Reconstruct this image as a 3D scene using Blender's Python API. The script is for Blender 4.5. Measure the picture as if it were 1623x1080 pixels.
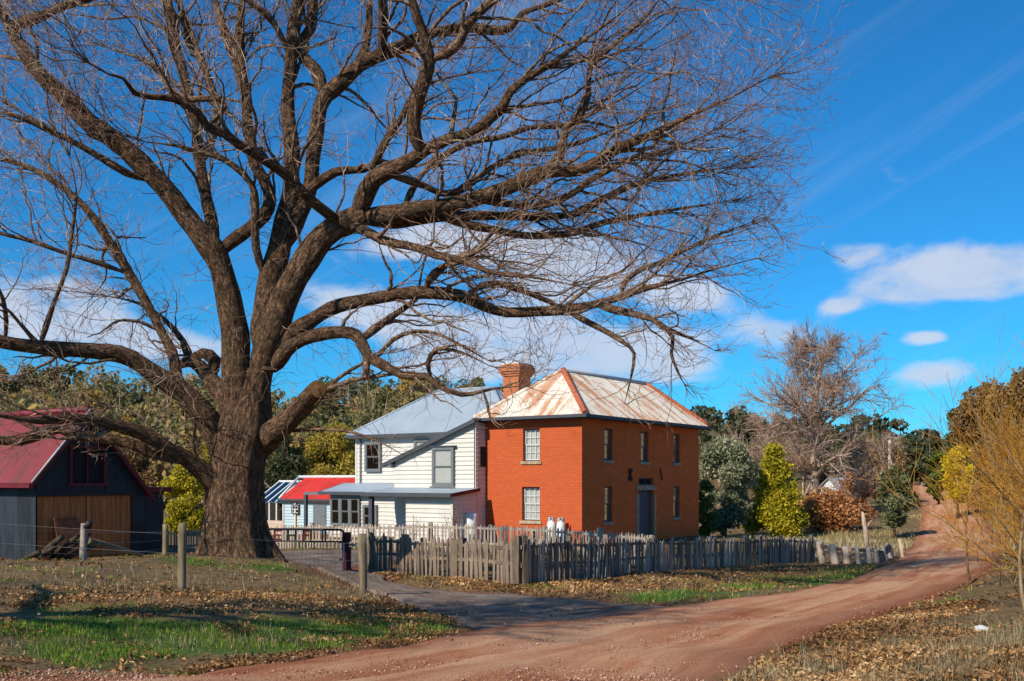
import bpy, math
import numpy as np
from mathutils import Vector, Matrix

for o in list(bpy.data.objects):
    bpy.data.objects.remove(o)
SC = bpy.context.scene
COL = SC.collection
rng = np.random.default_rng(7)
R_ = math.radians

# ------------------------------------------------------------------ camera, sky, sun, exposure
EYE = 2.9
F, CX, HY = 1600.0, 811.5, 760.0          # focal length, centre and horizon in photograph pixels
cam_d = bpy.data.cameras.new('camera')
cam = bpy.data.objects.new('camera', cam_d)
COL.objects.link(cam)
cam.location = (0, 0, EYE)
cam.rotation_euler = (R_(90), 0, 0)
cam_d.sensor_width = 36.0
cam_d.lens = 36.0 * F / 1623.0
cam_d.shift_y = (HY - 540.0) / 1623.0
cam_d.clip_start = 0.1
cam_d.clip_end = 6000
SC.camera = cam
SC.render.resolution_x, SC.render.resolution_y = 1024, 681

SUN_AZ, SUN_EL = R_(-137), R_(37)
sdir = Vector((math.sin(SUN_AZ) * math.cos(SUN_EL), math.cos(SUN_AZ) * math.cos(SUN_EL), math.sin(SUN_EL)))
ld = bpy.data.lights.new('sun', 'SUN')
ld.energy = 5.0
ld.angle = R_(0.53)
ld.color = (1.0, 0.91, 0.77)
sun = bpy.data.objects.new('sun', ld)
COL.objects.link(sun)
sun.rotation_euler = (-sdir).to_track_quat('-Z', 'Y').to_euler()
sun.location = (-40, -40, 60)

SC.view_settings.view_transform = 'Standard'
SC.view_settings.look = 'None'
SC.view_settings.exposure = 0.18
SC.view_settings.gamma = 1.0
SC.view_settings.use_curve_mapping = False
SC.render.engine = 'CYCLES'
SC.cycles.max_bounces = 6
SC.cycles.diffuse_bounces = 3
SC.cycles.glossy_bounces = 2
SC.cycles.transmission_bounces = 3
SC.cycles.transparent_max_bounces = 8


def make_world():
    w = bpy.data.worlds.new('World')
    SC.world = w
    w.use_nodes = True
    nt = w.node_tree
    N, L = nt.nodes, nt.links
    N.clear()

    def nd(t, **k):
        n = N.new(t)
        for a, b in k.items():
            setattr(n, a, b)
        return n

    def m(op, a, b=None, c=None, clamp=False):
        n = nd('ShaderNodeMath', operation=op, use_clamp=clamp)
        for i, v in enumerate((a, b, c)):
            if v is None:
                continue
            if isinstance(v, (int, float)):
                n.inputs[i].default_value = v
            else:
                L.new(v, n.inputs[i])
        return n.outputs[0]
    sky = nd('ShaderNodeTexSky', sky_type='NISHITA', sun_disc=False)
    sky.sun_elevation = SUN_EL
    sky.sun_rotation = SUN_AZ % (2 * math.pi)
    sky.altitude = 700
    sky.air_density = 1.0
    sky.dust_density = 0.7
    sky.ozone_density = 2.5
    gm = nd('ShaderNodeMix', data_type='RGBA', blend_type='MULTIPLY')
    gm.inputs['Factor'].default_value = 1.0
    L.new(sky.outputs[0], gm.inputs['A'])
    gm.inputs['B'].default_value = (0.0155, 0.081, 0.125, 1)
    tc = nd('ShaderNodeTexCoord')
    sep = nd('ShaderNodeSeparateXYZ')
    L.new(tc.outputs['Generated'], sep.inputs[0])
    az = m('ARCTAN2', sep.outputs[0], sep.outputs[1])
    el = m('ARCSINE', sep.outputs[2])
    # cloud texture in azimuth / elevation
    cmb = nd('ShaderNodeCombineXYZ')
    L.new(m('MULTIPLY', az, 9.0), cmb.inputs[0])
    L.new(m('MULTIPLY', el, 17.0), cmb.inputs[1])
    n1 = nd('ShaderNodeTexNoise')
    n1.inputs['Scale'].default_value = 1.0
    n1.inputs['Detail'].default_value = 9
    n1.inputs['Roughness'].default_value = 0.58
    n1.inputs['Distortion'].default_value = 0.3
    L.new(cmb.outputs[0], n1.inputs['Vector'])
    cmb2 = nd('ShaderNodeCombineXYZ')
    L.new(m('ADD', m('MULTIPLY', az, 2.2), m('MULTIPLY', el, -2.0)), cmb2.inputs[0])
    L.new(m('ADD', m('MULTIPLY', el, 9.0), m('MULTIPLY', az, -4.0)), cmb2.inputs[1])
    n2 = nd('ShaderNodeTexNoise')
    n2.inputs['Scale'].default_value = 1.0
    n2.inputs['Detail'].default_value = 5
    n2.inputs['Roughness'].default_value = 0.62
    n2.inputs['Distortion'].default_value = 0.7
    L.new(cmb2.outputs[0], n2.inputs['Vector'])
    blobs = [(1490, 432, 105, 44), (1345, 402, 70, 24), (1600, 432, 90, 44), (1420, 455, 80, 22), (1225, 522, 75, 24), (1490, 592, 75, 20),
             (1470, 535, 34, 10), (720, 530, 120, 38), (640, 385, 95, 26), (940, 400, 95, 26), (1040, 590, 80, 24),
             (60, 500, 90, 34), (900, 450, 110, 30), (250, 545, 130, 26), (980, 555, 130, 32), (1330, 485, 34, 12), (560, 480, 90, 30), (800, 385, 120, 30), (1100, 470, 70, 24), (130, 470, 120, 40), (860, 545, 120, 34), (700, 590, 120, 22)]
    tot = None
    for px, py, wx, wy in blobs:
        dx, dz = (px - CX) / F, (HY - py) / F
        a0 = math.atan(dx)
        e0 = math.atan(dz * math.cos(a0))
        wa = wx / F * math.cos(a0) ** 2
        we = wy / F * math.cos(a0)
        q = m('ADD', m('POWER', m('DIVIDE', m('SUBTRACT', az, a0), wa), 2.0),
              m('POWER', m('DIVIDE', m('SUBTRACT', el, e0), we), 2.0))
        g = m('EXPONENT', m('MULTIPLY', q, -0.8))
        tot = g if tot is None else m('ADD', tot, g)
    tot = m('MINIMUM', tot, 1.0)
    # general scattered cumulus everywhere low in the sky, blobs where the photograph shows them
    cmb3 = nd('ShaderNodeCombineXYZ')
    L.new(m('MULTIPLY', az, 3.2), cmb3.inputs[0])
    L.new(m('MULTIPLY', el, 8.0), cmb3.inputs[1])
    n3 = nd('ShaderNodeTexNoise')
    n3.inputs['Scale'].default_value = 1.0
    n3.inputs['Detail'].default_value = 3
    L.new(cmb3.outputs[0], n3.inputs['Vector'])
    scat = m('MULTIPLY', m('SUBTRACT', n3.outputs[0], 0.5), 0.9)
    dens = m('ADD', m('MULTIPLY', tot, 0.9), m('ADD', m('MULTIPLY', m('SUBTRACT', n1.outputs[0], 0.5), 1.9), scat))
    mr = nd('ShaderNodeMapRange', interpolation_type='SMOOTHSTEP')
    mr.inputs['From Min'].default_value = 0.30
    mr.inputs['From Max'].default_value = 0.86
    L.new(dens, mr.inputs['Value'])
    wis = nd('ShaderNodeMapRange', interpolation_type='SMOOTHSTEP')
    wis.inputs['From Min'].default_value = 0.48
    wis.inputs['From Max'].default_value = 0.80
    wis.inputs['To Max'].default_value = 0.24
    L.new(n2.outputs[0], wis.inputs['Value'])
    cl = m('MAXIMUM', m('MULTIPLY', mr.outputs[0], 0.80), wis.outputs[0])
    mx = nd('ShaderNodeMix', data_type='RGBA')
    L.new(cl, mx.inputs['Factor'])
    L.new(gm.outputs['Result'], mx.inputs['A'])
    ccol = nd('ShaderNodeMix', data_type='RGBA')
    L.new(n1.outputs[0], ccol.inputs['Factor'])
    ccol.inputs['A'].default_value = (0.40, 0.47, 0.62, 1)
    ccol.inputs['B'].default_value = (0.72, 0.74, 0.79, 1)
    L.new(ccol.outputs['Result'], mx.inputs['B'])
    bg = nd('ShaderNodeBackground')
    bg.inputs['Strength'].default_value = 1.0
    L.new(mx.outputs['Result'], bg.inputs['Color'])
    out = nd('ShaderNodeOutputWorld')
    L.new(bg.outputs[0], out.inputs[0])


make_world()

# ------------------------------------------------------------------ helpers
def W(px, py, d):
    return np.array([(px - CX) / F * d, d, EYE + (HY - py) / F * d])


def nrm(v):
    v = np.asarray(v, float)
    return v / np.maximum(np.linalg.norm(v, axis=-1, keepdims=True), 1e-9)


def tag(o, label=None, cat=None, group=None, kind=None):
    if label: o['label'] = label
    if cat: o['category'] = cat
    if group: o['group'] = group
    if kind: o['kind'] = kind
    return o


def empty(name, loc, rz=0.0):
    o = bpy.data.objects.new(name, None)
    COL.objects.link(o)
    o.location = loc
    o.rotation_euler = (0, 0, rz)
    o.empty_display_size = 0.2
    return o


def mesh_np(name, V, Fc, smooth=False, rnd=None):
    """Fast mesh from arrays; Fc is (M,k)."""
    V = np.asarray(V, np.float32)
    Fc = np.asarray(Fc, np.int32)
    me = bpy.data.meshes.new(name)
    me.vertices.add(len(V))
    me.vertices.foreach_set('co', V.ravel())
    M, k = Fc.shape
    me.loops.add(M * k)
    me.loops.foreach_set('vertex_index', Fc.ravel())
    me.polygons.add(M)
    me.polygons.foreach_set('loop_start', np.arange(0, M * k, k, dtype=np.int32))
    if smooth:
        me.polygons.foreach_set('use_smooth', np.ones(M, bool))
    if rnd is not None:
        at = me.attributes.new('rnd', 'FLOAT', 'FACE')
        at.data.foreach_set('value', np.asarray(rnd, np.float32))
    me.update(calc_edges=True)
    return me


def obj(name, me, mat=None, parent=None, loc=None):
    o = bpy.data.objects.new(name, me)
    COL.objects.link(o)
    if mat is not None and not me.materials:
        me.materials.append(mat)
    if parent is not None:
        o.parent = parent
    if loc is not None:
        o.location = loc
    return o


class MB:
    """Collects polygons, then builds ONE mesh object."""
    def __init__(s):
        s.v, s.f, s.sm = [], [], []

    def add(s, V, Fs, smooth=False):
        n = len(s.v)
        s.v.extend([tuple(map(float, p)) for p in V])
        for q in Fs:
            s.f.append(tuple(i + n for i in q))
            s.sm.append(smooth)
        return s

    def box(s, x0, x1, y0, y1, z0, z1):
        V = [(x, y, z) for z in (z0, z1) for y in (y0, y1) for x in (x0, x1)]
        return s.add(V, [(0, 2, 3, 1), (4, 5, 7, 6), (0, 1, 5, 4), (2, 6, 7, 3), (0, 4, 6, 2), (1, 3, 7, 5)])

    def hexa(s, P):
        """8 corner points ordered like box()."""
        return s.add(P, [(0, 2, 3, 1), (4, 5, 7, 6), (0, 1, 5, 4), (2, 6, 7, 3), (0, 4, 6, 2), (1, 3, 7, 5)])

    def prism(s, P, d):
        """polygon P extruded along vector d."""
        n = len(P)
        P = [np.asarray(p, float) for p in P]
        Q = [p + np.asarray(d, float) for p in P]
        fs = [tuple(range(n - 1, -1, -1)), tuple(range(n, 2 * n))]
        fs += [(i, (i + 1) % n, n + (i + 1) % n, n + i) for i in range(n)]
        return s.add(P + Q, fs)

    def quad(s, a, b, c, d):
        return s.add([a, b, c, d], [(0, 1, 2, 3)])

    def bar(s, a, b, w, h=None, up=(0, 0, 1)):
        """box beam from a to b, width w (sideways) and height h."""
        h = w if h is None else h
        a, b = np.asarray(a, float), np.asarray(b, float)
        t = nrm(b - a)
        sd = np.cross(t, up)
        if np.linalg.norm(sd) < 1e-4:
            sd = np.cross(t, (0, 1, 0))
        sd = nrm(sd)
        u = nrm(np.cross(sd, t))
        V = []
        for q in (a, b):
            for j in (-1, 1):
                for i in (-1, 1):
                    V.append(q + sd * i * w / 2 + u * j * h / 2)
        return s.add(V, [(0, 2, 3, 1), (4, 5, 7, 6), (0, 1, 5, 4), (2, 6, 7, 3), (0, 4, 6, 2), (1, 3, 7, 5)])

    def tube(s, P, r, n=8, caps=True):
        P = np.asarray(P, float)
        k = len(P)
        r = np.broadcast_to(np.asarray(r, float), (k,))
        T = nrm(np.gradient(P, axis=0))
        ref = np.array([0.0, 0, 1]) if abs(T[0][2]) < 0.9 else np.array([1.0, 0, 0])
        A = nrm(np.cross(T, ref))
        B = np.cross(T, A)
        V = []
        for i in range(k):
            for j in range(n):
                a = 2 * math.pi * j / n
                V.append(P[i] + r[i] * (math.cos(a) * A[i] + math.sin(a) * B[i]))
        fs = [(i * n + j, i * n + (j + 1) % n, (i + 1) * n + (j + 1) % n, (i + 1) * n + j)
              for i in range(k - 1) for j in range(n)]
        b0 = len(s.v)
        s.add(V, fs, True)
        if caps:
            s.f.append(tuple(b0 + j for j in range(n - 1, -1, -1))); s.sm.append(False)
            s.f.append(tuple(b0 + (k - 1) * n + j for j in range(n))); s.sm.append(False)
        return s

    def build(s, name, mat, parent=None, off=None):
        me = bpy.data.meshes.new(name)
        V = np.array(s.v, float)
        if off is not None:
            V = V - np.asarray(off, float)
        me.from_pydata([tuple(p) for p in V], [], s.f)
        me.polygons.foreach_set('use_smooth', np.array(s.sm, bool))
        me.update()
        return obj(name, me, mat, parent)


def tubes(P, Rd, S):
    """batched tubes: P (N,K,3), Rd (N,K) -> V, F(quads)."""
    N, K, _ = P.shape
    T = np.empty_like(P)
    T[:, 1:-1] = P[:, 2:] - P[:, :-2]
    T[:, 0] = P[:, 1] - P[:, 0]
    T[:, -1] = P[:, -1] - P[:, -2]
    T = nrm(T)
    ref = np.where(np.abs(T[:, :1, 2:3]) < 0.8, np.array([[[0, 0, 1.0]]]), np.array([[[1.0, 0, 0]]]))
    A = nrm(np.cross(T, np.broadcast_to(ref, T.shape)))
    B = np.cross(T, A)
    ang = np.arange(S) * 2 * math.pi / S
    V = P[:, :, None, :] + Rd[:, :, None, None] * (np.cos(ang)[None, None, :, None] * A[:, :, None, :]
                                                 + np.sin(ang)[None, None, :, None] * B[:, :, None, :])
    i = np.arange(N)[:, None, None] * (K * S)
    k = np.arange(K - 1)[None, :, None] * S
    j = np.arange(S)[None, None, :]
    j2 = (j + 1) % S
    Q = np.stack([i + k + j, i + k + j2, i + k + S + j2, i + k + S + j], -1).reshape(-1, 4)
    return V.reshape(-1, 3), Q


def cat_mesh(parts):
    Vs, Fs, n = [], [], 0
    for V, Fc in parts:
        Vs.append(V); Fs.append(Fc + n); n += len(V)
    return np.concatenate(Vs), np.concatenate(Fs)


def catmull(P, R, step=0.3):
    P = np.asarray(P, float); R = np.asarray(R, float)
    Q = np.vstack([2 * P[0] - P[1], P, 2 * P[-1] - P[-2]])
    out, rad = [], []
    for i in range(len(P) - 1):
        p0, p1, p2, p3 = Q[i], Q[i + 1], Q[i + 2], Q[i + 3]
        n = max(2, int(np.linalg.norm(p2 - p1) / step))
        for u in np.arange(n) / n:
            out.append(0.5 * ((2 * p1) + (-p0 + p2) * u + (2 * p0 - 5 * p1 + 4 * p2 - p3) * u * u + (-p0 + 3 * p1 - 3 * p2 + p3) * u ** 3))
            rad.append(R[i] * (1 - u) + R[i + 1] * u)
    out.append(P[-1]); rad.append(R[-1])
    return np.array(out), np.array(rad)


# value noise for meshes
_perm = np.random.default_rng(3).random((64, 64, 64)).astype(np.float32)
def vnoise(p):
    p = np.asarray(p, float)
    i = np.floor(p).astype(int)
    f = p - i
    f = f * f * (3 - 2 * f)
    r = 0
    for dx in (0, 1):
        for dy in (0, 1):
            for dz in (0, 1):
                w = (f[..., 0] if dx else 1 - f[..., 0]) * (f[..., 1] if dy else 1 - f[..., 1]) * (f[..., 2] if dz else 1 - f[..., 2])
                r = r + w * _perm[(i[..., 0] + dx) % 64, (i[..., 1] + dy) % 64, (i[..., 2] + dz) % 64]
    return r * 2 - 1


def fbm2(x, y, s, oct=3, seed=0.0):
    p = np.stack([x / s, y / s, np.full_like(x, seed)], -1)
    r, a = 0, 1.0
    for k in range(oct):
        r = r + a * vnoise(p * (2 ** k) + k * 7.3)
        a *= 0.5
    return r


# ------------------------------------------------------------------ materials
def ramp(nt, stops, fac):
    r = nt.nodes.new('ShaderNodeValToRGB')
    e = r.color_ramp.elements
    while len(e) < len(stops):
        e.new(0.5)
    for i, (p, c) in enumerate(stops):
        e[i].position = p
        e[i].color = (*c, 1)
    nt.links.new(fac, r.inputs[0])
    return r.outputs[0]


def base_mat(name, rough=0.8, spec=0.3):
    m = bpy.data.materials.new(name)
    m.use_nodes = True
    b = m.node_tree.nodes['Principled BSDF']
    b.inputs['Roughness'].default_value = rough
    b.inputs['Specular IOR Level'].default_value = spec
    return m, m.node_tree, b


def noise(nt, scale, detail=4, rough=0.6, vec=None, dist=0.0, stretch=None, coord='Object'):
    n = nt.nodes.new('ShaderNodeTexNoise')
    n.inputs['Scale'].default_value = scale
    n.inputs['Detail'].default_value = detail
    n.inputs['Roughness'].default_value = rough
    n.inputs['Distortion'].default_value = dist
    if vec is None:
        tc = nt.nodes.new('ShaderNodeTexCoord')
        vec = tc.outputs[coord]
    if stretch:
        mp = nt.nodes.new('ShaderNodeMapping')
        mp.inputs['Scale'].default_value = stretch
        nt.links.new(vec, mp.inputs[0])
        vec = mp.outputs[0]
    nt.links.new(vec, n.inputs['Vector'])
    return n.outputs[0]


def mixc(nt, fac, a, b, blend='MIX'):
    m = nt.nodes.new('ShaderNodeMix')
    m.data_type = 'RGBA'
    m.blend_type = blend
    for s, v in (('Factor', fac), ('A', a), ('B', b)):
        if isinstance(v, (int, float)):
            m.inputs[s].default_value = v
        elif isinstance(v, tuple):
            m.inputs[s].default_value = (*v, 1)
        else:
            nt.links.new(v, m.inputs[s])
    return m.outputs['Result']


def maprange(nt, v, a, b, c=0.0, d=1.0):
    n = nt.nodes.new('ShaderNodeMapRange')
    n.inputs['From Min'].default_value = a
    n.inputs['From Max'].default_value = b
    n.inputs['To Min'].default_value = c
    n.inputs['To Max'].default_value = d
    nt.links.new(v, n.inputs['Value'])
    return n.outputs[0]


def bump(nt, b, h, strength=0.5, dist=0.02):
    n = nt.nodes.new('ShaderNodeBump')
    n.inputs['Strength'].default_value = strength
    n.inputs['Distance'].default_value = dist
    nt.links.new(h, n.inputs['Height'])
    nt.links.new(n.outputs[0], b.inputs['Normal'])


def noisy(name, stops, scale=3.0, rough=0.8, stretch=None, bump_s=0.3, bump_d=0.01, detail=5, spec=0.3, per_obj=0.0, metallic=0.0):
    m, nt, b = base_mat(name, rough, spec)
    n = noise(nt, scale, detail, 0.62, stretch=stretch)
    c = ramp(nt, stops, n)
    if per_obj:
        oi = nt.nodes.new('ShaderNodeObjectInfo')
        hs = nt.nodes.new('ShaderNodeHueSaturation')
        nt.links.new(maprange(nt, oi.outputs['Random'], 0, 1, 1 - per_obj, 1 + per_obj), hs.inputs['Value'])
        nt.links.new(c, hs.inputs['Color'])
        c = hs.outputs[0]
    nt.links.new(c, b.inputs['Base Color'])
    b.inputs['Metallic'].default_value = metallic
    if bump_s:
        bump(nt, b, n, bump_s, bump_d)
    return m


def flat3(c, v=0.15):
    return [(0.25, tuple(x * (1 - v) for x in c)), (0.5, c), (0.78, tuple(min(1, x * (1 + v)) for x in c))]


def leaf_mat(name, stops, transl=0.35, rough=0.6):
    m, nt, b = base_mat(name, rough, 0.25)
    at = nt.nodes.new('ShaderNodeAttribute')
    at.attribute_name = 'rnd'
    c = ramp(nt, stops, at.outputs['Fac'])
    nt.links.new(c, b.inputs['Base Color'])
    if transl:
        tr = nt.nodes.new('ShaderNodeBsdfTranslucent')
        nt.links.new(c, tr.inputs['Color'])
        mx = nt.nodes.new('ShaderNodeMixShader')
        mx.inputs[0].default_value = transl
        nt.links.new(b.outputs[0], mx.inputs[1])
        nt.links.new(tr.outputs[0], mx.inputs[2])
        nt.links.new(mx.outputs[0], nt.nodes['Material Output'].inputs[0])
    return m


def brick_mat(name, c1, c2, mortar, axis, stain=True, paint=0.0):
    """bricks on a wall whose horizontal axis in object space is axis ('x' or 'y')."""
    m, nt, b = base_mat(name, 0.85, 0.25)
    tc = nt.nodes.new('ShaderNodeTexCoord')
    sp = nt.nodes.new('ShaderNodeSeparateXYZ')
    nt.links.new(tc.outputs['Object'], sp.inputs[0])
    cb = nt.nodes.new('ShaderNodeCombineXYZ')
    if axis == 'xy':
        ad = nt.nodes.new('ShaderNodeMath')
        nt.links.new(sp.outputs['X'], ad.inputs[0]); nt.links.new(sp.outputs['Y'], ad.inputs[1])
        nt.links.new(ad.outputs[0], cb.inputs[0])
    else:
        nt.links.new(sp.outputs['X' if axis == 'x' else 'Y'], cb.inputs[0])
    nt.links.new(sp.outputs['Z'], cb.inputs[1])
    bt = nt.nodes.new('ShaderNodeTexBrick')
    bt.inputs['Scale'].default_value = 1.0
    bt.inputs['Brick Width'].default_value = 0.24
    bt.inputs['Row Height'].default_value = 0.086
    bt.inputs['Mortar Size'].default_value = 0.009
    bt.inputs['Mortar Smooth'].default_value = 0.3
    bt.inputs['Bias'].default_value = 0.0
    bt.inputs['Color1'].default_value = (*c1, 1)
    bt.inputs['Color2'].default_value = (*c2, 1)
    bt.inputs['Mortar'].default_value = (*mortar, 1)
    nt.links.new(cb.outputs[0], bt.inputs['Vector'])
    c = bt.outputs['Color']
    big = noise(nt, 0.9, 5, 0.65, vec=cb.outputs[0], stretch=(0.5, 2.2, 1))
    c = mixc(nt, maprange(nt, big, 0.42, 0.72, 0.0, 0.6), c, tuple(x * 0.74 for x in c1))
    if stain:
        st = noise(nt, 2.2, 6, 0.7, vec=cb.outputs[0], stretch=(0.45, 6.5, 1))
        c = mixc(nt, maprange(nt, st, 0.61, 0.72, 0.0, 0.75), c, (0.07, 0.045, 0.032))
        lt = noise(nt, 5.0, 4, 0.7, vec=cb.outputs[0], stretch=(0.8, 3.0, 1))
        c = mixc(nt, maprange(nt, lt, 0.63, 0.80, 0.0, 0.35), c, (0.62, 0.40, 0.26))
    nt.links.new(c, b.inputs['Base Color'])
    fine = noise(nt, 45, 3, 0.6, vec=cb.outputs[0])
    hgt = mixc(nt, 0.35, bt.outputs['Fac'], fine)
    inv = nt.nodes.new('ShaderNodeInvert')
    nt.links.new(hgt, inv.inputs['Color'])
    bump(nt, b, inv.outputs[0], 0.65 - paint, 0.012)
    return m


def rust_roof_mat(name, paint, rust, dark, amount=0.5, uax='x'):
    m, nt, b = base_mat(name, 0.55, 0.35)
    st = (1.9, 0.35, 0.35) if uax == 'x' else (0.35, 1.9, 0.35)
    n = noise(nt, 0.9, 6, 0.68, stretch=st)
    n2 = noise(nt, 7.0, 5, 0.7, stretch=(st[0], st[1], st[2]))
    f = nt.nodes.new('ShaderNodeMath'); f.operation = 'MULTIPLY_ADD'
    nt.links.new(n2, f.inputs[0]); f.inputs[1].default_value = 0.35
    nt.links.new(n, f.inputs[2])
    c = mixc(nt, maprange(nt, f.outputs[0], 0.86 - amount * 0.25, 0.98 - amount * 0.25, 0, 0.9), paint, rust)
    n3 = noise(nt, 2.5, 5, 0.7)
    c = mixc(nt, maprange(nt, n3, 0.45, 0.8, 0, 0.35), c, dark)
    nt.links.new(c, b.inputs['Base Color'])
    return m


M = {}
M['wood_grey'] = noisy('weathered_wood', [(0.25, (0.085, 0.056, 0.038)), (0.5, (0.195, 0.14, 0.10)), (0.75, (0.33, 0.255, 0.19))], 9, 0.9, (1.5, 1.5, 0.25), 0.5, 0.01, per_obj=0.38)
M['wood_light'] = noisy('silver_wood', [(0.25, (0.25, 0.195, 0.15)), (0.5, (0.39, 0.32, 0.255)), (0.75, (0.52, 0.45, 0.37))], 9, 0.9, (1.5, 1.5, 0.25), 0.4, 0.008, per_obj=0.2)
M['wood_post'] = noisy('post_wood', [(0.3, (0.09, 0.065, 0.04)), (0.5, (0.20, 0.15, 0.09)), (0.75, (0.33, 0.26, 0.165))], 7, 0.92, (1.5, 1.5, 0.2), 0.6, 0.015)
M['board_white'] = noisy('cream_weatherboard_paint', flat3((0.60, 0.565, 0.51), 0.10), 1.6, 0.6, None, 0.1, 0.004, per_obj=0.035)
M['board_shade'] = M['board_white']
M['trim_grey'] = noisy('slate_grey_trim', flat3((0.065, 0.07, 0.08), 0.15), 4, 0.5, None, 0.05, 0.003)
M['frame_grey'] = noisy('window_frame_grey', flat3((0.15, 0.16, 0.165), 0.12), 4, 0.5, None, 0.05, 0.003)
M['frame_white'] = noisy('window_bar_white', flat3((0.62, 0.62, 0.60), 0.06), 4, 0.5, None, 0, 0)
M['stone'] = noisy('sandstone', [(0.3, (0.24, 0.17, 0.10)), (0.5, (0.38, 0.29, 0.19)), (0.75, (0.47, 0.38, 0.27))], 5, 0.9, None, 0.4, 0.01)
M['roof_blue'] = noisy('blue_grey_roof_paint', flat3((0.29, 0.345, 0.40), 0.12), 1.0, 0.55, None, 0.05, 0.003, spec=0.35)
M['roof_red'] = noisy('bright_red_roof_paint', flat3((0.62, 0.035, 0.025), 0.15), 1.5, 0.45, None, 0.05, 0.003)
M['roof_shed'] = noisy('crimson_roof_paint', flat3((0.24, 0.018, 0.026), 0.4), 3.0, 0.6, None, 0.1, 0.003)
M['maroon'] = noisy('maroon_paint', flat3((0.13, 0.013, 0.018), 0.3), 6, 0.6, None, 0.2, 0.004)
M['shed_blue'] = noisy('blue_grey_iron', [(0.25, (0.014, 0.018, 0.026)), (0.5, (0.04, 0.054, 0.075)), (0.75, (0.075, 0.096, 0.122))], 1.6, 0.6, (1.5, 1.5, 0.3), 0.1, 0.004)
M['door_wood'] = noisy('red_brown_boards', [(0.25, (0.24, 0.07, 0.022)), (0.5, (0.46, 0.15, 0.046)), (0.75, (0.58, 0.22, 0.075))], 6, 0.8, (2, 2, 0.2), 0.4, 0.008, per_obj=0.15)
M['rust'] = noisy('rusty_steel', [(0.25, (0.10, 0.035, 0.016)), (0.5, (0.22, 0.075, 0.03)), (0.75, (0.36, 0.14, 0.06))], 6, 0.85, None, 0.4, 0.006)
M['rust_cap'] = noisy('rust_red_cap', [(0.3, (0.26, 0.055, 0.022)), (0.5, (0.42, 0.11, 0.045)), (0.72, (0.5, 0.19, 0.10)), (0.85, (0.62, 0.5, 0.42))], 9, 0.8, None, 0.2, 0.004)
M['metal_grey'] = noisy('galvanised_steel', flat3((0.42, 0.43, 0.44), 0.15), 8, 0.4, None, 0.05, 0.002, spec=0.5)
M['metal_white'] = noisy('white_enamel', flat3((0.66, 0.66, 0.64), 0.1), 5, 0.4, None, 0.05, 0.002, spec=0.5)
M['metal_black'] = noisy('black_steel', flat3((0.018, 0.016, 0.018), 0.2), 8, 0.5, None, 0, 0)
M['pale_blue'] = noisy('pale_blue_boards', flat3((0.42, 0.53, 0.57), 0.08), 3, 0.7, None, 0.1, 0.004, per_obj=0.05)
M['cream'] = noisy('cream_fascia', flat3((0.66, 0.50, 0.34), 0.08), 3, 0.7, None, 0.1, 0.004)
M['pink_board'] = noisy('bleached_boards', flat3((0.52, 0.40, 0.31), 0.12), 5, 0.8, (0.3, 0.3, 3), 0.2, 0.006, per_obj=0.1)
M['curtain'] = noisy('white_curtain', flat3((0.66, 0.65, 0.62), 0.08), 6, 0.9, (8, 8, 0.4), 0.3, 0.02)
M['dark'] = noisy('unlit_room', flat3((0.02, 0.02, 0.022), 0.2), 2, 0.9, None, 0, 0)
M['door_blue'] = noisy('blue_black_door_paint', flat3((0.055, 0.07, 0.09), 0.15), 5, 0.5, None, 0.1, 0.004)
M['iron'] = noisy('wrought_iron', flat3((0.03, 0.022, 0.02), 0.2), 8, 0.6, None, 0.1, 0.003)
M['log'] = noisy('old_logs', [(0.3, (0.02, 0.014, 0.01)), (0.55, (0.06, 0.04, 0.026)), (0.75, (0.14, 0.10, 0.07))], 7, 0.9, None, 0.5, 0.02)
M['cut'] = noisy('sawn_end_grain', [(0.35, (0.06, 0.03, 0.012)), (0.5, (0.26, 0.13, 0.04)), (0.62, (0.16, 0.075, 0.028)), (0.75, (0.33, 0.18, 0.06))], 9, 0.9, None, 0.3, 0.01)
M['brick_raw'] = brick_mat('old_orange_brick', (0.92, 0.165, 0.024), (0.74, 0.118, 0.018), (0.55, 0.17, 0.06), 'x', True)
M['brick_paint'] = brick_mat('painted_orange_brick', (0.56, 0.112, 0.032), (0.48, 0.092, 0.027), (0.36, 0.065, 0.022), 'y', False, 0.05)
M['brick_chim'] = brick_mat('chimney_brick', (0.55, 0.17, 0.055), (0.40, 0.10, 0.035), (0.36, 0.2, 0.12), 'xy', True)
M['roof_shed'] = rust_roof_mat('faded_crimson_roof', (0.20, 0.012, 0.022), (0.11, 0.016, 0.016), (0.24, 0.04, 0.045), 0.9, 'y')
M['shed_blue'] = rust_roof_mat('patched_blue_iron', (0.022, 0.031, 0.045), (0.008, 0.010, 0.013), (0.032, 0.033, 0.037), 0.95, 'y')
M['roof_red'] = rust_roof_mat('weathered_red_roof', (0.56, 0.032, 0.024), (0.40, 0.03, 0.02), (0.60, 0.11, 0.08), 0.8, 'y')
M['roof_rust_x'] = rust_roof_mat('rust_streaked_white_roof_front', (0.68, 0.625, 0.53), (0.47, 0.20, 0.08), (0.52, 0.43, 0.33), 0.88, 'x')
M['roof_rust_y'] = rust_roof_mat('rust_streaked_white_roof_end', (0.68, 0.625, 0.53), (0.47, 0.20, 0.08), (0.52, 0.43, 0.33), 0.84, 'y')


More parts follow.
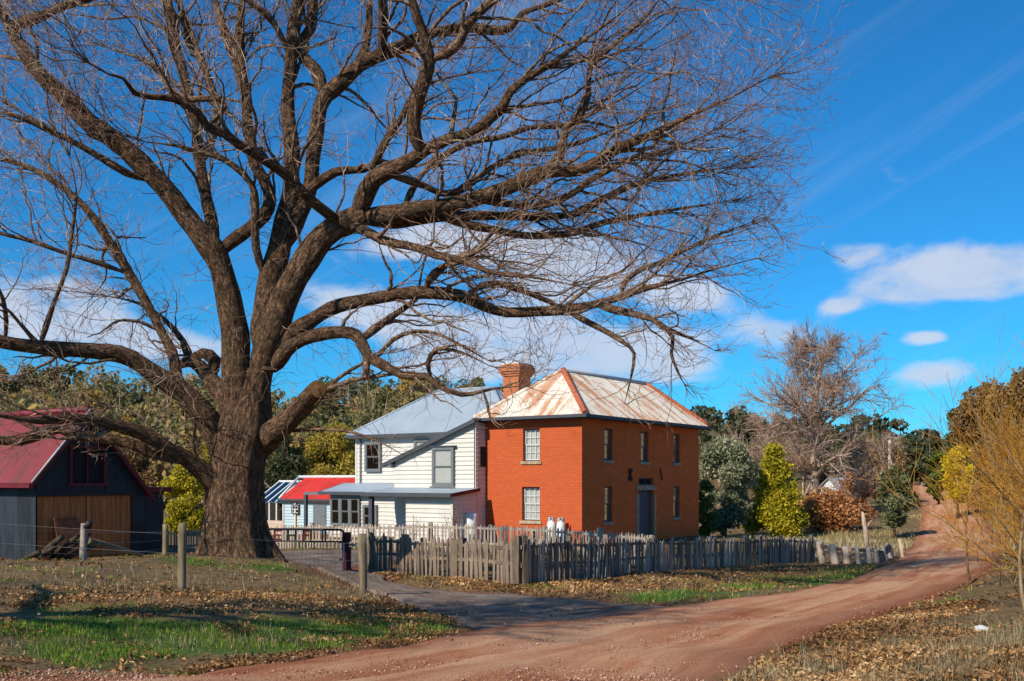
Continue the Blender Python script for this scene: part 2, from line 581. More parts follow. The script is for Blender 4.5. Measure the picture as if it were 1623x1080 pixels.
def glass_mat(name, tint=(0.6, 0.65, 0.7), gl=0.25):
    m, nt, b = base_mat(name)
    nt.nodes.remove(b)
    t = nt.nodes.new('ShaderNodeBsdfTransparent'); t.inputs[0].default_value = (*tint, 1)
    g = nt.nodes.new('ShaderNodeBsdfGlossy'); g.inputs['Roughness'].default_value = 0.03
    fr = nt.nodes.new('ShaderNodeFresnel'); fr.inputs[0].default_value = 1.5
    ad = nt.nodes.new('ShaderNodeMath'); ad.operation = 'ADD'; ad.use_clamp = True
    nt.links.new(fr.outputs[0], ad.inputs[0]); ad.inputs[1].default_value = gl
    mx = nt.nodes.new('ShaderNodeMixShader')
    nt.links.new(ad.outputs[0], mx.inputs[0]); nt.links.new(t.outputs[0], mx.inputs[1]); nt.links.new(g.outputs[0], mx.inputs[2])
    nt.links.new(mx.outputs[0], nt.nodes['Material Output'].inputs[0])
    return m


M['glass'] = glass_mat('window_glass', (0.95, 0.965, 0.97), 0.04)
M['glass_blue'] = glass_mat('greenhouse_glass', (0.45, 0.58, 0.66), 0.30)


def bark_mat(name, dark, mid, light, scale=5.0, lichen=None, attr=False, bmp=0.06):
    m, nt, b = base_mat(name, 0.92, 0.2)
    if attr:
        at = nt.nodes.new('ShaderNodeAttribute'); at.attribute_name = 'barkco'
        v = at.outputs['Vector']
        n1 = noise(nt, scale, 6, 0.7, vec=v)
        n4 = noise(nt, scale * 3.2, 4, 0.7, vec=v)
        n1 = mixc(nt, 0.42, n1, n4)
    else:
        n1 = noise(nt, scale, 6, 0.7, stretch=(2.2, 2.2, 0.5))
    n2 = noise(nt, 1.1, 4, 0.6)
    c = ramp(nt, [(0.38, dark), (0.5, mid), (0.63, light)] if attr else [(0.34, dark), (0.5, mid), (0.66, light)], n1)
    if lichen:
        c = mixc(nt, maprange(nt, n2, 0.52, 0.70, 0, 0.5), c, lichen)
    nt.links.new(c, b.inputs['Base Color'])
    bump(nt, b, n1, 1.0, bmp)
    return m


M['bark'] = bark_mat('oak_bark', (0.006, 0.003, 0.002), (0.095, 0.050, 0.027), (0.36, 0.215, 0.125), 15.0, (0.10, 0.068, 0.032), True, 0.10)
M['bark_limb'] = bark_mat('oak_limb_bark', (0.008, 0.004, 0.003), (0.12, 0.064, 0.036), (0.46, 0.30, 0.185), 18.0, (0.17, 0.12, 0.065), True, 0.06)
M['bark_branch'] = bark_mat('oak_branch_bark', (0.05, 0.027, 0.017), (0.165, 0.098, 0.062), (0.44, 0.32, 0.225), 7.0, (0.33, 0.255, 0.175))
M['twig'] = bark_mat('oak_twig', (0.12, 0.055, 0.035), (0.30, 0.17, 0.11), (0.66, 0.50, 0.37), 1.3)
M['bark_pale'] = bark_mat('pale_bark', (0.24, 0.155, 0.105), (0.43, 0.315, 0.235), (0.58, 0.47, 0.38), 4.0)
M['twig_pink'] = bark_mat('russet_twig', (0.24, 0.13, 0.085), (0.36, 0.22, 0.15), (0.46, 0.32, 0.23), 1.0)
M['willow'] = bark_mat('golden_willow_twig', (0.28, 0.11, 0.010), (0.46, 0.205, 0.022), (0.56, 0.33, 0.08), 1.4)
M['willow_stem'] = bark_mat('willow_stem', (0.10, 0.06, 0.03), (0.24, 0.15, 0.075), (0.42, 0.31, 0.19), 4.0)
M['wire'] = noisy('fence_wire', flat3((0.2, 0.19, 0.18), 0.2), 20, 0.5, None, 0, 0)

# ------------------------------------------------------------------ terrain
_th = R_(34.6)
RV = np.array([math.sin(_th), math.cos(_th)])       # along the long brick front
LV = np.array([-math.cos(_th), math.sin(_th)])      # along the painted end
C0 = np.array([2.91, 42.0])                         # near brick corner
HG = EYE - 2.88                                     # ground level at the houses


def hf(b, a):
    return C0 + a * LV + b * RV


ctrl = [(0, 1080, 7.0), (250, 1075, 8.6), (600, 1010, 12.5), (800, 1080, 8.5), (1150, 1080, 8.2), (1500, 1080, 7.4),
        (100, 960, 12.5), (350, 950, 14.5), (100, 893, 22), (288, 935, 16.8), (375, 893, 24), (575, 940, 19.5),
        (480, 908, 26), (825, 927, 23.5), (590, 905, 27), (740, 990, 14.2), (1000, 968, 18.3), (1000, 935, 22),
        (1300, 930, 26.5), (1290, 891, 37), (1480, 880, 40), (1400, 887, 37), (1500, 800, 76), (1490, 780, 112),
        (450, 870, 37), (300, 878, 40), (57, 891, 34), (480, 848, 58), (1600, 960, 13.6), (1450, 962, 15.5),
        (1570, 905, 24), (1560, 850, 50), (1590, 800, 80), (1420, 857, 54), (1400, 815, 76), (1300, 803, 95),
        (1300, 860, 52), (1180, 855, 58), (700, 905, 29), (640, 872, 38), (900, 872, 38), (1000, 905, 29.5), (1200, 897, 33.5)]
CP = [W(*c) for c in ctrl]
for b, a in ((0, 0), (11.7, 0), (0, 5), (11.7, 5), (2.3, 15), (8.3, 15), (-2.3, 5), (-2.3, 12)):
    p = hf(b, a); CP.append(np.array([p[0], p[1], HG]))
for x, y, z in ((-14, 37, -2.76), (-20, 42, -2.8), (-25, 20, -1.5), (-22, 8, -1.2), (-10, 0, -1.2), (0, -2, -1.6), (-6, -4, -1.6), (10, 0, -1.25), (14, 10, -1.3), (20, 20, -1.7),
                (28, 45, -2.2), (-40, 60, -3.2), (-20, 80, -3.2), (0, 80, -3.2), (0, 115, -2.6), (-40, 115, -2.4), (40, 115, -1.2), (70, 115, 1.0), (45, 70, -1.0),
                (-80, 90, -2.2), (-60, 20, -1.8), (0, -30, -1.4), (-40, -30, -1.2), (40, -30, -0.8), (60, 20, -0.6), (24, 80, -2.2)):
    CP.append(np.array([x, y, EYE + z]))
CP = np.array(CP)


def _tps(r2):
    return np.where(r2 > 1e-9, r2 * np.log(np.maximum(r2, 1e-9)), 0.0)


_n = len(CP)
_K = _tps(((CP[:, None, :2] - CP[None, :, :2]) ** 2).sum(-1)) + np.eye(_n) * 2.0
_P = np.hstack([np.ones((_n, 1)), CP[:, :2]])
_A = np.block([[_K, _P], [_P.T, np.zeros((3, 3))]])
_w = np.linalg.solve(_A, np.concatenate([CP[:, 2], np.zeros(3)]))


def near_z(x, y):
    x = np.asarray(x, float); y = np.asarray(y, float)
    sh = x.shape
    x = x.ravel(); y = y.ravel()
    out = np.empty_like(x)
    for i in range(0, len(x), 20000):
        xs, ys = x[i:i + 20000], y[i:i + 20000]
        r2 = (xs[:, None] - CP[None, :, 0]) ** 2 + (ys[:, None] - CP[None, :, 1]) ** 2
        out[i:i + 20000] = _tps(r2) @ _w[:_n] + _w[_n] + _w[_n + 1] * xs + _w[_n + 2] * ys
    return out.reshape(sh)


def sst(a, b, x):
    t = np.clip((x - a) / (b - a), 0, 1)
    return t * t * (3 - 2 * t)


def far_z(x, y):
    az = np.arctan2(x, np.maximum(y, 1.0))
    r = np.hypot(x, y)
    ridge = np.interp(az, [-1.2, -0.55, -0.40, -0.25, -0.10, 0.0, 0.12, 0.25, 0.34, 0.385, 0.43, 0.47, 0.6, 1.2],
                      [16, 15, 12.5, 12.0, 13.0, 11.5, 8, 3.2, 3.0, 1.2, -0.8, 3.0, 12, 16])
    z = EYE - 2.4 + (ridge + 2.4) * sst(112, 230, r)
    z = z + 0.9 * vnoise(np.stack([x / 28, y / 28, x * 0], -1)) * sst(110, 160, r)
    return z


def ground(x, y):
    x = np.asarray(x, float); y = np.asarray(y, float)
    r = np.hypot(x, y)
    w = sst(98, 128, r)
    xc, yc = x * np.minimum(1, 135 / np.maximum(r, 1)), y * np.minimum(1, 135 / np.maximum(r, 1))
    z = near_z(xc, yc) * (1 - w) + far_z(x, y) * w
    # small unevenness
    return z + 0.035 * fbm2(x, y, 1.1, 2) * sst(2.0, 5.0, r) * (1 - w)


def gz(x, y):
    return float(ground(np.array([x], float), np.array([y], float))[0])


def G(px, py, dmin=5.0, dmax=140.0):
    """point of the ground seen at a photograph pixel."""
    d = np.geomspace(dmin, dmax, 500)
    x = (px - CX) / F * d
    zr = EYE + (HY - py) / F * d
    g = ground(x, d)
    k = np.where(zr <= g)[0]
    i = k[0] if len(k) else len(d) - 1
    if i > 0:
        e0, e1 = zr[i - 1] - g[i - 1], zr[i] - g[i]
        t = e0 / max(e0 - e1, 1e-6)
        dd = d[i - 1] + (d[i] - d[i - 1]) * min(max(t, 0), 1)
    else:
        dd = d[0]
    return np.array([(px - CX) / F * dd, dd])


def resample(P, n):
    P = np.asarray(P, float)
    Q, _ = catmull(P, np.ones(len(P)), 0.4)
    s = np.concatenate([[0], np.cumsum(np.linalg.norm(np.diff(Q, axis=0), axis=1))])
    t = np.linspace(0, s[-1], n)
    return np.stack([np.interp(t, s, Q[:, k]) for k in range(Q.shape[1])], -1)


roadL = [np.array(p, float) for p in ((-13.5, -22), (-9.5, -10), (-6.6, 0), (-4.7, 5))] + [G(*p) for p in
        ((300, 1072), (450, 1048), (600, 1028), (760, 1003), (880, 986), (1000, 969), (1150, 951), (1270, 937), (1350, 918), (1410, 893), (1440, 870), (1456, 842), (1461, 815), (1457, 796), (1453, 785))]
roadR = [np.array(p, float) for p in ((-8.0, -22), (-4.6, -10), (-2.3, 0), (-0.4, 5))] + [G(*p) for p in
        ((1120, 1090), (1200, 1047), (1290, 1016), (1370, 988), (1440, 958), (1490, 940), (1530, 926), (1560, 908), (1582, 885), (1586, 862), (1578, 842), (1562, 822), (1545, 803), (1530, 792), (1522, 785))]
for P, dx in ((roadL, 10), (roadR, 10)):
    e = P[-1]
    P.append(e + np.array([6.0, 22.0])); P.append(e + np.array([10.0, 60.0]))
RL, RR = resample(roadL, 420), resample(roadR, 420)
jl = fbm2(np.arange(420.) * 0.35, np.zeros(420), 2.0, 3, 1.5)[:, None] * 0.16
jr = fbm2(np.arange(420.) * 0.35, np.zeros(420), 2.0, 3, 4.5)[:, None] * 0.20
xd = nrm(RR - RL)
RL = RL + xd * jl
RR = RR + xd * jr
ROAD = np.vstack([RL, RR[::-1]])
driveL = [G(*p) for p in ((300, 878), (395, 884), (455, 899), (520, 914), (600, 938), (650, 962), (720, 985), (790, 1004))]
driveR = [G(*p) for p in ((800, 874), (690, 879), (575, 895), (575, 905), (640, 927), (800, 941), (950, 950), (1090, 962))]
DL, DR = resample(driveL, 140), resample(driveR, 140)
DL = DL + fbm2(np.arange(140.) * 0.4, np.zeros(140), 2.0, 3, 8.5)[:, None] * 0.18
DR = DR + fbm2(np.arange(140.) * 0.4, np.zeros(140), 2.0, 3, 9.5)[:, None] * 0.18
DRIVE = np.vstack([DL, DR[::-1]])


def inpoly(x, y, P):
    x = np.asarray(x, float); y = np.asarray(y, float)
    sh = x.shape
    x = x.ravel(); y = y.ravel()
    c = np.zeros(len(x), bool)
    x0, y0 = P[:, 0], P[:, 1]
    x1, y1 = np.roll(x0, -1), np.roll(y0, -1)
    for a, b, p, q in zip(x0, y0, x1, y1):
        if b == q:
            continue
        k = ((b > y) != (q > y))
        c ^= k & (x < (p - a) * (y - b) / (q - b) + a)
    return c.reshape(sh)


def pdist(x, y, P):
    """distance to polygon outline (vertices are dense)."""
    out = np.full(x.shape, 1e9)
    for i in range(0, len(P), 1):
        out = np.minimum(out, (x - P[i, 0]) ** 2 + (y - P[i, 1]) ** 2)
    return np.sqrt(out)


def axis(a0, a1, h, lo, hi, g=1.07):
    c = list(np.arange(a0, a1 + 1e-6, h))
    s, v = h, c[-1]
    while v < hi:
        s *= g; v += s; c.append(v)
    s, v = h, c[0]
    while v > lo:
        s *= g; v -= s; c.insert(0, v)
    return np.array(c)


GX = axis(-13, 16, 0.2, -2500, 2500, 1.11)
GY = axis(5, 44, 0.22, -60, 4000, 1.085)
gx, gy = np.meshgrid(GX, GY)
gzv = ground(gx, gy)
near = (np.hypot(gx, gy) < 135) & (gy > -30)
inr = np.zeros(gx.shape, bool); ind = np.zeros(gx.shape, bool)
inr[near] = inpoly(gx[near], gy[near], ROAD)
ind[near] = inpoly(gx[near], gy[near], DRIVE)
nb = near & (np.abs(gx) < 30) & (gy < 60)
droad = np.full(gx.shape, 99.0)
droad[nb] = np.minimum(pdist(gx[nb], gy[nb], ROAD[::2]), pdist(gx[nb], gy[nb], DRIVE[::2]))
sink = inr | ind
gzz = np.where(sink, gzv - 0.10, gzv)
# eroded lip where the verge breaks down to the road
lip = (~sink) & (droad < 0.45) & nb
gzz = np.where(lip, gzz - 0.02 + 0.05 * fbm2(gx, gy, 0.5, 2, 5), gzz)
# mound around the oak
OAKB = np.array([-6.55, 24.0])
gzz += 0.22 * np.exp(-(((gx - OAKB[0]) ** 2 + (gy - OAKB[1]) ** 2) / 5.0))


def ground2(x, y):
    return ground(x, y) + 0.22 * np.exp(-(((x - OAKB[0]) ** 2 + (y - OAKB[1]) ** 2) / 5.0))


# ground cover fields, used by the soil colour, the grass and the leaf litter alike
def screen(x, y):
    d = np.maximum(y, 1.0)
    z = ground2(x, y)
    return CX + F * x / d, HY - F * (z - EYE) / d


# where the grass is green: strips measured on the ground
def strip_field(x, y, line, width):
    P = resample(np.array([G(*p) for p in line]), 60)
    d2 = np.full(x.shape, 1e9)
    for p in P:
        d2 = np.minimum(d2, (x - p[0]) ** 2 + (y - p[1]) ** 2)
    return np.exp(-d2 / width ** 2)


def green_field(x, y):
    g = strip_field(x, y, ((-150, 1000), (60, 1000), (200, 997), (330, 1000), (450, 998), (600, 990), (680, 990)), 0.75)
    g = np.maximum(g, strip_field(x, y, ((100, 1032), (230, 1030), (400, 1022), (560, 1012), (690, 1000)), 0.55))
    g = np.maximum(g, 0.95 * strip_field(x, y, ((1180, 930), (1250, 922), (1330, 912), (1390, 900)), 1.5))
    g = np.maximum(g, 0.75 * strip_field(x, y, ((1050, 945), (1120, 940), (1180, 936)), 0.8))
    g = np.maximum(g, 0.8 * strip_field(x, y, ((815, 932), (860, 932)), 0.5))
    g = np.maximum(g, 0.6 * strip_field(x, y, ((270, 895), (360, 905), (430, 905)), 0.7))
    g = np.maximum(g, 0.5 * strip_field(x, y, ((1470, 1020), (1560, 1010)), 0.6))
    return np.clip(g + 0.38 * fbm2(x, y, 1.0, 3, 2.2), 0, 1)


def litter_field(x, y):
    g = 0.9 * strip_field(x, y, ((330, 950), (430, 950), (540, 955), (620, 975)), 1.9)
    g = np.maximum(g, 0.6 * strip_field(x, y, ((0, 950), (150, 950), (300, 955)), 1.7))
    g = np.maximum(g, strip_field(x, y, ((880, 935), (1000, 925), (1120, 915), (1250, 905), (1300, 898)), 1.9))
    g = np.maximum(g, strip_field(x, y, ((590, 912), (680, 920), (760, 930)), 0.9))
    g = np.maximum(g, strip_field(x, y, ((1180, 1068), (1280, 1036), (1360, 1008), (1440, 980), (1500, 960)), 0.6))
    g = np.maximum(g, 0.75 * strip_field(x, y, ((1250, 1080), (1400, 1060), (1500, 1020), (1600, 1030)), 1.4))
    g = np.maximum(g, 0.8 * strip_field(x, y, ((330, 1068), (480, 1042), (600, 1026), (720, 1006)), 0.28))
    return np.clip(g + 0.25 * fbm2(x, y, 0.8, 3, 6.2), 0, 1)


grn = np.zeros(gx.shape); lit = np.zeros(gx.shape)
grn[nb] = green_field(gx[nb], gy[nb])
lit[nb] = litter_field(gx[nb], gy[nb])
ny, nx = gx.shape
idx = np.arange(ny * nx).reshape(ny, nx)
GF = np.stack([idx[:-1, :-1], idx[:-1, 1:], idx[1:, 1:], idx[1:, :-1]], -1).reshape(-1, 4)
GV = np.stack([gx, gy, gzz], -1).reshape(-1, 3)


def ground_mat():
    m, nt, b = base_mat('grassy_earth', 0.95, 0.15)
    at = nt.nodes.new('ShaderNodeAttribute'); at.attribute_name = 'cover'
    sp = nt.nodes.new('ShaderNodeSeparateColor')
    nt.links.new(at.outputs['Color'], sp.inputs[0])
    n1 = noise(nt, 1.2, 6, 0.7)
    n2 = noise(nt, 14, 4, 0.7)
    soil = ramp(nt, [(0.3, (0.055, 0.032, 0.018)), (0.5, (0.13, 0.085, 0.045)), (0.72, (0.22, 0.155, 0.08))], n2)
    dry = ramp(nt, [(0.32, (0.10, 0.065, 0.028)), (0.5, (0.22, 0.145, 0.062)), (0.7, (0.37, 0.25, 0.11))], n1)
    c = mixc(nt, maprange(nt, n2, 0.4, 0.62), soil, dry)
    grass = ramp(nt, [(0.3, (0.035, 0.07, 0.012)), (0.6, (0.085, 0.14, 0.022)), (0.8, (0.16, 0.17, 0.05))], n2)
    c = mixc(nt, maprange(nt, sp.outputs[0], 0.25, 0.7), c, grass)
    lit_c = ramp(nt, [(0.3, (0.07, 0.036, 0.016)), (0.5, (0.20, 0.11, 0.045)), (0.72, (0.36, 0.22, 0.10))], n2)
    c = mixc(nt, maprange(nt, sp.outputs[1], 0.25, 0.75, 0, 0.85), c, lit_c)
    red = ramp(nt, [(0.3, (0.12, 0.03, 0.014)), (0.7, (0.27, 0.085, 0.04))], n2)
    c = mixc(nt, sp.outputs[2], c, red)
    nt.links.new(c, b.inputs['Base Color'])
    bump(nt, b, n2, 0.8, 0.05)
    return m


me = mesh_np('ground', GV, GF, True)
ca = me.color_attributes.new('cover', 'FLOAT_COLOR', 'POINT')
redm = np.clip(1.2 - droad / 0.35, 0, 1) * (1 - grn * 0.6)
far_dry = np.zeros(gx.shape)
cov = np.stack([grn, lit, redm, np.ones_like(grn)], -1).reshape(-1, 4).astype(np.float32)
ca.data.foreach_set('color', cov.ravel())
M['ground'] = ground_mat()
tag(obj('ground', me, M['ground']), kind='structure')


def strip_mesh(A, B, nc, lift, fn):
    t = np.linspace(0, 1, nc)[None, :, None]
    P = A[:, None, :] * (1 - t) + B[:, None, :] * t
    z = ground2(P[..., 0], P[..., 1])
    edge = np.minimum(t, 1 - t)[..., 0] * np.ones(P.shape[:2])
    z = z + lift - 0.06 * (edge < 1e-6) + fn(P[..., 0], P[..., 1], t[..., 0] * np.ones(P.shape[:2]))
    V = np.concatenate([P, z[..., None]], -1)
    n, k = P.shape[:2]
    ii = np.arange(n * k).reshape(n, k)
    Fq = np.stack([ii[:-1, :-1], ii[:-1, 1:], ii[1:, 1:], ii[1:, :-1]], -1).reshape(-1, 4)
    uv = np.stack([t[..., 0] * np.ones((n, k)), np.arange(n)[:, None] / n * np.ones((n, k))], -1)
    me = mesh_np('strip', V.reshape(-1, 3), Fq, True)
    ca = me.color_attributes.new('across', 'FLOAT_COLOR', 'POINT')
    ca.data.foreach_set('color', np.concatenate([uv, np.zeros((n, k, 1)), np.ones((n, k, 1))], -1).astype(np.float32).ravel())
    return me


def dirt_mat(name, stops, stones, rut):
    m, nt, b = base_mat(name, 0.95, 0.15)
    at = nt.nodes.new('ShaderNodeAttribute'); at.attribute_name = 'across'
    mp = nt.nodes.new('ShaderNodeMapping'); mp.inputs['Scale'].default_value = (9, 26, 1)
    nt.links.new(at.outputs['Color'], mp.inputs[0])
    n1 = noise(nt, 1.0, 5, 0.6, vec=mp.outputs[0])
    n2 = noise(nt, 0.5, 5, 0.65)
    n3 = noise(nt, 22, 4, 0.75)
    n4 = noise(nt, 60, 2, 0.6)
    f = nt.nodes.new('ShaderNodeMath'); f.operation = 'MULTIPLY_ADD'
    nt.links.new(n1, f.inputs[0]); f.inputs[1].default_value = 0.6
    g = nt.nodes.new('ShaderNodeMath'); g.operation = 'MULTIPLY'
    nt.links.new(n2, g.inputs[0]); g.inputs[1].default_value = 0.4
    nt.links.new(g.outputs[0], f.inputs[2])
    c = ramp(nt, stops, f.outputs[0])
    if rut:
        sx = nt.nodes.new('ShaderNodeSeparateColor'); nt.links.new(at.outputs['Color'], sx.inputs[0])
        e = nt.nodes.new('ShaderNodeMath'); e.operation = 'SUBTRACT'; nt.links.new(sx.outputs[0], e.inputs[0]); e.inputs[1].default_value = 0.48
        e2 = nt.nodes.new('ShaderNodeMath'); e2.operation = 'ABSOLUTE'; nt.links.new(e.outputs[0], e2.inputs[0])
        e3 = nt.nodes.new('ShaderNodeMath'); e3.operation = 'MULTIPLY_ADD'; nt.links.new(n2, e3.inputs[0]); e3.inputs[1].default_value = 0.35; nt.links.new(e2.outputs[0], e3.inputs[2])
        c = mixc(nt, maprange(nt, e3.outputs[0], 0.50, 0.66, 0, 0.75), c, (0.23, 0.062, 0.028))
    c = mixc(nt, maprange(nt, n3, 0.35, 0.75, 0, 0.55), c, tuple(x * 0.55 for x in stops[1][1]))
    c = mixc(nt, maprange(nt, n4, 0.66, 0.74, 0, 0.6), c, stones)
    nt.links.new(c, b.inputs['Base Color'])
    mh = mixc(nt, 0.5, n3, n4)
    bump(nt, b, mh, 1.0, 0.06)
    return m


def road_relief(x, y, t):
    rut = -0.03 * (np.exp(-((t - 0.3) / 0.07) ** 2) + np.exp(-((t - 0.62) / 0.07) ** 2))
    return rut * 1.3 + 0.03 * fbm2(x, y, 0.8, 4, 3.3) + 0.04 * np.sin(np.pi * t)


M['road'] = dirt_mat('red_dirt', [(0.36, (0.30, 0.085, 0.035)), (0.45, (0.51, 0.21, 0.105)), (0.57, (0.68, 0.39, 0.23))], (0.55, 0.36, 0.25), 1)
M['gravel'] = dirt_mat('grey_gravel', [(0.34, (0.11, 0.072, 0.052)), (0.48, (0.23, 0.165, 0.125)), (0.62, (0.38, 0.30, 0.245))], (0.46, 0.40, 0.35), 0)
rd = obj('dirt_road', strip_mesh(RL, RR, 40, 0.016, road_relief), M['road'])
tag(rd, kind='structure')
dv = obj('gravel_driveway', strip_mesh(DL, DR, 30, 0.004, lambda x, y, t: 0.015 * fbm2(x, y, 0.7, 3, 4.4)), M['gravel'])
tag(dv, kind='structure')

# ------------------------------------------------------------------ buildings: all stand square to the brick house
HROT = math.atan2(RV[1], RV[0])


def on_b(px, py, b0):
    """on the plane b=b0: (a, z) seen at a pixel."""
    o = hf(b0, 0); k = (px - CX) / F
    a = (k * o[1] - o[0]) / (LV[0] - k * LV[1])
    p = hf(b0, a)
    return a, EYE + (HY - py) / F * p[1]


def on_a(px, py, a0):
    o = hf(0, a0); k = (px - CX) / F
    b = (k * o[1] - o[0]) / (RV[0] - k * RV[1])
    p = hf(b, a0)
    return b, EYE + (HY - py) / F * p[1]


class Bld:
    def __init__(s, name, b, a, z, label, cat):
        s.off = (b, a, z)
        p = hf(b, a)
        s.e = empty(name, (p[0], p[1], z), HROT)
        tag(s.e, label, cat)

    def put(s, mb, name, mat, parent=None):
        return mb.build(name, mat, parent or s.e, s.off)


def P3(ax, c, u, z, n=0.0):
    return (c + n, u, z) if ax == 'b' else (u, c + n, z)


def pbox(mb, ax, c, u0, u1, z0, z1, n0, n1):
    """box on a wall plane: n is depth inwards."""
    if ax == 'b':
        mb.box(c + min(n0, n1), c + max(n0, n1), min(u0, u1), max(u0, u1), z0, z1)
    else:
        mb.box(min(u0, u1), max(u0, u1), c + min(n0, n1), c + max(n0, n1), z0, z1)
    return mb


def wall_panel(mb, ax, c, u0, u1, z0, z1, ops, depth):
    us = sorted({u0, u1, *[o[0] for o in ops], *[o[1] for o in ops]})
    zs = sorted({z0, z1, *[o[2] for o in ops], *[o[3] for o in ops]})
    for i in range(len(us) - 1):
        for j in range(len(zs) - 1):
            cu, cz = (us[i] + us[i + 1]) / 2, (zs[j] + zs[j + 1]) / 2
            if any(o[0] < cu < o[1] and o[2] < cz < o[3] for o in ops):
                continue
            q = [P3(ax, c, us[i], zs[j]), P3(ax, c, us[i + 1], zs[j]), P3(ax, c, us[i + 1], zs[j + 1]), P3(ax, c, us[i], zs[j + 1])]
            mb.add(q, [(0, 1, 2, 3) if ax == 'a' else (3, 2, 1, 0)])
    for a, b, z, w in ops:
        for p, q in (((a, z), (a, w)), ((b, w), (b, z)), ((b, z), (a, z)), ((a, w), (b, w))):
            r = [P3(ax, c, p[0], p[1]), P3(ax, c, q[0], q[1]), P3(ax, c, q[0], q[1], depth), P3(ax, c, p[0], p[1], depth)]
            mb.add(r, [(0, 1, 2, 3)])
    return mb


def window(bl, ax, c, u0, u1, z0, z1, n=0.10, cols=3, rows=2, fm='trim_grey', bm='frame_grey', curtain=0.8, fw=0.055, sill=None, label=None, proud=False, mullion=True):
    """sash window: frame (the part), sash bars, panes, curtain and sill under it. n = depth of the frame's face."""
    u0, u1 = min(u0, u1), max(u0, u1)
    mb = MB()
    n = -0.17 if proud else n
    t = 0.15 if proud else 0.07
    pbox(mb, ax, c, u0, u0 + fw, z0, z1, n, n + t)
    pbox(mb, ax, c, u1 - fw, u1, z0, z1, n, n + t)
    pbox(mb, ax, c, u0 + fw, u1 - fw, z1 - fw, z1, n, n + t)
    pbox(mb, ax, c, u0 + fw, u1 - fw, z0, z0 + fw, n, n + t)
    w = bl.put(mb, 'window', M[fm])
    if label:
        w['label'] = label
    zm = (z0 + z1) / 2
    a, b = u0 + fw, u1 - fw
    for k, (s0, s1, dn) in enumerate(((zm, z1 - fw, 0.012), (z0 + fw, zm, 0.035))):
        mb = MB()
        sw = 0.035
        pbox(mb, ax, c, a, a + sw, s0, s1, n + dn, n + dn + 0.02)
        pbox(mb, ax, c, b - sw, b, s0, s1, n + dn, n + dn + 0.02)
        pbox(mb, ax, c, a + sw, b - sw, s1 - sw, s1, n + dn, n + dn + 0.02)
        pbox(mb, ax, c, a + sw, b - sw, s0, s0 + sw, n + dn, n + dn + 0.02)
        if mullion:
            for i in range(1, cols):
                x = a + (b - a) * i / cols
                pbox(mb, ax, c, x - 0.011, x + 0.011, s0 + sw, s1 - sw, n + dn + 0.001, n + dn + 0.018)
            for j in range(1, rows):
                z = s0 + (s1 - s0) * j / rows
                pbox(mb, ax, c, a + sw, b - sw, z - 0.011, z + 0.011, n + dn + 0.003, n + dn + 0.016)
        bl.put(mb, 'sash', M[bm], w)
        mb = MB()
        q = [P3(ax, c, a + sw, s0 + sw, n + dn + 0.01), P3(ax, c, b - sw, s0 + sw, n + dn + 0.01), P3(ax, c, b - sw, s1 - sw, n + dn + 0.01), P3(ax, c, a + sw, s1 - sw, n + dn + 0.01)]
        mb.prism(q, (0.004, 0, 0) if ax == 'b' else (0, 0.004, 0))
        bl.put(mb, 'pane', M['glass'], w)
    if curtain:
        mb = MB()
        zt = z1 - fw - 0.01
        zb = zt - (z1 - z0 - 2 * fw) * curtain
        nn = 24
        V, Fs = [], []
        for i in range(nn + 1):
            u = a + (b - a) * i / nn
            d = n + (0.075 if proud else 0.085) + 0.012 * math.sin(i * 2.1)
            V += [P3(ax, c, u, zb, d), P3(ax, c, u, zt, d)]
        Fs = [(2 * i, 2 * i + 2, 2 * i + 3, 2 * i + 1) for i in range(nn)]
        mb.add(V, Fs, True)
        bl.put(mb, 'curtain', M['curtain'], w)
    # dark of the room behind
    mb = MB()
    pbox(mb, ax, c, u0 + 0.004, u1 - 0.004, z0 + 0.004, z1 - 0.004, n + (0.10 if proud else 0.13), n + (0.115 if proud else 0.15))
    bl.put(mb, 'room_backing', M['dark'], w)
    if sill:
        mb = MB()
        pbox(mb, ax, c, u0 - 0.10, u1 + 0.10, z0 - sill[0], z0 - 0.003, -sill[1], 0.12 if not proud else n)
        bl.put(mb, 'sill', M[sill[2]], w)
    return w


def corr(mb, o, ud, vd, Ls, v0, v1, pitch=0.09, amp=0.011, rows=3):
    """corrugated sheet: waves across ud, running up vd."""
    o, ud, vd = np.asarray(o, float), nrm(ud), nrm(vd)
    nd = nrm(np.cross(ud, vd))
    ns = max(4, int(Ls / pitch * 5))
    s = np.linspace(0, Ls, ns)
    ph = np.cos(s / pitch * 2 * math.pi) * amp
    t = np.linspace(0, 1, rows)
    A = np.array([v0(x) for x in s]); B = np.array([v1(x) for x in s])
    V = o + s[:, None, None] * ud + (A[:, None] + (B - A)[:, None] * t)[..., None] * vd + ph[:, None, None] * nd
    ii = np.arange(ns * rows).reshape(ns, rows)
    Fq = np.stack([ii[:-1, :-1], ii[1:, :-1], ii[1:, 1:], ii[:-1, 1:]], -1).reshape(-1, 4)
    mb.add(V.reshape(-1, 3), [tuple(q) for q in Fq.tolist()], True)
    return mb


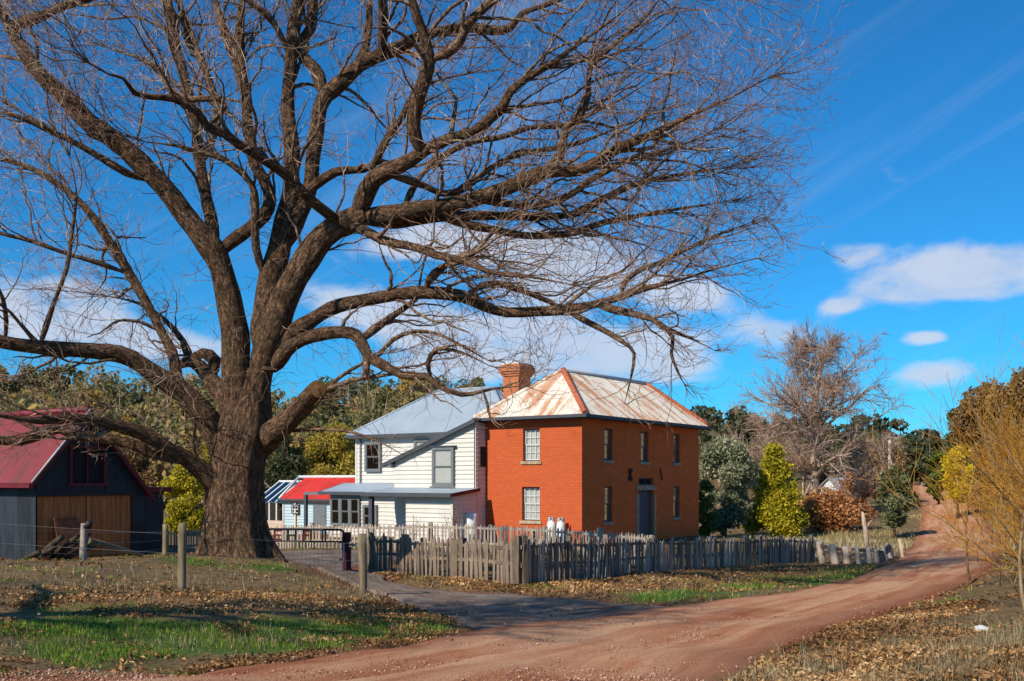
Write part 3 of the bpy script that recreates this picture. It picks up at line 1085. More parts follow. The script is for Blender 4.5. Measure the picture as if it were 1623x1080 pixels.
def boards(bl, ax, c, z0, z1, step, ufun, mat='board_white', name='weatherboard', outward=True):
    """lapped boards, each its own piece; ufun(z) -> (u0,u1) clear extent at height z."""
    n = int(math.ceil((z1 - z0) / step))
    cache = {}
    for i in range(n):
        a, b = z0 + i * step, min(z0 + (i + 1) * step + 0.012, z1)
        la, lb = ufun(a), ufun(b)
        key = (round(la[0], 3), round(la[1], 3), round(lb[0], 3), round(lb[1], 3), round(b - a, 3))
        if la[1] - la[0] < 0.03:
            continue
        lb = (min(lb[0], la[1] - 0.01), max(lb[1], lb[0] + 0.01))
        if key not in cache:
            mb = MB()
            P = [P3(ax, c, la[0], 0, -0.050), P3(ax, c, la[1], 0, -0.050), P3(ax, c, la[0], 0, -0.002), P3(ax, c, la[1], 0, -0.002),
                 P3(ax, c, lb[0], b - a, -0.012), P3(ax, c, lb[1], b - a, -0.012), P3(ax, c, lb[0], b - a, -0.002), P3(ax, c, lb[1], b - a, -0.002)]
            mb.hexa(P)
            ob = mb.build(name, M[mat], bl.e, (bl.off[0], bl.off[1], 0))
            cache[key] = ob.data
        else:
            ob = obj(name, cache[key], None, bl.e)
        ob.location = (0, 0, a - bl.off[2])


# ---- the brick house
LB, WB = 11.7, 4.93
ZE, ZR, OH = 5.60, 7.82, 0.40
brick = Bld('brick_house', 0, 0, HG, 'two-storey orange brick house with rust-streaked white hip roof', 'house')
wins_end = []
u1, z1 = on_b(829, 680, 0); u0, z0 = on_b(855.5, 731, 0); wins_end.append((u0, u1, z0, z1))
u1, z1 = on_b(827.5, 772, 0); u0, z0 = on_b(855.5, 826, 0); wins_end.append((u0, u1, z0, z1))
ops = wins_end
mb = wall_panel(MB(), 'b', 0, 0, WB, HG - 0.3, ZE - 0.08, ops, 0.24)
brick.put(mb, 'wall', M['brick_paint'])['label'] = 'smooth painted bright orange end wall'
fr = []
for pa, pb in (((957.5, 679), (971, 730)), ((1015.5, 684), (1028, 732.5)), ((1067.5, 687.5), (1077.5, 734)), ((958, 771), (971, 827)), ((1067.5, 771), (1077.5, 819.5))):
    b0, zt = on_a(pa[0], pa[1], 0); b1, zb = on_a(pb[0], pb[1], 0)
    fr.append((b0, b1, zb, zt))
d0, dz1 = on_a(1012.5, 777.5, 0); d1, _ = on_a(1036, 777.5, 0)
tr0, tz1 = on_a(1012, 758, 0); tr1, tz0 = on_a(1035, 769, 0)
door_op = (d0, d1, HG, dz1)
tr_op = (d0, d1, tz0, tz1)
mb = wall_panel(MB(), 'a', 0, 0, LB, HG - 0.3, ZE - 0.08, fr + [door_op, tr_op], 0.26)
brick.put(mb, 'wall', M['brick_raw'])['label'] = 'stained bare brick front wall'
mb = MB(); mb.quad((LB, 0, HG - 0.3), (LB, WB, HG - 0.3), (LB, WB, ZE - .08), (LB, 0, ZE - .08))
brick.put(mb, 'wall', M['brick_raw'])
mb = MB(); mb.quad((LB, WB, HG - 0.3), (0, WB, HG - 0.3), (0, WB, ZE - .08), (LB, WB, ZE - .08))
brick.put(mb, 'wall', M['brick_raw'])
for a0, a1, zb, zt in wins_end:
    window(brick, 'b', 0, a0, a1, zb, zt, 0.11, 3, 2, 'trim_grey', 'frame_white', 0.98, 0.05, (0.13, 0.06, 'stone'))
for i, (b0, b1, zb, zt) in enumerate(fr):
    window(brick, 'a', 0, b0, b1, zb, zt, 0.10, 3, 2, 'trim_grey', 'frame_grey', (0.98, 0.98, 0.98, 0.55, 0.55)[i], 0.05, (0.13, 0.05, 'stone'))
# flat brick arch panels over the openings (the lighter courses)
# door: panelled leaf, stone surround laid as blocks, transom light
mb = MB(); pbox(mb, 'a', 0, d0 + 0.004, d1 - 0.004, HG, dz1 - 0.005, 0.16, 0.21)
door = brick.put(mb, 'door', M['door_blue'])
for k in range(5):
    x0 = d0 + 0.02 + (d1 - d0 - 0.04) * k / 5
    mb = MB(); pbox(mb, 'a', 0, x0 + 0.006, x0 + (d1 - d0 - 0.04) / 5 - 0.006, HG + 0.05, dz1 - 0.05, 0.145, 0.159)
    brick.put(mb, 'door_board', M['door_blue'], door)
mb = MB(); mb.tube([(d0 + 0.14, 0.15, HG + 1.02), (d0 + 0.14, 0.08, HG + 1.02)], [0.02, 0.035], 8)
brick.put(mb, 'door_handle', M['iron'], door)
sw = 0.24
zz = HG
hs_ = [0.55, 0.38, 0.5, 0.42, 0.36]
for side in (0, 1):
    z = HG
    for k, h in enumerate(hs_):
        t = min(z + h, dz1)
        if t - z < 0.05: break
        mb = MB(); x0 = d0 - sw if side == 0 else d1
        pbox(mb, 'a', 0, x0 + 0.003, x0 + sw - 0.003, z + 0.004, t - 0.004, -0.03, 0.14)
        brick.put(mb, 'stone', M['stone'], door)
        z = t
mb = MB(); pbox(mb, 'a', 0, d0 - sw - 0.03, d1 + sw + 0.03, dz1 + 0.004, tz0 - 0.02, -0.05, 0.14)
brick.put(mb, 'stone', M['stone'], door)
mb = MB(); pbox(mb, 'a', 0, d0 - 0.15, d1 + 0.15, HG - 0.05, HG + 0.02, -0.45, 0.10)
brick.put(mb, 'doorstep', M['stone'], door)
mb = MB(); pbox(mb, 'a', 0, d0 + .003, d1 - .003, tz0 + .003, tz1 - .003, 0.18, 0.20)
tw = brick.put(mb, 'transom_light', M['dark'])
mb = MB()
pbox(mb, 'a', 0, d0 + .01, d1 - .01, tz0 + .01, tz0 + .05, 0.10, 0.16); pbox(mb, 'a', 0, d0 + .01, d1 - .01, tz1 - .05, tz1 - .01, 0.10, 0.16)
pbox(mb, 'a', 0, (d0 + d1) / 2 - .02, (d0 + d1) / 2 + .02, tz0 + .05, tz1 - .05, 0.10, 0.16)
brick.put(mb, 'frame', M['trim_grey'], tw)
# wall anchors: an X and a single bar
for (px, py), arms in (((998, 753), (50, 128, 90)), ((1047, 752), (112,))):
    b, z = on_a(px, py, 0)
    mb = MB()
    for k, an in enumerate(arms):
        dx, dz = 0.30 * math.cos(R_(an)), 0.30 * math.sin(R_(an))
        mb.bar((b - dx, -0.035 - 0.012 * k, z - dz), (b + dx, -0.035 - 0.012 * k, z + dz), 0.05, 0.05, (0, 1, 0))
    o = brick.put(mb, 'wall_anchor', M['iron'])
    o['label'] = 'black iron star-shaped wall anchor' if len(arms) > 1 else 'black iron bar wall anchor'
# roof
run = WB / 2 + OH
Hs = math.hypot(run, ZR - ZE)
b1r, b2r = 2.5, 10.55
roof_e = empty('roof', (0, 0, 0)); roof_e.parent = brick.e
def trap(s1, s2, Ls, H):
    return lambda s: H * min(1.0, s / s1 if s1 > 0 else 1.0, (Ls - s) / (Ls - s2) if Ls > s2 else 1.0)
zero = lambda s: 0.0
Lf = LB + 2 * OH
mb = corr(MB(), (-OH, -OH, ZE), (1, 0, 0), (0, run, ZR - ZE), Lf, zero, trap(b1r + OH, b2r + OH, Lf, Hs))
brick.put(mb, 'roof_slope', M['roof_rust_x'], roof_e)
mb = corr(MB(), (LB + OH, WB + OH, ZE), (-1, 0, 0), (0, -run, ZR - ZE), Lf, zero, trap(LB + OH - b2r, LB + OH - b1r, Lf, Hs))
brick.put(mb, 'roof_slope', M['roof_rust_x'], roof_e)
We = WB + 2 * OH
mb = corr(MB(), (-OH, WB + OH, ZE), (0, -1, 0), (b1r + OH, 0, ZR - ZE), We, zero, trap(We / 2, We / 2, We, math.hypot(b1r + OH, ZR - ZE)))
brick.put(mb, 'roof_slope', M['roof_rust_y'], roof_e)
mb = corr(MB(), (LB + OH, -OH, ZE), (0, 1, 0), (b2r - LB - OH, 0, ZR - ZE), We, zero, trap(We / 2, We / 2, We, math.hypot(LB + OH - b2r, ZR - ZE)))
brick.put(mb, 'roof_slope', M['roof_rust_y'], roof_e)
am = WB / 2
for p, q, lab in (((-OH, -OH), (b1r, am), 1), ((LB + OH, -OH), (b2r, am), 1), ((-OH, WB + OH), (b1r, am), 0), ((LB + OH, WB + OH), (b2r, am), 0)):
    P = np.array([(p[0] * (1 - t) + q[0] * t, p[1] * (1 - t) + q[1] * t, ZE + (ZR - ZE) * t + 0.02) for t in np.linspace(0, 1, 9)])
    mb = MB(); mb.tube(P, 0.13 if lab else 0.10, 8)
    V = np.array(mb.v)
    brick.put(mb, 'hip_cap', M['rust_cap'] if lab else M['roof_rust_x'], roof_e)
mb = MB(); mb.tube([(b1r - 0.05, am, ZR + 0.01), (b2r + 0.05, am, ZR + 0.01)], 0.11, 8)
brick.put(mb, 'ridge_cap', M['metal_grey'], roof_e)
# gutter and soffit
g0, g1 = -OH - 0.10, -OH + 0.02
mb = MB()
mb.box(-OH - 0.10, LB + OH + 0.10, -OH - 0.10, -OH + 0.02, ZE - 0.13, ZE - 0.004)
mb.box(-OH - 0.10, -OH + 0.02, -OH + 0.021, WB + OH + 0.02, ZE - 0.13, ZE - 0.004)
mb.box(LB + OH - 0.02, LB + OH + 0.10, -OH + 0.021, WB + OH + 0.02, ZE - 0.13, ZE - 0.004)
brick.put(mb, 'gutter', M['trim_grey'])
mb = MB()
mb.box(-OH + 0.022, LB + OH - 0.022, -OH + 0.022, WB + OH - 0.02, ZE - 0.17, ZE - 0.12)
brick.put(mb, 'soffit', M['trim_grey'])
# chimney
pc = np.array([W(822, 600, 46.9)[0], 46.9]) - C0
cb, ca_ = pc @ RV, pc @ LV
ch = MB(); zc0, zc1 = 5.3, EYE + (HY - 574) / F * 46.9
ch.box(cb, cb + 1.0, ca_, ca_ + 0.88, zc0, zc1 - 0.62)
chim = brick.put(ch, 'chimney', M['brick_chim'])
for k, (e, z0, z1) in enumerate(((0.06, 0.62, 0.52), (0.11, 0.52, 0.42), (0.155, 0.42, 0.17), (0.10, 0.17, 0.07))):
    mb = MB(); mb.box(cb - e, cb + 1.0 + e, ca_ - e, ca_ + 0.88 + e, zc1 - z0, zc1 - z1)
    brick.put(mb, 'corbel_course', M['brick_chim'], chim)
mb = MB(); mb.box(cb - 0.05, cb + 1.05, ca_ - 0.05, ca_ + 0.93, zc1 - 0.07, zc1 - 0.01)
brick.put(mb, 'cap', M['metal_white'], chim)
for k in range(3):
    mb = MB(); x = cb + 0.05 + 0.02 * k; y = ca_ + 0.12 + 0.3 * k
    mb.tube([(x, y, zc1 - 0.012), (x, y, zc1 + 0.10)], [0.05, 0.03], 7)
    brick.put(mb, 'cap_stud', M['metal_white'], chim)
am_b, am_a = cb + 1.35, ca_ + 0.5
mb = MB(); zt = EYE + (HY - 541) / F * 47.5
mb.tube([(am_b, am_a, 5.6), (am_b, am_a, zt)], 0.02, 6)
ant = brick.put(mb, 'antenna_mast', M['metal_grey'])
for k in range(5):
    mb = MB(); z = zt - 0.1 - 0.16 * k; w = 0.32 - 0.03 * k
    mb.tube([(am_b - w, am_a + w, z), (am_b + w, am_a - w, z)], 0.009, 5)
    brick.put(mb, 'antenna_rod', M['metal_grey'], ant)

# ---- the cream weatherboard house behind
wb = Bld('weatherboard_house', -0.66, WB, HG, 'cream weatherboard house with blue-grey roof joined to the brick house', 'house')
bw = -0.66                                    # wing front plane
aw0 = WB + 0.05
aw1 = on_b(626, 740, bw)[0]
zwt = on_b(752, 668, bw)[1]; zwl = on_b(626, 731, bw)[1]
def wing_top(a):
    return zwt + (zwl - zwt) * (a - aw0) / (aw1 - aw0)
mb = MB()
mb.prism([(bw, aw0, HG - .2), (bw, aw1, HG - .2), (bw, aw1, wing_top(aw1) - .05), (bw, aw0, wing_top(aw0) - .05)], (2.9, 0, 0))
wb.put(mb, 'wing_wall', M['board_white'])
def wing_u(z):
    a = aw1 if z < wing_top(aw1) - 0.05 else aw0 + (z + 0.05 - zwt) / (zwl - zwt) * (aw1 - aw0)
    return (aw0 + 0.09, max(a - 0.02, aw0 + 0.1) if z > HG + 9 else a - 0.0)
boards(wb, 'b', bw, HG + 0.1, zwt - 0.1, 0.2, wing_u)
# corner boards
mb = MB(); mb.box(bw - 0.065, bw - 0.001, aw0 - 0.02, aw0 + 0.088, HG, zwt - 0.06)
wb.put(mb, 'corner_board', M['board_white'])
mb = MB(); mb.box(bw - 0.10, bw - 0.066, aw0 + 0.02, aw0 + 0.05, HG, zwt - 0.1)
wb.put(mb, 'downpipe', M['trim_grey'])
# wing side wall boards (towards the brick) with a dark window
boards(wb, 'a', aw0, HG + 0.1, zwt - 0.1, 0.2, lambda z: (bw + 0.01, -0.02), 'board_white')
mb = MB()
bs0, zs1 = on_a(758.5, 708, aw0 - 0.05); bs1, zs0 = on_a(767, 740, aw0 - 0.05)
mb.box(-0.42, -0.06, aw0 - 0.075, aw0 - 0.052, zs0, zs1)
wb.put(mb, 'side_window', M['dark'])
# wing roof: sloping skillion with dark fascia
sl = (zwl - zwt) / (aw1 - aw0)
ae = on_b(611, 738, bw)[0]
mb = MB()
zt0 = zwt + 0.03; zt1 = zwt + sl * (ae - aw0) + 0.03
mb.prism([(bw - 0.25, aw0 - 0.12, zt0 - sl * 0.12), (bw - 0.25, ae, zt1), (bw - 0.25, ae, zt1 + 0.06), (bw - 0.25, aw0 - 0.12, zt0 + 0.06 - sl * 0.12)], (3.2, 0, 0))
wr = wb.put(mb, 'wing_roof', M['roof_blue'])
mb = MB()
mb.prism([(bw - 0.29, aw0 - 0.12, zt0 - .14 - sl * .12), (bw - 0.29, ae + .02, zt1 - .14), (bw - 0.29, ae + .02, zt1 + .05), (bw - 0.29, aw0 - .12, zt0 + .05 - sl * .12)], (0.037, 0, 0))
wb.put(mb, 'barge_board', M['trim_grey'], wr)
mb = MB(); mb.prism([(bw - 0.25, aw1 + .02, zt1 - .13), (bw - .25, ae, zt1 - .13), (bw - .25, ae, zt1 - .01), (bw - .25, aw1 + .02, zt1 + .06)], (3.0, 0, 0))
wb.put(mb, 'soffit', M['frame_grey'], wr)
a1, zt = on_b(688, 709, bw); a0, zb = on_b(722, 771, bw)
w = window(wb, 'b', bw, a0, a1, zb, zt, -0.075, 1, 1, 'frame_grey', 'frame_grey', 0.98, 0.12, (0.07, 0.21, 'frame_grey'), 'tall grey-framed sash window with white blind', True, False)
mb = MB(); mb.box(bw - 0.22, bw - 0.055, a0 - 0.12, a1 + 0.12, zt + 0.002, zt + 0.05)
wb.put(mb, 'head_flashing', M['trim_grey'], w)

# back block
bb, bd = bw + 3.0, 6.0
ab0, ab1 = WB + 0.4, on_b(565, 700, bb)[0]
zeb = on_b(562, 690, bb)[1] - 0.02
zrb = EYE + 4.65
mb = MB(); mb.box(bb, bb + bd, ab0, ab1, HG - .2, zeb - .1)
wb.put(mb, 'main_wall', M['board_white'])
boards(wb, 'b', bb, HG + 0.1, zeb - 0.12, 0.2, lambda z: (on_b(700, 700, bb)[0] if z > 3 else aw1 - 0.3, ab1 - 0.08))
mb = MB(); mb.box(bb - 0.065, bb - 0.001, ab1 - 0.078, ab1 + 0.03, HG, zeb - .1)
wb.put(mb, 'corner_board', M['board_white'])
dp = on_b(573, 700, bb)[0]
mb = MB(); mb.tube([(bb - 0.09, dp, HG), (bb - 0.09, dp, zeb - 0.12)], 0.045, 8)
wb.put(mb, 'downpipe', M['frame_grey'])
r2 = empty('roof', (0, 0, 0)); r2.parent = wb.e
o2 = 0.35
ahip = ab1 - bd / 2; ahip2 = ab0 + bd / 2
hb = math.hypot(bd / 2 + o2, zrb - zeb)
Lb = ab1 - ab0 + 2 * o2
def seam_slope(mb, o, ud, vd, Ls, v1):
    return corr(mb, o, ud, vd, Ls, zero, v1, 0.2, 0.012, 2)
mb = seam_slope(MB(), (bb - o2, ab1 + o2, zeb), (0, -1, 0), (bd / 2 + o2, 0, zrb - zeb), Lb, trap(bd / 2 + o2, Lb - bd / 2 - o2, Lb, hb))
wb.put(mb, 'roof_slope', M['roof_blue'], r2)
mb = seam_slope(MB(), (bb + bd + o2, ab0 - o2, zeb), (0, 1, 0), (-bd / 2 - o2, 0, zrb - zeb), Lb, trap(bd / 2 + o2, Lb - bd / 2 - o2, Lb, hb))
wb.put(mb, 'roof_slope', M['roof_blue'], r2)
mb = seam_slope(MB(), (bb + bd + o2, ab1 + o2, zeb), (-1, 0, 0), (0, -bd / 2 - o2, zrb - zeb), bd + 2 * o2, trap(bd / 2 + o2, bd / 2 + o2, bd + 2 * o2, hb))
wb.put(mb, 'roof_slope', M['roof_blue'], r2)
mb = seam_slope(MB(), (bb - o2, ab0 - o2, zeb), (1, 0, 0), (0, bd / 2 + o2, zrb - zeb), bd + 2 * o2, trap(bd / 2 + o2, bd / 2 + o2, bd + 2 * o2, hb))
wb.put(mb, 'roof_slope', M['roof_blue'], r2)
for p, q in (((bb - o2, ab1 + o2, zeb), (bb + bd / 2, ahip, zrb)), ((bb - o2, ab0 - o2, zeb), (bb + bd / 2, ahip2, zrb)), ((bb + bd / 2, ahip, zrb), (bb + bd / 2, ahip2, zrb))):
    mb = MB(); mb.tube([np.array(p) + (0, 0, .02), np.array(q) + (0, 0, .02)], 0.06, 8)
    wb.put(mb, 'ridge_cap', M['roof_blue'], r2)
mb = MB()
mb.box(bb - o2 - .1, bb - o2 + .02, ab0 - o2, ab1 + o2 + .1, zeb - .15, zeb - .004)
mb.box(bb - o2 + .021, bb + bd + o2, ab1 + o2 - .02, ab1 + o2 + .1, zeb - .15, zeb - .004)
wb.put(mb, 'gutter', M['trim_grey'])
mb = MB(); mb.box(bb - o2 + .022, bb + bd + o2 - .022, ab0 - .1, ab1 + o2 - .022, zeb - .17, zeb - .13)
wb.put(mb, 'soffit', M['board_white'])
a1, zt = on_b(581, 701, bb); a0, zb = on_b(606, 748, bb)
window(wb, 'b', bb, a0, a1, zb, zt, -0.075, 1, 1, 'frame_grey', 'frame_grey', 0.0, 0.12, None, 'dark grey-framed upstairs sash window', True, False)
a1, zt = on_b(659, 697, bb); a0, zb = on_b(682, 735, bb)
window(wb, 'b', bb, a0, a1, zb, zt, -0.075, 1, 1, 'frame_grey', 'frame_grey', 0.3, 0.10, None, None, True, False)

# front lean-to with porch
bl_ = bw - 1.67
al0 = WB
zlt = on_b(740, 776, bw)[1]; zlf = on_b(719, 783, bl_)[1]
al1 = on_b(644, 800, bl_)[0]; alr = on_b(583, 786, bl_)[0]
mb = MB(); mb.prism([(bl_, al0 + .05, HG - .2), (bw + .0, al0 + .05, HG - .2), (bw + .0, al0 + .05, zlt - .06), (bl_, al0 + .05, zlf - .08)], (0, al1 - al0 - .05, 0))
wb.put(mb, 'lean_to_wall', M['board_white'])
boards(wb, 'b', bl_, HG + .1, zlf - .1, 0.19, lambda z: (al0 + .14, al1))
boards(wb, 'a', al0 + .05, HG + .1, zlf - .1, 0.19, lambda z: (bl_ + .08, bw - .05))
mb = MB(); mb.box(bl_ - .065, bl_ - .001, al0 + .005, al0 + .138, HG, zlf - .06)
wb.put(mb, 'corner_board', M['board_white'])
mb = MB(); mb.prism([(bl_ - .35, al0 - .15, zlf - .03), (bw - .035, al0 - .15, zlt + .02), (bw - .035, al0 - .15, zlt + .06), (bl_ - .35, al0 - .15, zlf + .02)], (0, alr - al0 + .15, 0))
lr = wb.put(mb, 'lean_to_roof', M['roof_blue'])
mb = MB(); mb.box(bl_ - .45, bl_ - .352, al0 - .17, alr + .05, zlf - .14, zlf + .03)
wb.put(mb, 'gutter', M['trim_grey'], lr)
mb = MB(); mb.prism([(bl_ - .35, al0 - .19, zlf - .13), (bw - .035, al0 - .19, zlt - .08), (bw - .035, al0 - .19, zlt + .07), (bl_ - .35, al0 - .19, zlf + .03)], (0, .03, 0))
wb.put(mb, 'barge_board', M['maroon'], lr)
ap = on_b(588.5, 800, bl_ - .2)[0]
mb = MB(); mb.box(bl_ - .28, bl_ - .10, ap - .1, ap + .1, HG - .1, zlf - .15)
wb.put(mb, 'porch_post', M['trim_grey'])
a0 = on_b(641.5, 800, bl_ + .6)[0]; a1 = on_b(634, 800, bl_ + .6)[0]
mb = MB(); mb.box(bw - .9, bw - .05, al1 + .03, al1 + .55, HG, zlf - .25)
wb.put(mb, 'porch_doorway', M['dark'])
# verandah room
bv = 0.9
av0 = aw1 + 0.02
av1 = on_b(523, 800, bv)[0]; av2 = on_b(515, 781, bv)[0]
zvf = on_b(522, 781, bv)[1]; zvb = on_b(600, 767.5, bb)[1]
mb = MB(); mb.box(bv, bb - .06, av0, av1, HG - .2, zvf - .1)
wb.put(mb, 'verandah_wall', M['board_white'])
boards(wb, 'b', bv, HG + .1, zvf - .1, 0.2, lambda z: (av0 + .01, av1 - .05))
mb = MB(); mb.prism([(bv - .35, av0, zvf), (bb - .05, av0, zvb), (bb - .05, av0, zvb + .05), (bv - .35, av0, zvf + .05)], (0, av2 - av0, 0))
vr = wb.put(mb, 'verandah_roof', M['roof_blue'])
mb = MB(); mb.box(bv - .44, bv - .352, av0, av2 + .05, zvf - .1, zvf + .06)
wb.put(mb, 'gutter', M['trim_grey'], vr)
mb = MB(); mb.prism([(bv - .35, av2 + .001, zvf - .09), (bb - .05, av2 + .001, zvb - .09), (bb - .05, av2 + .001, zvb + .06), (bv - .35, av2 + .001, zvf + .06)], (0, .04, 0))
wb.put(mb, 'barge_board', M['trim_grey'], vr)
a1, zt = on_b(527, 788, bv); a0, zb = on_b(573, 834, bv)
for k in range(3):
    q0, q1 = a0 + (a1 - a0) * k / 3, a0 + (a1 - a0) * (k + 1) / 3
    window(wb, 'b', bv, q0 + .004, q1 - .004, zb, zt, -0.075, 1, 1, 'frame_grey', 'frame_grey', 0.0, 0.08, None, None, True, False)
a1, zt = on_b(578, 800, bv); a0, zb = on_b(600, 836, bv)
window(wb, 'b', bv, a0, a1, zb, zt, -0.075, 1, 1, 'frame_grey', 'frame_grey', 0.0, 0.10, None, None, True, False)
apg = on_b(488, 781, bv)[0]
mb = MB(); mb.box(bv - .2, bv - .06, av2 + .05, apg + .1, zvf - .12, zvf + .03)
wb.put(mb, 'pergola_beam', M['frame_grey'])
mb = MB(); mb.box(bv - .2, bv - .06, apg - .07, apg + .09, HG - .2, zvf - .121)
wb.put(mb, 'pergola_post', M['trim_grey'])

# ---- red-roofed outbuilding and glasshouse
bo = 5.1
ao1 = on_b(451, 800, bo)[0]; ao0 = on_b(575, 800, bo)[0]
pO = hf(bo, (ao0 + ao1) / 2); zO = gz(*pO)
ob = Bld('outbuilding', bo, (ao0 + ao1) / 2, zO, 'pale blue boarded outbuilding with bright red roof behind the gate', 'outbuilding')
zoe = on_b(500, 791, bo)[1]; brd = bo + 1.9
zor = on_b(500, 756, brd)[1]
mb = MB(); mb.prism([(bo, ao0, zO - .2), (bo + 3.8, ao0, zO - .2), (bo + 3.8, ao0, zoe - .05), (brd, ao0, zor - .08), (bo, ao0, zoe - .05)], (0, ao1 - ao0, 0))
ob.put(mb, 'wall', M['pale_blue'])
boards(ob, 'b', bo, zO + .1, zoe - .25, 0.17, lambda z: (ao0 + .05, ao1 - .02), 'pale_blue')
mb = MB(); mb.box(bo - .075, bo - .052, ao0, ao1, zoe - .25, zoe - .04)
ob.put(mb, 'fascia', M['cream'])
aridge = on_b(474, 756, brd)[0]
mb = corr(MB(), (bo - .25, ao1 + .2, zoe - .03), (0, -1, 0), (brd - bo + .25, 0, zor - zoe), ao1 - ao0 + .4, zero, trap(ao1 + .2 - aridge, 99, ao1 - ao0 + .4, math.hypot(brd - bo + .25, zor - zoe)), 0.09, .012)
rr = ob.put(mb, 'roof', M['roof_red'])
mb = corr(MB(), (bo + 3.8 + .25, ao0 - .2, zoe - .03), (0, 1, 0), (-(brd - bo + .25), 0, zor - zoe), ao1 - ao0 + .4, zero, lambda s: math.hypot(brd - bo + .25, zor - zoe), 0.09, .012)
ob.put(mb, 'rear_slope', M['roof_red'], rr)
mb = MB(); mb.tube([(brd, ao0 - .2, zor), (brd, aridge, zor)], .09, 8); ob.put(mb, 'ridge_cap', M['metal_white'], rr)
mb = MB(); mb.tube([(bo - .25, ao1 + .2, zoe - .01), (brd, aridge, zor)], .07, 8); ob.put(mb, 'hip_cap', M['metal_white'], rr)
mb = MB(); mb.box(bo - .34, bo - .25, ao0 - .2, ao1 + .2, zoe - .12, zoe - .01); ob.put(mb, 'gutter', M['trim_grey'], rr)
a1, zt = on_b(465, 800, bo); a0, zb = on_b(476.5, 815, bo)
window(ob, 'b', bo, a0, a1, zb, zt, -0.09, 2, 1, 'trim_grey', 'frame_white', 0.0, 0.06, None, None, True)
a1, zt = on_b(498, 800, bo); a0, _ = on_b(518, 800, bo)
mb = MB(); mb.box(bo - .09, bo - .052, a0, a1, zO, zt); dr = ob.put(mb, 'door', M['frame_grey'])
mb = MB(); mb.tube([(bo - .092, a0 + .1, zO + 1), (bo - .13, a0 + .1, zO + 1)], .025, 6); ob.put(mb, 'door_handle', M['iron'], dr)
ap = on_b(464, 820, bo - .3)[0]
mb = MB(); mb.box(bo - .14, bo - .077, ap - .06, ap + .06, zO - .1, zoe - .13); ob.put(mb, 'post', M['cream'])

ag0, ag1 = ao1 + .03, on_b(405, 800, bo)[0]
pg = hf(bo, (ag0 + ag1) / 2); zg = gz(*pg)
gh = Bld('glasshouse', bo, (ag0 + ag1) / 2, zg, 'white-framed glasshouse on a bleached board base beside the red-roofed outbuilding', 'glasshouse')
zge = on_b(430, 796, bo)[1]; zgr = on_b(440, 763, brd)[1]; zgs = on_b(430, 825, bo)[1]
for k in range(4):
    z0 = zg - .1 + (zgs - zg + .1) * k / 4; z1 = zg - .1 + (zgs - zg + .1) * (k + 1) / 4
    mb = MB(); mb.box(bo - .03, bo + .03, ag0, ag1, z0 + .004, z1 - .004); gh.put(mb, 'board', M['pink_board'])
ng = 4
for k in range(ng + 1):
    a = ag0 + (ag1 - ag0) * k / ng
    a = min(max(a, ag0 + .05), ag1 - .05)
    mb = MB(); mb.box(bo - .05, bo + .05, a - .045, a + .045, zgs + .002, zge - .04); gh.put(mb, 'mullion', M['metal_white'])
    mb = MB(); mb.bar((bo - .1, a, zge), (brd, a, zgr), .09, .08); gh.put(mb, 'rafter', M['metal_white'])
for k in range(ng):
    a0_, a1_ = ag0 + (ag1 - ag0) * k / ng + .05, ag0 + (ag1 - ag0) * (k + 1) / ng - .05
    mb = MB(); mb.box(bo - .01, bo + .01, a0_, a1_, zgs, zge - .05); gh.put(mb, 'pane', M['glass_blue'])
    mb = MB(); mb.hexa([(bo - .1, a0_, zge - .01), (brd, a0_, zgr - .01), (bo - .1, a1_, zge - .01), (brd, a1_, zgr - .01), (bo - .1, a0_, zge + .005), (brd, a0_, zgr + .005), (bo - .1, a1_, zge + .005), (brd, a1_, zgr + .005)])
    gh.put(mb, 'roof_pane', M['glass_blue'])
mb = MB(); mb.box(bo - .06, bo + .06, ag0, ag1, zge - .04, zge + .02); gh.put(mb, 'eave_rail', M['metal_white'])
mb = MB(); mb.box(brd - .06, brd + .06, ag0, ag1, zgr - .04, zgr + .06); gh.put(mb, 'ridge_rail', M['metal_white'])
mb = MB(); mb.prism([(bo + .06, ag1, zg - .1), (bo + 3.8, ag1, zg - .1), (bo + 3.8, ag1, zge), (brd, ag1, zgr - .06), (bo + .06, ag1, zge - .06)], (0, -.03, 0)); gh.put(mb, 'end_wall', M['pale_blue'])
mb = MB(); mb.hexa([(brd + .05, ag0, zgr - .02), (bo + 3.9, ag0, zge - .02), (brd + .05, ag1, zgr - .02), (bo + 3.9, ag1, zge - .02), (brd + .05, ag0, zgr), (bo + 3.9, ag0, zge), (brd + .05, ag1, zgr), (bo + 3.9, ag1, zge)])
gh.put(mb, 'rear_roof', M['glass_blue'])
mb = MB(); mb.box(bo + 3.75, bo + 3.8, ag0, ag1 - .03, zg - .1, zge - .05); gh.put(mb, 'rear_wall', M['pale_blue'])

# ---- corrugated iron shed on the left
sp_ = np.array([W(57, 0, 34)[0], 34.0]) - C0
bs, as_ = sp_ @ RV, sp_ @ LV
pS = hf(bs, as_); zS = EYE + (HY - 892) / F * 34
shed = Bld('iron_shed', bs, as_, zS, 'dark blue-grey corrugated iron shed with crimson gable roof and timber doors', 'shed')
def sh(px, py, off=0.0):
    return on_a(px, py, as_ + off)
bA, zA = sh(135, 651); bL, zL = sh(42, 766); bR, zR_ = sh(236, 787)
bW1 = sh(228, 780)[0]
LS = 9.0
sl1 = (zA - zL) / (bA - bL); sl2 = (zA - zR_) / (bR - bA)
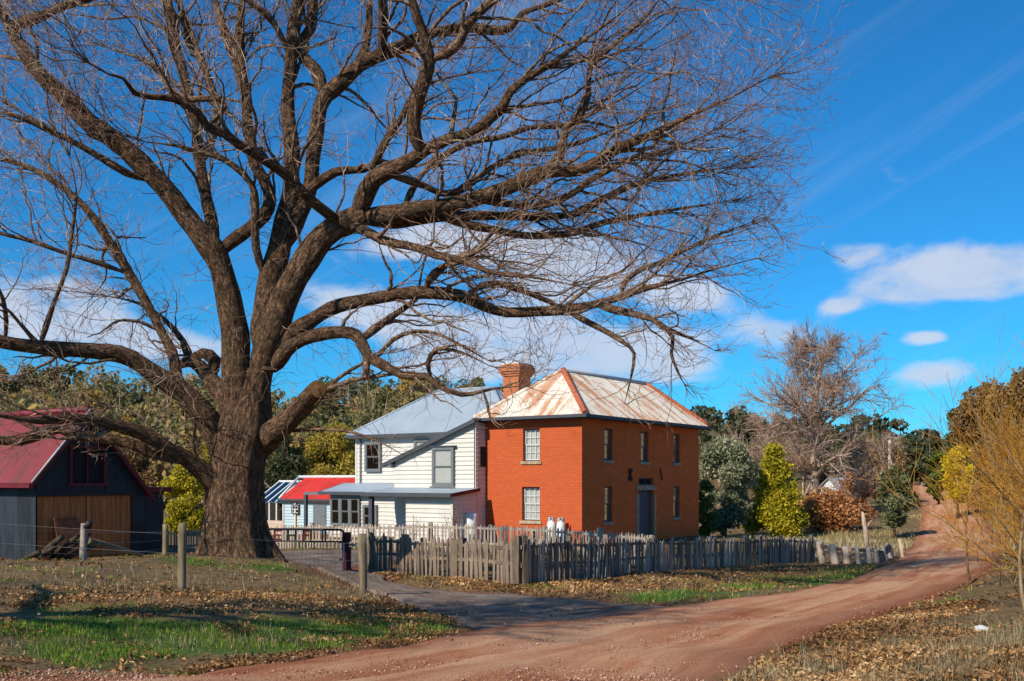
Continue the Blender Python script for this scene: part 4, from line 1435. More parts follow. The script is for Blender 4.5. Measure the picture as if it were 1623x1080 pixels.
# gable wall, corrugated, cut round the loft opening and the doorway
lo = (sh(112, 710)[0], sh(166, 710)[0], sh(140, 766)[1], sh(140, 711)[1])
dw = (sh(58.5, 786)[0] + .02, sh(208, 786)[0], zS, sh(130, 786)[1])
def gtop(b):
    return (zA - (bA - b) * sl1 if b < bA else zA - (b - bA) * sl2) - 0.06
def gseg(b0, b1, f0, f1):
    mb = corr(MB(), (b0, as_, 0), (1, 0, 0), (0, 0, 1), b1 - b0, lambda s: f0(b0 + s), lambda s: f1(b0 + s), .09, .012, 2)
    shed.put(mb, 'iron_sheet', M['shed_blue'])
gseg(bs, lo[0], lambda b: dw[3], gtop)
gseg(lo[0], lo[1], lambda b: dw[3], lambda b: lo[2])
gseg(lo[0], lo[1], lambda b: lo[3], gtop)
gseg(lo[1], bW1, lambda b: dw[3], gtop)
gseg(dw[1], bW1, lambda b: zS - .2, lambda b: dw[3])
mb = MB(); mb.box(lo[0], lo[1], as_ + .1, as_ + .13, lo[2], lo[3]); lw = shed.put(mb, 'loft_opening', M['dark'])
mb = MB()
for x in (lo[0], lo[1]): mb.box(x - .05, x + .05, as_ - .05, as_ + .08, lo[2], lo[3])
mb.box(lo[0] - .12, lo[1] + .12, as_ - .06, as_ + .08, lo[2] - .1, lo[2] - .002); mb.box(lo[0] - .06, lo[1] + .06, as_ - .05, as_ + .08, lo[3] + .002, lo[3] + .09)
mx_ = (lo[0] + lo[1]) / 2; mb.box(mx_ - .03, mx_ + .03, as_ + .02, as_ + .08, lo[2], lo[3])
shed.put(mb, 'frame', M['maroon'], lw)
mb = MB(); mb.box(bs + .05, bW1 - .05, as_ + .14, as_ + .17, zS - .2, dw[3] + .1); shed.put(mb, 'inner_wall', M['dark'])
# two door leaves of vertical boards
nbd = 18
for k in range(nbd):
    x0 = dw[0] + (dw[1] - dw[0]) * k / nbd; x1 = dw[0] + (dw[1] - dw[0]) * (k + 1) / nbd
    gap = .03 if k == 9 else .007
    mb = MB(); mb.box(x0 + gap, x1 - .004, as_ + .02 + .006 * (k % 3), as_ + .06, zS + .02, dw[3] - .01); shed.put(mb, 'door_board', M['door_wood'])
mb = MB(); mb.box(dw[0] - .1, dw[1] + .2, as_ - .06, as_ - .02, dw[3] - .01, dw[3] + .1); shed.put(mb, 'door_track', M['iron'])
# side wall, rear and the roof
zLw = gtop(bs)
mb = corr(MB(), (bs, as_ + LS, zS - .2), (0, -1, 0), (0, 0, 1), LS, zero, lambda s: zLw - zS + .2, .09, .012, 2); shed.put(mb, 'iron_sheet', M['shed_blue'])
mb = corr(MB(), (bW1, as_, zS - .2), (0, 1, 0), (0, 0, 1), LS, zero, lambda s: gtop(bW1) - zS + .2, .09, .012, 2); shed.put(mb, 'iron_sheet', M['shed_blue'])
mb = MB(); mb.add([(bs, as_ + LS, zS - .2), (bW1, as_ + LS, zS - .2), (bW1, as_ + LS, gtop(bW1)), (bA, as_ + LS, gtop(bA)), (bs, as_ + LS, gtop(bs))], [(4, 3, 2, 1, 0)]); shed.put(mb, 'rear_wall', M['shed_blue'])
oh = .3
mb = corr(MB(), (bL, as_ + LS + oh, zL), (0, -1, 0), (bA - bL, 0, zA - zL), LS + 2 * oh, zero, lambda s: math.hypot(bA - bL, zA - zL), .09, .014, 3); rs = shed.put(mb, 'roof', M['roof_shed'])
mb = corr(MB(), (bR, as_ - oh, zR_), (0, 1, 0), (bA - bR, 0, zA - zR_), LS + 2 * oh, zero, lambda s: math.hypot(bA - bR, zA - zR_), .09, .014, 3); shed.put(mb, 'far_slope', M['roof_shed'], rs)
for p, q in (((bL, zL), (bA, zA)), ((bR, zR_), (bA, zA))):
    mb = MB(); mb.prism([(p[0], as_ - oh - .03, p[1] - .2), (q[0], as_ - oh - .03, q[1] - .2), (q[0], as_ - oh - .03, q[1] + .01), (p[0], as_ - oh - .03, p[1] + .01)], (0, .035, 0)); shed.put(mb, 'barge_board', M['maroon'], rs)
mb = MB(); mb.tube([(bL, as_ - oh - .02, zL + .03), (bA, as_ - oh - .02, zA + .03)], .035, 6); shed.put(mb, 'edge_flashing', M['metal_grey'], rs)
mb = MB(); mb.tube([(bA, as_ - oh, zA + .03), (bA, as_ + LS + oh, zA + .03)], .12, 8); shed.put(mb, 'ridge_cap', M['roof_shed'], rs)
mb = MB(); mb.box(bL - .08, bL + .03, as_ - oh, as_ + LS + oh, zL - .16, zL - .01); shed.put(mb, 'gutter', M['maroon'], rs)
# low annexe on the right
bx1 = sh(258, 782, .6)[0]; zx = sh(250, 778, .6)[1]
mb = corr(MB(), (bW1 + .02, as_ + .6, zS - .3), (1, 0, 0), (0, 0, 1), bx1 - bW1, zero, lambda s: zx - zS + .25, .09, .012, 2); shed.put(mb, 'iron_sheet', M['shed_blue'])
mb = corr(MB(), (bx1 + .02, as_ + .6, zS - .3), (0, 1, 0), (0, 0, 1), 5.0, zero, lambda s: zx - zS + .25, .09, .012, 2); shed.put(mb, 'iron_sheet', M['shed_blue'])
mb = MB(); mb.box(bW1 + .03, bx1 + .25, as_ + .35, as_ + 5.8, zx - .05, zx + .14); shed.put(mb, 'annexe_roof', M['maroon'])

# rusty sheet propped against the door, and the heap of split logs
rb0, rz1 = on_a(91, 822, as_ - .35); rb1, _ = on_a(130, 822, as_ - .35)
mb = MB(); mb.prism([(rb0, as_ - .55, zS), (rb1, as_ - .55, zS), (rb1, as_ - .12, rz1), (rb0, as_ - .12, rz1)], (0, -.02, 0))
for zt_ in (rz1 - .02,):
    mb.bar((rb0, as_ - .15, zt_), (rb1, as_ - .15, zt_), .05)
sheet_o = mb.build('rusty_door', M['rust'], None, None)
sv = np.array([v.co[:] for v in sheet_o.data.vertices])
e0 = np.array([(rb0 + rb1) / 2, as_ - .4, zS])
for v in sheet_o.data.vertices: v.co = Vector(v.co) - Vector(e0)
p = hf(e0[0], e0[1]); sheet_o.location = (p[0], p[1], e0[2]); sheet_o.rotation_euler = (0, 0, HROT)
tag(sheet_o, 'rusty sheet metal door leaning against the shed doors', 'metal sheet')

# ------------------------------------------------------------------ growing branches
def grow(S, D, Ln, r0, K, wig, bias, r_end=0.35, brng=None, curl=0.0):
    """N branches as random walks: start S, direction D, length Ln -> P (N,K,3), R (N,K)."""
    g = brng or rng
    N = len(S)
    P = np.empty((N, K, 3)); P[:, 0] = S
    d = nrm(D)
    st = (Ln / (K - 1))[:, None]
    c = g.normal(0, 1, (N, 3)) * curl
    for k in range(1, K):
        d = nrm(d + g.normal(0, wig, (N, 3)) + c + bias(P[:, k - 1], d))
        P[:, k] = P[:, k - 1] + d * st
    t = np.linspace(0, 1, K)[None, :]
    Rr = r0[:, None] * (1 - t * (1 - r_end))
    return P, Rr


def spawn(P, Rr, n, tmin, tmax, amin, amax, brng=None):
    """pick n (array or int per branch) points along branches; directions leave at an angle."""
    g = brng or rng
    N, K, _ = P.shape
    n = np.broadcast_to(np.asarray(n), (N,)).astype(int)
    i = np.repeat(np.arange(N), n)
    t = g.uniform(tmin, tmax, len(i)) * (K - 1)
    k = np.minimum(t.astype(int), K - 2)
    f = (t - k)[:, None]
    S = P[i, k] * (1 - f) + P[i, k + 1] * f
    T = nrm(P[i, k + 1] - P[i, k])
    r = Rr[i, k] * (1 - f[:, 0]) + Rr[i, k + 1] * f[:, 0]
    rv = nrm(g.normal(0, 1, (len(i), 3)))
    perp = nrm(rv - (rv * T).sum(-1, keepdims=True) * T)
    a = np.radians(g.uniform(amin, amax, len(i)))[:, None]
    return S, T * np.cos(a) + perp * np.sin(a), r, i, t / (K - 1)


# ------------------------------------------------------------------ the great oak
OC = np.array([-6.8, 23.5, EYE + 8.6])          # crown centre and radii
ORAD = np.array([13.9, 11.5, 11.2])


def hull_len(S, D, ln):
    """shorten branches that would leave the crown."""
    a = ((D / ORAD) ** 2).sum(-1); b = 2 * ((S - OC) / ORAD * D / ORAD).sum(-1)
    c = (((S - OC) / ORAD) ** 2).sum(-1) - 1
    disc = np.sqrt(np.maximum(b * b - 4 * a * c, 0))
    t = (-b + disc) / (2 * a)
    return np.where(c < 0, np.minimum(ln, np.maximum(t, 0.25)), np.minimum(ln, 0.5))


LIMBS = [
 # name, parent, depth change, [(px,py,width)...]
 ('stemA', None, (24.0, 22.5), [(378, 700, 62), (374, 640, 58), (372, 570, 54), (369, 510, 52), (362, 462, 50), (346, 412, 49), (318, 375, 47), (285, 335, 46), (262, 302, 42), (231, 267, 40), (191, 231, 36), (147, 195, 34), (111, 160, 32), (70, 125, 30), (38, 80, 28), (14, 40, 27), (-25, -10, 24), (-90, -70, 18)]),
 ('stemG', None, (24.1, 23.0), [(385, 720, 66), (398, 660, 58), (408, 620, 54), (417, 575, 53), (435, 520, 55), (460, 455, 56), (488, 412, 52), (515, 378, 46), (545, 356, 44), (578, 342, 42)]),
 ('stemE', 'stemG', 1.6, [(414, 560, 46), (422, 500, 50), (430, 444, 52), (446, 385, 46), (460, 320, 36), (462, 267, 31), (458, 200, 27), (456, 140, 26), (462, 90, 25), (468, 44, 24), (474, 0, 22), (484, -60, 16), (490, -130, 10)]),
 ('stemF', 'stemE', 1.2, [(440, 400, 44), (466, 350, 40), (486, 310, 32), (498, 249, 29), (507, 190, 28), (514, 150, 30), (548, 122, 32), (587, 93, 28), (622, 76, 24), (667, 55, 20), (720, 47, 16), (782, 47, 15), (809, 42, 14), (827, 22, 13), (862, 9, 12), (905, -8, 10), (960, -30, 8)]),
 ('F0', 'stemE', -1.0, [(460, 92, 13), (444, 53, 11), (422, 20, 10), (396, 4, 9), (370, -20, 7)]),
 ('Fa', 'stemF', 1.5, [(512, 150, 24), (500, 108, 24), (478, 84, 24), (490, 40, 22), (496, 0, 20), (505, -70, 12)]),
 ('F2', 'stemF', -1.5, [(608, 88, 20), (605, 55, 19), (605, 10, 17), (600, -50, 12)]),
 ('F5', 'stemF', 1.0, [(560, 118, 18), (575, 85, 18), (583, 40, 16), (590, -20, 12)]),
 ('stemB', 'stemA', 1.2, [(345, 405, 26), (366, 384, 26), (390, 366, 27), (420, 342, 27), (430, 318, 26), (418, 290, 24), (402, 262, 22), (393, 213, 21), (391, 156, 20), (381, 95, 19), (382, 36, 17), (388, -10, 15), (392, -80, 10)]),
 ('stemC', 'stemA', 2.4, [(340, 400, 24), (332, 350, 25), (325, 310, 24), (316, 249, 23), (307, 187, 22), (293, 124, 21), (277, 67, 20), (268, 0, 18), (258, -80, 12)]),
 ('stemD', 'stemC', 2.2, [(318, 260, 14), (345, 200, 14), (338, 148, 15), (320, 102, 14), (298, 50, 13), (284, 0, 12), (272, -60, 8)]),
 ('Dp', 'stemB', 1.5, [(392, 165, 12), (366, 75, 14), (352, 45, 13), (340, -10, 11), (335, -60, 8)]),
 ('limbN', 'stemE', -1.6, [(424, 450, 15), (405, 395, 14), (403, 340, 14), (402, 305, 13), (388, 278, 12), (356, 253, 11), (322, 244, 9), (280, 232, 7), (230, 225, 5)]),
 ('limbM', 'stemG', -4.2, [(545, 358, 24), (520, 338, 22), (489, 311, 21), (453, 276, 20), (413, 249, 18), (378, 227, 17), (356, 209, 16), (330, 200, 15), (314, 178, 14), (276, 156, 12), (240, 152, 11), (213, 147, 11), (196, 124, 9), (173, 118, 8), (140, 100, 6)]),
 ('limbM2', 'limbM', 1.5, [(330, 200, 11), (356, 170, 10), (340, 155, 10), (300, 158, 10), (268, 140, 9), (252, 110, 8), (215, 90, 6), (170, 75, 5)]),
 ('limbO', 'stemA', -1.8, [(232, 285, 14), (200, 275, 13), (156, 249, 12), (111, 222, 11), (70, 203, 11), (30, 186, 10), (-40, 170, 8)]),
 ('limbTL', 'stemA', -1.0, [(14, 42, 22), (40, 33, 20), (70, 22, 18), (100, 8, 15), (150, -5, 12), (210, -40, 8)]),
 ('G1', 'stemG', -2.6, [(566, 348, 36), (574, 318, 35), (590, 288, 34), (622, 267, 32), (652, 252, 30), (676, 238, 24), (711, 220, 19), (742, 209, 18), (769, 196, 18), (797, 172, 17), (810, 147, 16), (844, 120, 14), (871, 102, 12), (905, 78, 9), (960, 40, 7), (1010, 0, 5)]),
 ('G1u', 'G1', -1.6, [(672, 246, 27), (660, 222, 25), (656, 196, 24), (663, 150, 25), (676, 112, 25), (678, 85, 22), (668, 46, 20), (655, 5, 18), (640, -60, 12)]),
 ('G1v', 'G1u', -0.6, [(680, 95, 18), (705, 86, 17), (726, 70, 17), (742, 38, 16), (772, 8, 14), (810, -20, 11), (870, -50, 8)]),
 ('G2', 'stemG', -1.6, [(572, 345, 42), (620, 340, 36), (667, 331, 33), (733, 320, 31), (800, 298, 29), (867, 276, 27), (933, 262, 24), (987, 232, 21), (1031, 213, 16), (1080, 190, 10), (1150, 160, 7), (1215, 125, 5)]),
 ('G3', 'stemG', 2.4, [(585, 352, 24), (622, 352, 23), (689, 345, 21), (756, 342, 18), (844, 344, 15), (911, 338, 13), (960, 312, 11), (1020, 290, 9), (1090, 275, 7), (1170, 262, 5)]),
 ('G4', 'G3', 1.8, [(700, 346, 15), (740, 357, 15), (778, 364, 15), (844, 373, 14), (911, 369, 12), (960, 352, 11), (1020, 340, 8), (1080, 330, 6), (1160, 318, 4)]),
 ('G5', 'stemG', -3.4, [(548, 356, 22), (580, 368, 19), (607, 381, 18), (640, 386, 17), (667, 393, 16), (693, 404, 14), (730, 412, 11), (780, 432, 9), (840, 440, 7), (905, 452, 5)]),
 ('G6', 'stemE', -0.9, [(470, 320, 18), (500, 292, 17), (530, 272, 16), (560, 268, 14), (590, 262, 13), (614, 222, 13), (640, 180, 11), (655, 150, 9), (690, 130, 7), (740, 118, 6)]),
 ('G8', 'G1', 1.6, [(612, 276, 14), (645, 286, 13), (675, 296, 13), (702, 307, 12), (735, 300, 12), (778, 267, 11), (822, 244, 10), (880, 236, 9), (950, 215, 7), (1010, 190, 5)]),
 ('G9', 'G2', 2.6, [(640, 330, 12), (662, 284, 11), (693, 253, 11), (738, 231, 10), (787, 218, 10), (836, 204, 9), (889, 200, 8), (960, 170, 6), (1030, 130, 5)]),
 ('G10', 'G2', -1.2, [(840, 288, 15), (876, 262, 17), (890, 238, 18), (897, 205, 15), (920, 185, 13), (934, 150, 11), (936, 110, 10), (975, 70, 8), (1030, 20, 6), (1060, -30, 4)]),
 ('G11', 'G2', 1.6, [(755, 316, 16), (800, 322, 15), (850, 326, 14), (900, 310, 13), (935, 285, 12), (985, 258, 10), (1050, 240, 8), (1120, 215, 6)]),
 ('limbH', 'stemG', -2.4, [(440, 556, 36), (468, 526, 34), (511, 497, 29), (567, 478, 26), (622, 467, 24), (674, 463, 23), (733, 469, 22), (770, 484, 21), (807, 494, 20), (863, 494, 19), (919, 486, 17), (965, 477, 14), (1022, 459, 11), (1078, 444, 8), (1140, 425, 6), (1200, 410, 4)]),
 ('H1', 'limbH', 1.4, [(740, 470, 12), (760, 454, 12), (790, 450, 12), (825, 460, 11), (870, 478, 9), (910, 500, 7), (960, 530, 5)]),
 ('H2', 'limbH', -1.2, [(945, 483, 13), (970, 490, 13), (1004, 497, 12), (1037, 507, 11), (1059, 522, 9), (1096, 537, 6), (1133, 556, 4)]),
 ('H3', 'limbH', 1.8, [(985, 470, 10), (990, 448, 10), (1020, 425, 9), (1060, 410, 8), (1120, 380, 6), (1190, 352, 4)]),
 ('H4', 'limbH', -1.8, [(675, 463, 13), (680, 445, 12), (700, 425, 11), (740, 410, 9), (775, 375, 8), (800, 340, 6)]),
 ('H5', 'limbH', -1.0, [(900, 494, 12), (940, 515, 10), (985, 540, 9), (1005, 560, 7), (1000, 600, 5), (990, 640, 3)]),
 ('H6', 'H2', 0.6, [(1045, 512, 8), (1066, 535, 7), (1064, 560, 6), (1075, 590, 5), (1085, 610, 3)]),
 ('limbI', 'stemG', -3.6, [(432, 585, 34), (456, 556, 30), (496, 531, 27), (541, 525, 25), (566, 535, 24), (580, 562, 20), (607, 578, 16), (641, 595, 13), (678, 597, 12), (696, 613, 11), (733, 626, 10), (765, 620, 9), (793, 614, 7), (830, 612, 4)]),
 ('Istub', 'limbI', -0.2, [(578, 560, 16), (580, 578, 14), (577, 600, 10)]),
 ('I2', 'limbI', 2.0, [(572, 540, 16), (590, 525, 15), (612, 508, 14), (637, 490, 12), (658, 474, 10), (690, 440, 8), (735, 400, 6)]),
 ('I3', 'limbI', 1.2, [(596, 570, 8), (622, 540, 8), (659, 526, 7), (696, 530, 6), (733, 548, 6), (775, 572, 4)]),
 ('I4', 'limbI', -1.2, [(683, 598, 9), (678, 575, 9), (692, 553, 8), (733, 559, 6), (775, 580, 4)]),
 ('I5', 'limbI', -0.6, [(765, 619, 6), (772, 640, 5), (778, 665, 4), (795, 682, 3)]),
 ('stub', None, (24.2, 22.4), [(405, 715, 50), (430, 690, 48), (455, 668, 42), (478, 646, 38), (500, 624, 36), (507, 617, 34)]),
 ('stubB', 'stub', -0.8, [(496, 632, 9), (520, 619, 9), (560, 604, 8), (600, 596, 7), (640, 592, 5), (690, 600, 3)]),
 ('stubC', 'stub', -1.0, [(455, 690, 9), (470, 670, 9), (500, 640, 8), (530, 605, 7), (570, 580, 6), (610, 560, 4)]),
 ('stubD', 'stub', -1.2, [(462, 684, 8), (500, 680, 7), (550, 684, 6), (600, 700, 4), (640, 722, 3)]),
 ('limbK', None, (24.2, 20.5), [(362, 735, 52), (342, 690, 50), (312, 645, 46), (272, 607, 42), (228, 578, 36), (190, 562, 32), (125, 556, 29), (62, 552, 28), (0, 544, 25), (-80, 522, 20), (-170, 480, 14)]),
 ('K2', 'limbK', 1.8, [(290, 618, 24), (278, 590, 22), (270, 556, 18), (235, 487, 17), (200, 425, 16), (156, 356, 14), (116, 311, 12), (58, 271, 10), (0, 253, 9), (-60, 235, 6)]),
 ('K3', None, (24.0, 24.6), [(370, 660, 34), (350, 625, 34), (330, 594, 32), (308, 574, 26), (285, 582, 12), (262, 590, 3)]),
 ('K3b', 'K3', 0.8, [(335, 600, 26), (340, 572, 24), (322, 560, 22), (302, 568, 20), (290, 540, 11), (260, 505, 9), (220, 480, 7), (170, 470, 5)]),
 ('K4', 'K2', -1.6, [(197, 432, 9), (150, 415, 9), (111, 404, 8), (50, 382, 8), (0, 369, 7), (-60, 350, 5)]),
 ('K5', 'limbK', -0.6, [(64, 546, 10), (72, 520, 10), (85, 480, 9), (105, 425, 8), (117, 356, 7), (120, 300, 5), (110, 250, 4)]),
 ('K6', 'limbK', -0.6, [(8, 540, 10), (10, 510, 9), (5, 475, 9), (-10, 440, 7)]),
 ('limbL', None, (24.3, 19.6), [(392, 815, 34), (345, 768, 42), (305, 735, 34), (265, 708, 30), (225, 686, 27), (175, 672, 23), (120, 664, 18), (60, 668, 14), (0, 660, 10), (-60, 640, 6)]),
 ('limbL2', 'limbL', -1.6, [(300, 735, 22), (258, 722, 22), (210, 706, 22), (165, 698, 21), (125, 692, 20), (95, 680, 19), (65, 690, 18), (35, 700, 17), (0, 700, 16), (-60, 690, 12), (-130, 660, 8)]),
 ('L3', 'limbL', -0.6, [(330, 748, 9), (312, 730, 8), (306, 700, 7), (310, 670, 5), (295, 640, 4)]),
]


def make_oak():
    g = np.random.default_rng(21)
    root = empty('oak_tree', (OAKB[0], OAKB[1], gz(*OAKB) + 0.1))
    tag(root, 'huge bare spreading oak with thick trunk beside the driveway gate', 'tree')
    loc = np.array(root.location)
    done = {}
    limb_obj = {}
    paths = []
    for name, par, dd, pts in LIMBS:
        pts = np.array(pts, float)
        s = np.concatenate([[0], np.cumsum(np.hypot(*np.diff(pts[:, :2], axis=0).T))]); s /= s[-1]
        if par is None:
            d = dd[0] + (dd[1] - dd[0]) * s ** 1.15
        else:
            pp, pdp = done[par]
            k = np.argmin((pp[:, 0] - pts[0, 0]) ** 2 + (pp[:, 1] - pts[0, 1]) ** 2)
            d = pdp[k] + dd * s ** 0.9
        # dense pixel path for children
        tt = np.linspace(0, 1, 120)
        done[name] = (np.stack([np.interp(tt, s, pts[:, 0]), np.interp(tt, s, pts[:, 1])], -1), np.interp(tt, s, d))
        P = np.array([W(p[0], p[1], q) for p, q in zip(pts, d)])
        r = pts[:, 2] / 2 / F * d * np.where(pts[:, 2] > 18, 0.82, 0.9)
        Q, rr = catmull(P, r, 0.22)
        # knobbly wander
        amp = np.minimum(0.35 * rr, 0.05)[:, None]
        k = np.arange(len(Q)) * 0.22
        hs = hash(name) % 97 if False else sum(map(ord, name)) % 97
        off = np.stack([vnoise(np.stack([k * 1.3, np.full_like(k, hs), np.full_like(k, c * 5.0)], -1)) for c in range(3)], -1)
        ease = np.minimum(1, np.arange(len(Q)) / 4.0)[:, None]
        Q = Q + off * amp * ease
        rr = rr * (1 + 0.14 * vnoise(np.stack([k * 1.9, np.full_like(k, hs + 3.3), k * 0], -1)))
        if par is not None:
            rr[:4] *= np.array([0.55, 0.85, 1.04, 1.06])[:len(rr[:4])]
        if rr[-1] < 0.12 and name not in ('stub', 'Istub'):
            rr = rr * (1 - 0.62 * sst(0.72, 1.0, np.linspace(0, 1, len(rr))))
        paths.append((name, Q, rr))
        S = 14 if rr.max() > 0.18 else (9 if rr.max() > 0.08 else 6)
        T = nrm(np.gradient(Q, axis=0))
        ref = np.array([0, 1.0, 0.3])
        A = nrm(np.cross(T, ref)); B = np.cross(T, A)
        ang = np.arange(S) * 2 * math.pi / S
        lump = 1 + 0.10 * vnoise(np.stack([np.repeat(k[:, None], S, 1) * 2.2, np.cos(ang)[None] * 1.6 + hs + 0 * k[:, None], np.sin(ang)[None] * 1.6 + 0 * k[:, None]], -1))
        V = Q[:, None] + (rr[:, None] * lump)[..., None] * (np.cos(ang)[None, :, None] * A[:, None] + np.sin(ang)[None, :, None] * B[:, None])
        n = len(Q)
        ii = np.arange(n * S).reshape(n, S)
        Fq = np.stack([ii[:-1], np.roll(ii, -1, 1)[:-1], np.roll(ii, -1, 1)[1:], ii[1:]], -1).reshape(-1, 4)
        me = mesh_np('limb', V.reshape(-1, 3) - loc, Fq, True)
        bc = np.stack([np.cos(ang)[None] * rr[:, None] + hs, np.sin(ang)[None] * rr[:, None], np.repeat(k[:, None] * 0.42, S, 1)], -1)
        me.attributes.new('barkco', 'FLOAT_VECTOR', 'POINT').data.foreach_set('vector', bc.astype(np.float32).ravel())
        big = rr.max() > 0.12
        limb_obj[name] = obj('limb', me, M['bark'] if big else M['bark_limb'], root)
        if name in ('stub', 'Istub'):
            mb = MB()
            c = Q[-1] - loc; t = T[-1]
            n_ = 16
            a = np.arange(n_) * 2 * math.pi / n_
            rim = [c + rr[-1] * 1.02 * (math.cos(x) * A[-1] + math.sin(x) * B[-1]) * (1 + 0.06 * math.sin(3 * x)) + t * 0.004 for x in a]
            mb.add(rim + [c + t * 0.03], [(i, (i + 1) % n_, n_) for i in range(n_)])
            o = mb.build('sawn_end', M['cut'], limb_obj[name])
            o['label'] = 'pale yellow-brown sawn end of the limb'
    # trunk with buttressed foot
    H = np.linspace(-0.35, 4.6, 60); S = 72
    ang = np.arange(S) * 2 * math.pi / S
    cx = np.interp(H, [0, 1.0, 2.0, 3.0, 3.6, 4.6], [-6.55, -6.60, -6.58, -6.42, -6.33, -6.2])
    cy = np.interp(H, [0, 4.6], [24.0, 24.05])
    rad = np.interp(H, [-0.35, 0.0, 0.25, 0.6, 1.1, 1.8, 2.4, 3.0, 3.5, 4.0, 4.6], [1.20, 1.02, 0.90, 0.78, 0.685, 0.64, 0.63, 0.65, 0.60, 0.50, 0.34])
    but = np.interp(H, [-0.35, 0.3, 1.2, 4], [0.16, 0.10, 0.04, 0.03])
    V = []
    hh, aa = np.meshgrid(H, ang, indexing='ij')
    rr = rad[:, None] * (1 + but[:, None] * (np.sin(5 * aa + 0.6) + 0.6 * np.sin(8 * aa + 2 + hh * 0.4)))
    rr += 0.035 * np.abs(vnoise(np.stack([np.cos(aa) * 9, np.sin(aa) * 9, hh * 0.9], -1))) + 0.06 * vnoise(np.stack([np.cos(aa) * 2, np.sin(aa) * 2, hh * 1.1 + 9], -1))
    base = loc[2] - 0.1
    V = np.stack([cx[:, None] + rr * np.cos(aa), cy[:, None] + rr * np.sin(aa) * 0.95, base + hh], -1)
    # root flare reaches the right in the photograph
    ii = np.arange(len(H) * S).reshape(len(H), S)
    Fq = np.stack([ii[:-1], np.roll(ii, -1, 1)[:-1], np.roll(ii, -1, 1)[1:], ii[1:]], -1).reshape(-1, 4)
    me = mesh_np('trunk', V.reshape(-1, 3) - loc, Fq, True)
    bc = np.stack([np.cos(aa) * 0.8, np.sin(aa) * 0.8, hh * 0.30], -1)
    me.attributes.new('barkco', 'FLOAT_VECTOR', 'POINT').data.foreach_set('vector', bc.astype(np.float32).ravel())
    obj('trunk', me, M['bark'], root)

    # --- side branches
    def out_bias(k_out, k_up):
        def f(p, d):
            o = nrm(p - (OC - np.array([0, 0, 5.0])))
            return o * k_out + np.array([0, 0, 1.0]) * k_up
        return f
    S1, D1, L1, R1, Z1 = [], [], [], [], []
    trunkish = {'stub': 0, 'Istub': 0, 'K3': 0}
    for name, Q, rr in paths:
        if name in trunkish: continue
        ln = np.linalg.norm(np.diff(Q, axis=0), axis=1).sum()
        thick = rr.max()
        t0 = {'stemG': 0.75, 'stemE': 0.45, 'stemA': 0.42, 'limbK': 0.35, 'limbL': 0.35, 'stemF': 0.3, 'limbH': 0.22, 'limbI': 0.25}.get(name, 0.15)
        sparse = {'limbI': .3, 'I3': .5, 'I4': .5, 'I5': .4, 'H5': .35, 'H1': .5, 'limbH': .7, 'H2': .7, 'stubB': .5, 'stubC': .4, 'stubD': .4, 'H6': .5}.get(name, 1.0)
        n = int(ln * (1 - t0) * (3.0 if Q[-1, 0] > -2 else 2.4) * sparse) + 2
        P = Q[None]; Rr = rr[None]
        S, D, r, i, t = spawn(P, Rr, n, t0, 1.0, 22, 62, g)
        tl = np.where(t > 0.5, 1.0, 0.8)
        l = g.uniform(1.2, 3.6, n) * tl
        # the right side of the crown reaches far out in long sprays
        l *= np.where(S[:, 0] > -2, 1.15, 1.0)
        low = name in ('limbI', 'I3', 'I4', 'I5', 'H5', 'H6', 'H2', 'stubB', 'stubC', 'stubD')
        zmin = EYE + (1.15 if low else 2.5)
        Z1.append(np.full(n, zmin))
        S1.append(S); D1.append(D); L1.append(l * (.6 if low else 1)); R1.append(np.clip(r * 0.46, 0.011, 0.05) * g.uniform(.6, 1.15, n))
        # terminal fan
        nt_ = int((7 if thick < 0.5 else 9) * max(sparse, .5))
        if name == 'stemG': continue
        T = nrm(Q[-1] - Q[-4])
        D = nrm(T + g.normal(0, 0.33, (nt_, 3)))
        Z1.append(np.full(nt_, zmin))
        S1.append(np.repeat(Q[-1:], nt_, 0)); D1.append(D); L1.append(g.uniform(2.2, 5.0, nt_) * (.35 if low else 1)); R1.append(np.full(nt_, np.clip(rr[-1] * 0.7, 0.012, 0.035)))
    S1 = np.concatenate(S1); D1 = np.concatenate(D1); L1 = np.concatenate(L1); R1 = np.concatenate(R1); Z1 = np.concatenate(Z1)
    D1 = nrm(D1 + nrm(S1 - (OC - np.array([0, 0, 5]))) * 0.35)
    # branches that would come at the camera or dive to the ground are turned
    D1[:, 2] = np.where((D1[:, 2] < -0.25), D1[:, 2] * 0.3, D1[:, 2] * np.where(S1[:, 0] > -4, .68, 1.0))
    D1 = nrm(D1)
    L1 = hull_len(S1, D1, L1)
    P1, Q1 = grow(S1, D1, L1, R1, 13, 0.21, out_bias(0.035, 0.012), 0.22, g, 0.05)
    # nothing hangs low in front of the houses
    ok = (P1[:, :, 2].min(1) > np.where(P1[:, -1, 0] > -3.5, Z1, EYE + 0.6))
    P1, Q1, L1, Z1 = P1[ok], Q1[ok], L1[ok], Z1[ok]
    # second order
    n2 = np.clip((L1 * 2.6).astype(int), 2, 11)
    S2, D2, r2, i2, t2 = spawn(P1, Q1, n2, 0.12, 1.0, 22, 55, g)
    L2 = g.uniform(0.5, 2.0, len(S2)) * (0.7 + 0.3 * np.minimum(L1[i2] / 3, 1.2))
    L2 = hull_len(S2, D2, L2)
    P2, Q2 = grow(S2, D2, L2, np.clip(r2 * 0.6, 0.006, 0.014), 7, 0.25, out_bias(0.05, 0.015), 0.4, g, 0.05)
    ok = (P2[:, :, 2].min(1) > np.where(P2[:, -1, 0] > -3.5, Z1[i2] - .3, EYE + 0.4))
    P2, Q2, L2 = P2[ok], Q2[ok], L2[ok]
    # twigs
    n3 = np.clip((L2 * 2.1).astype(int), 1, 4)
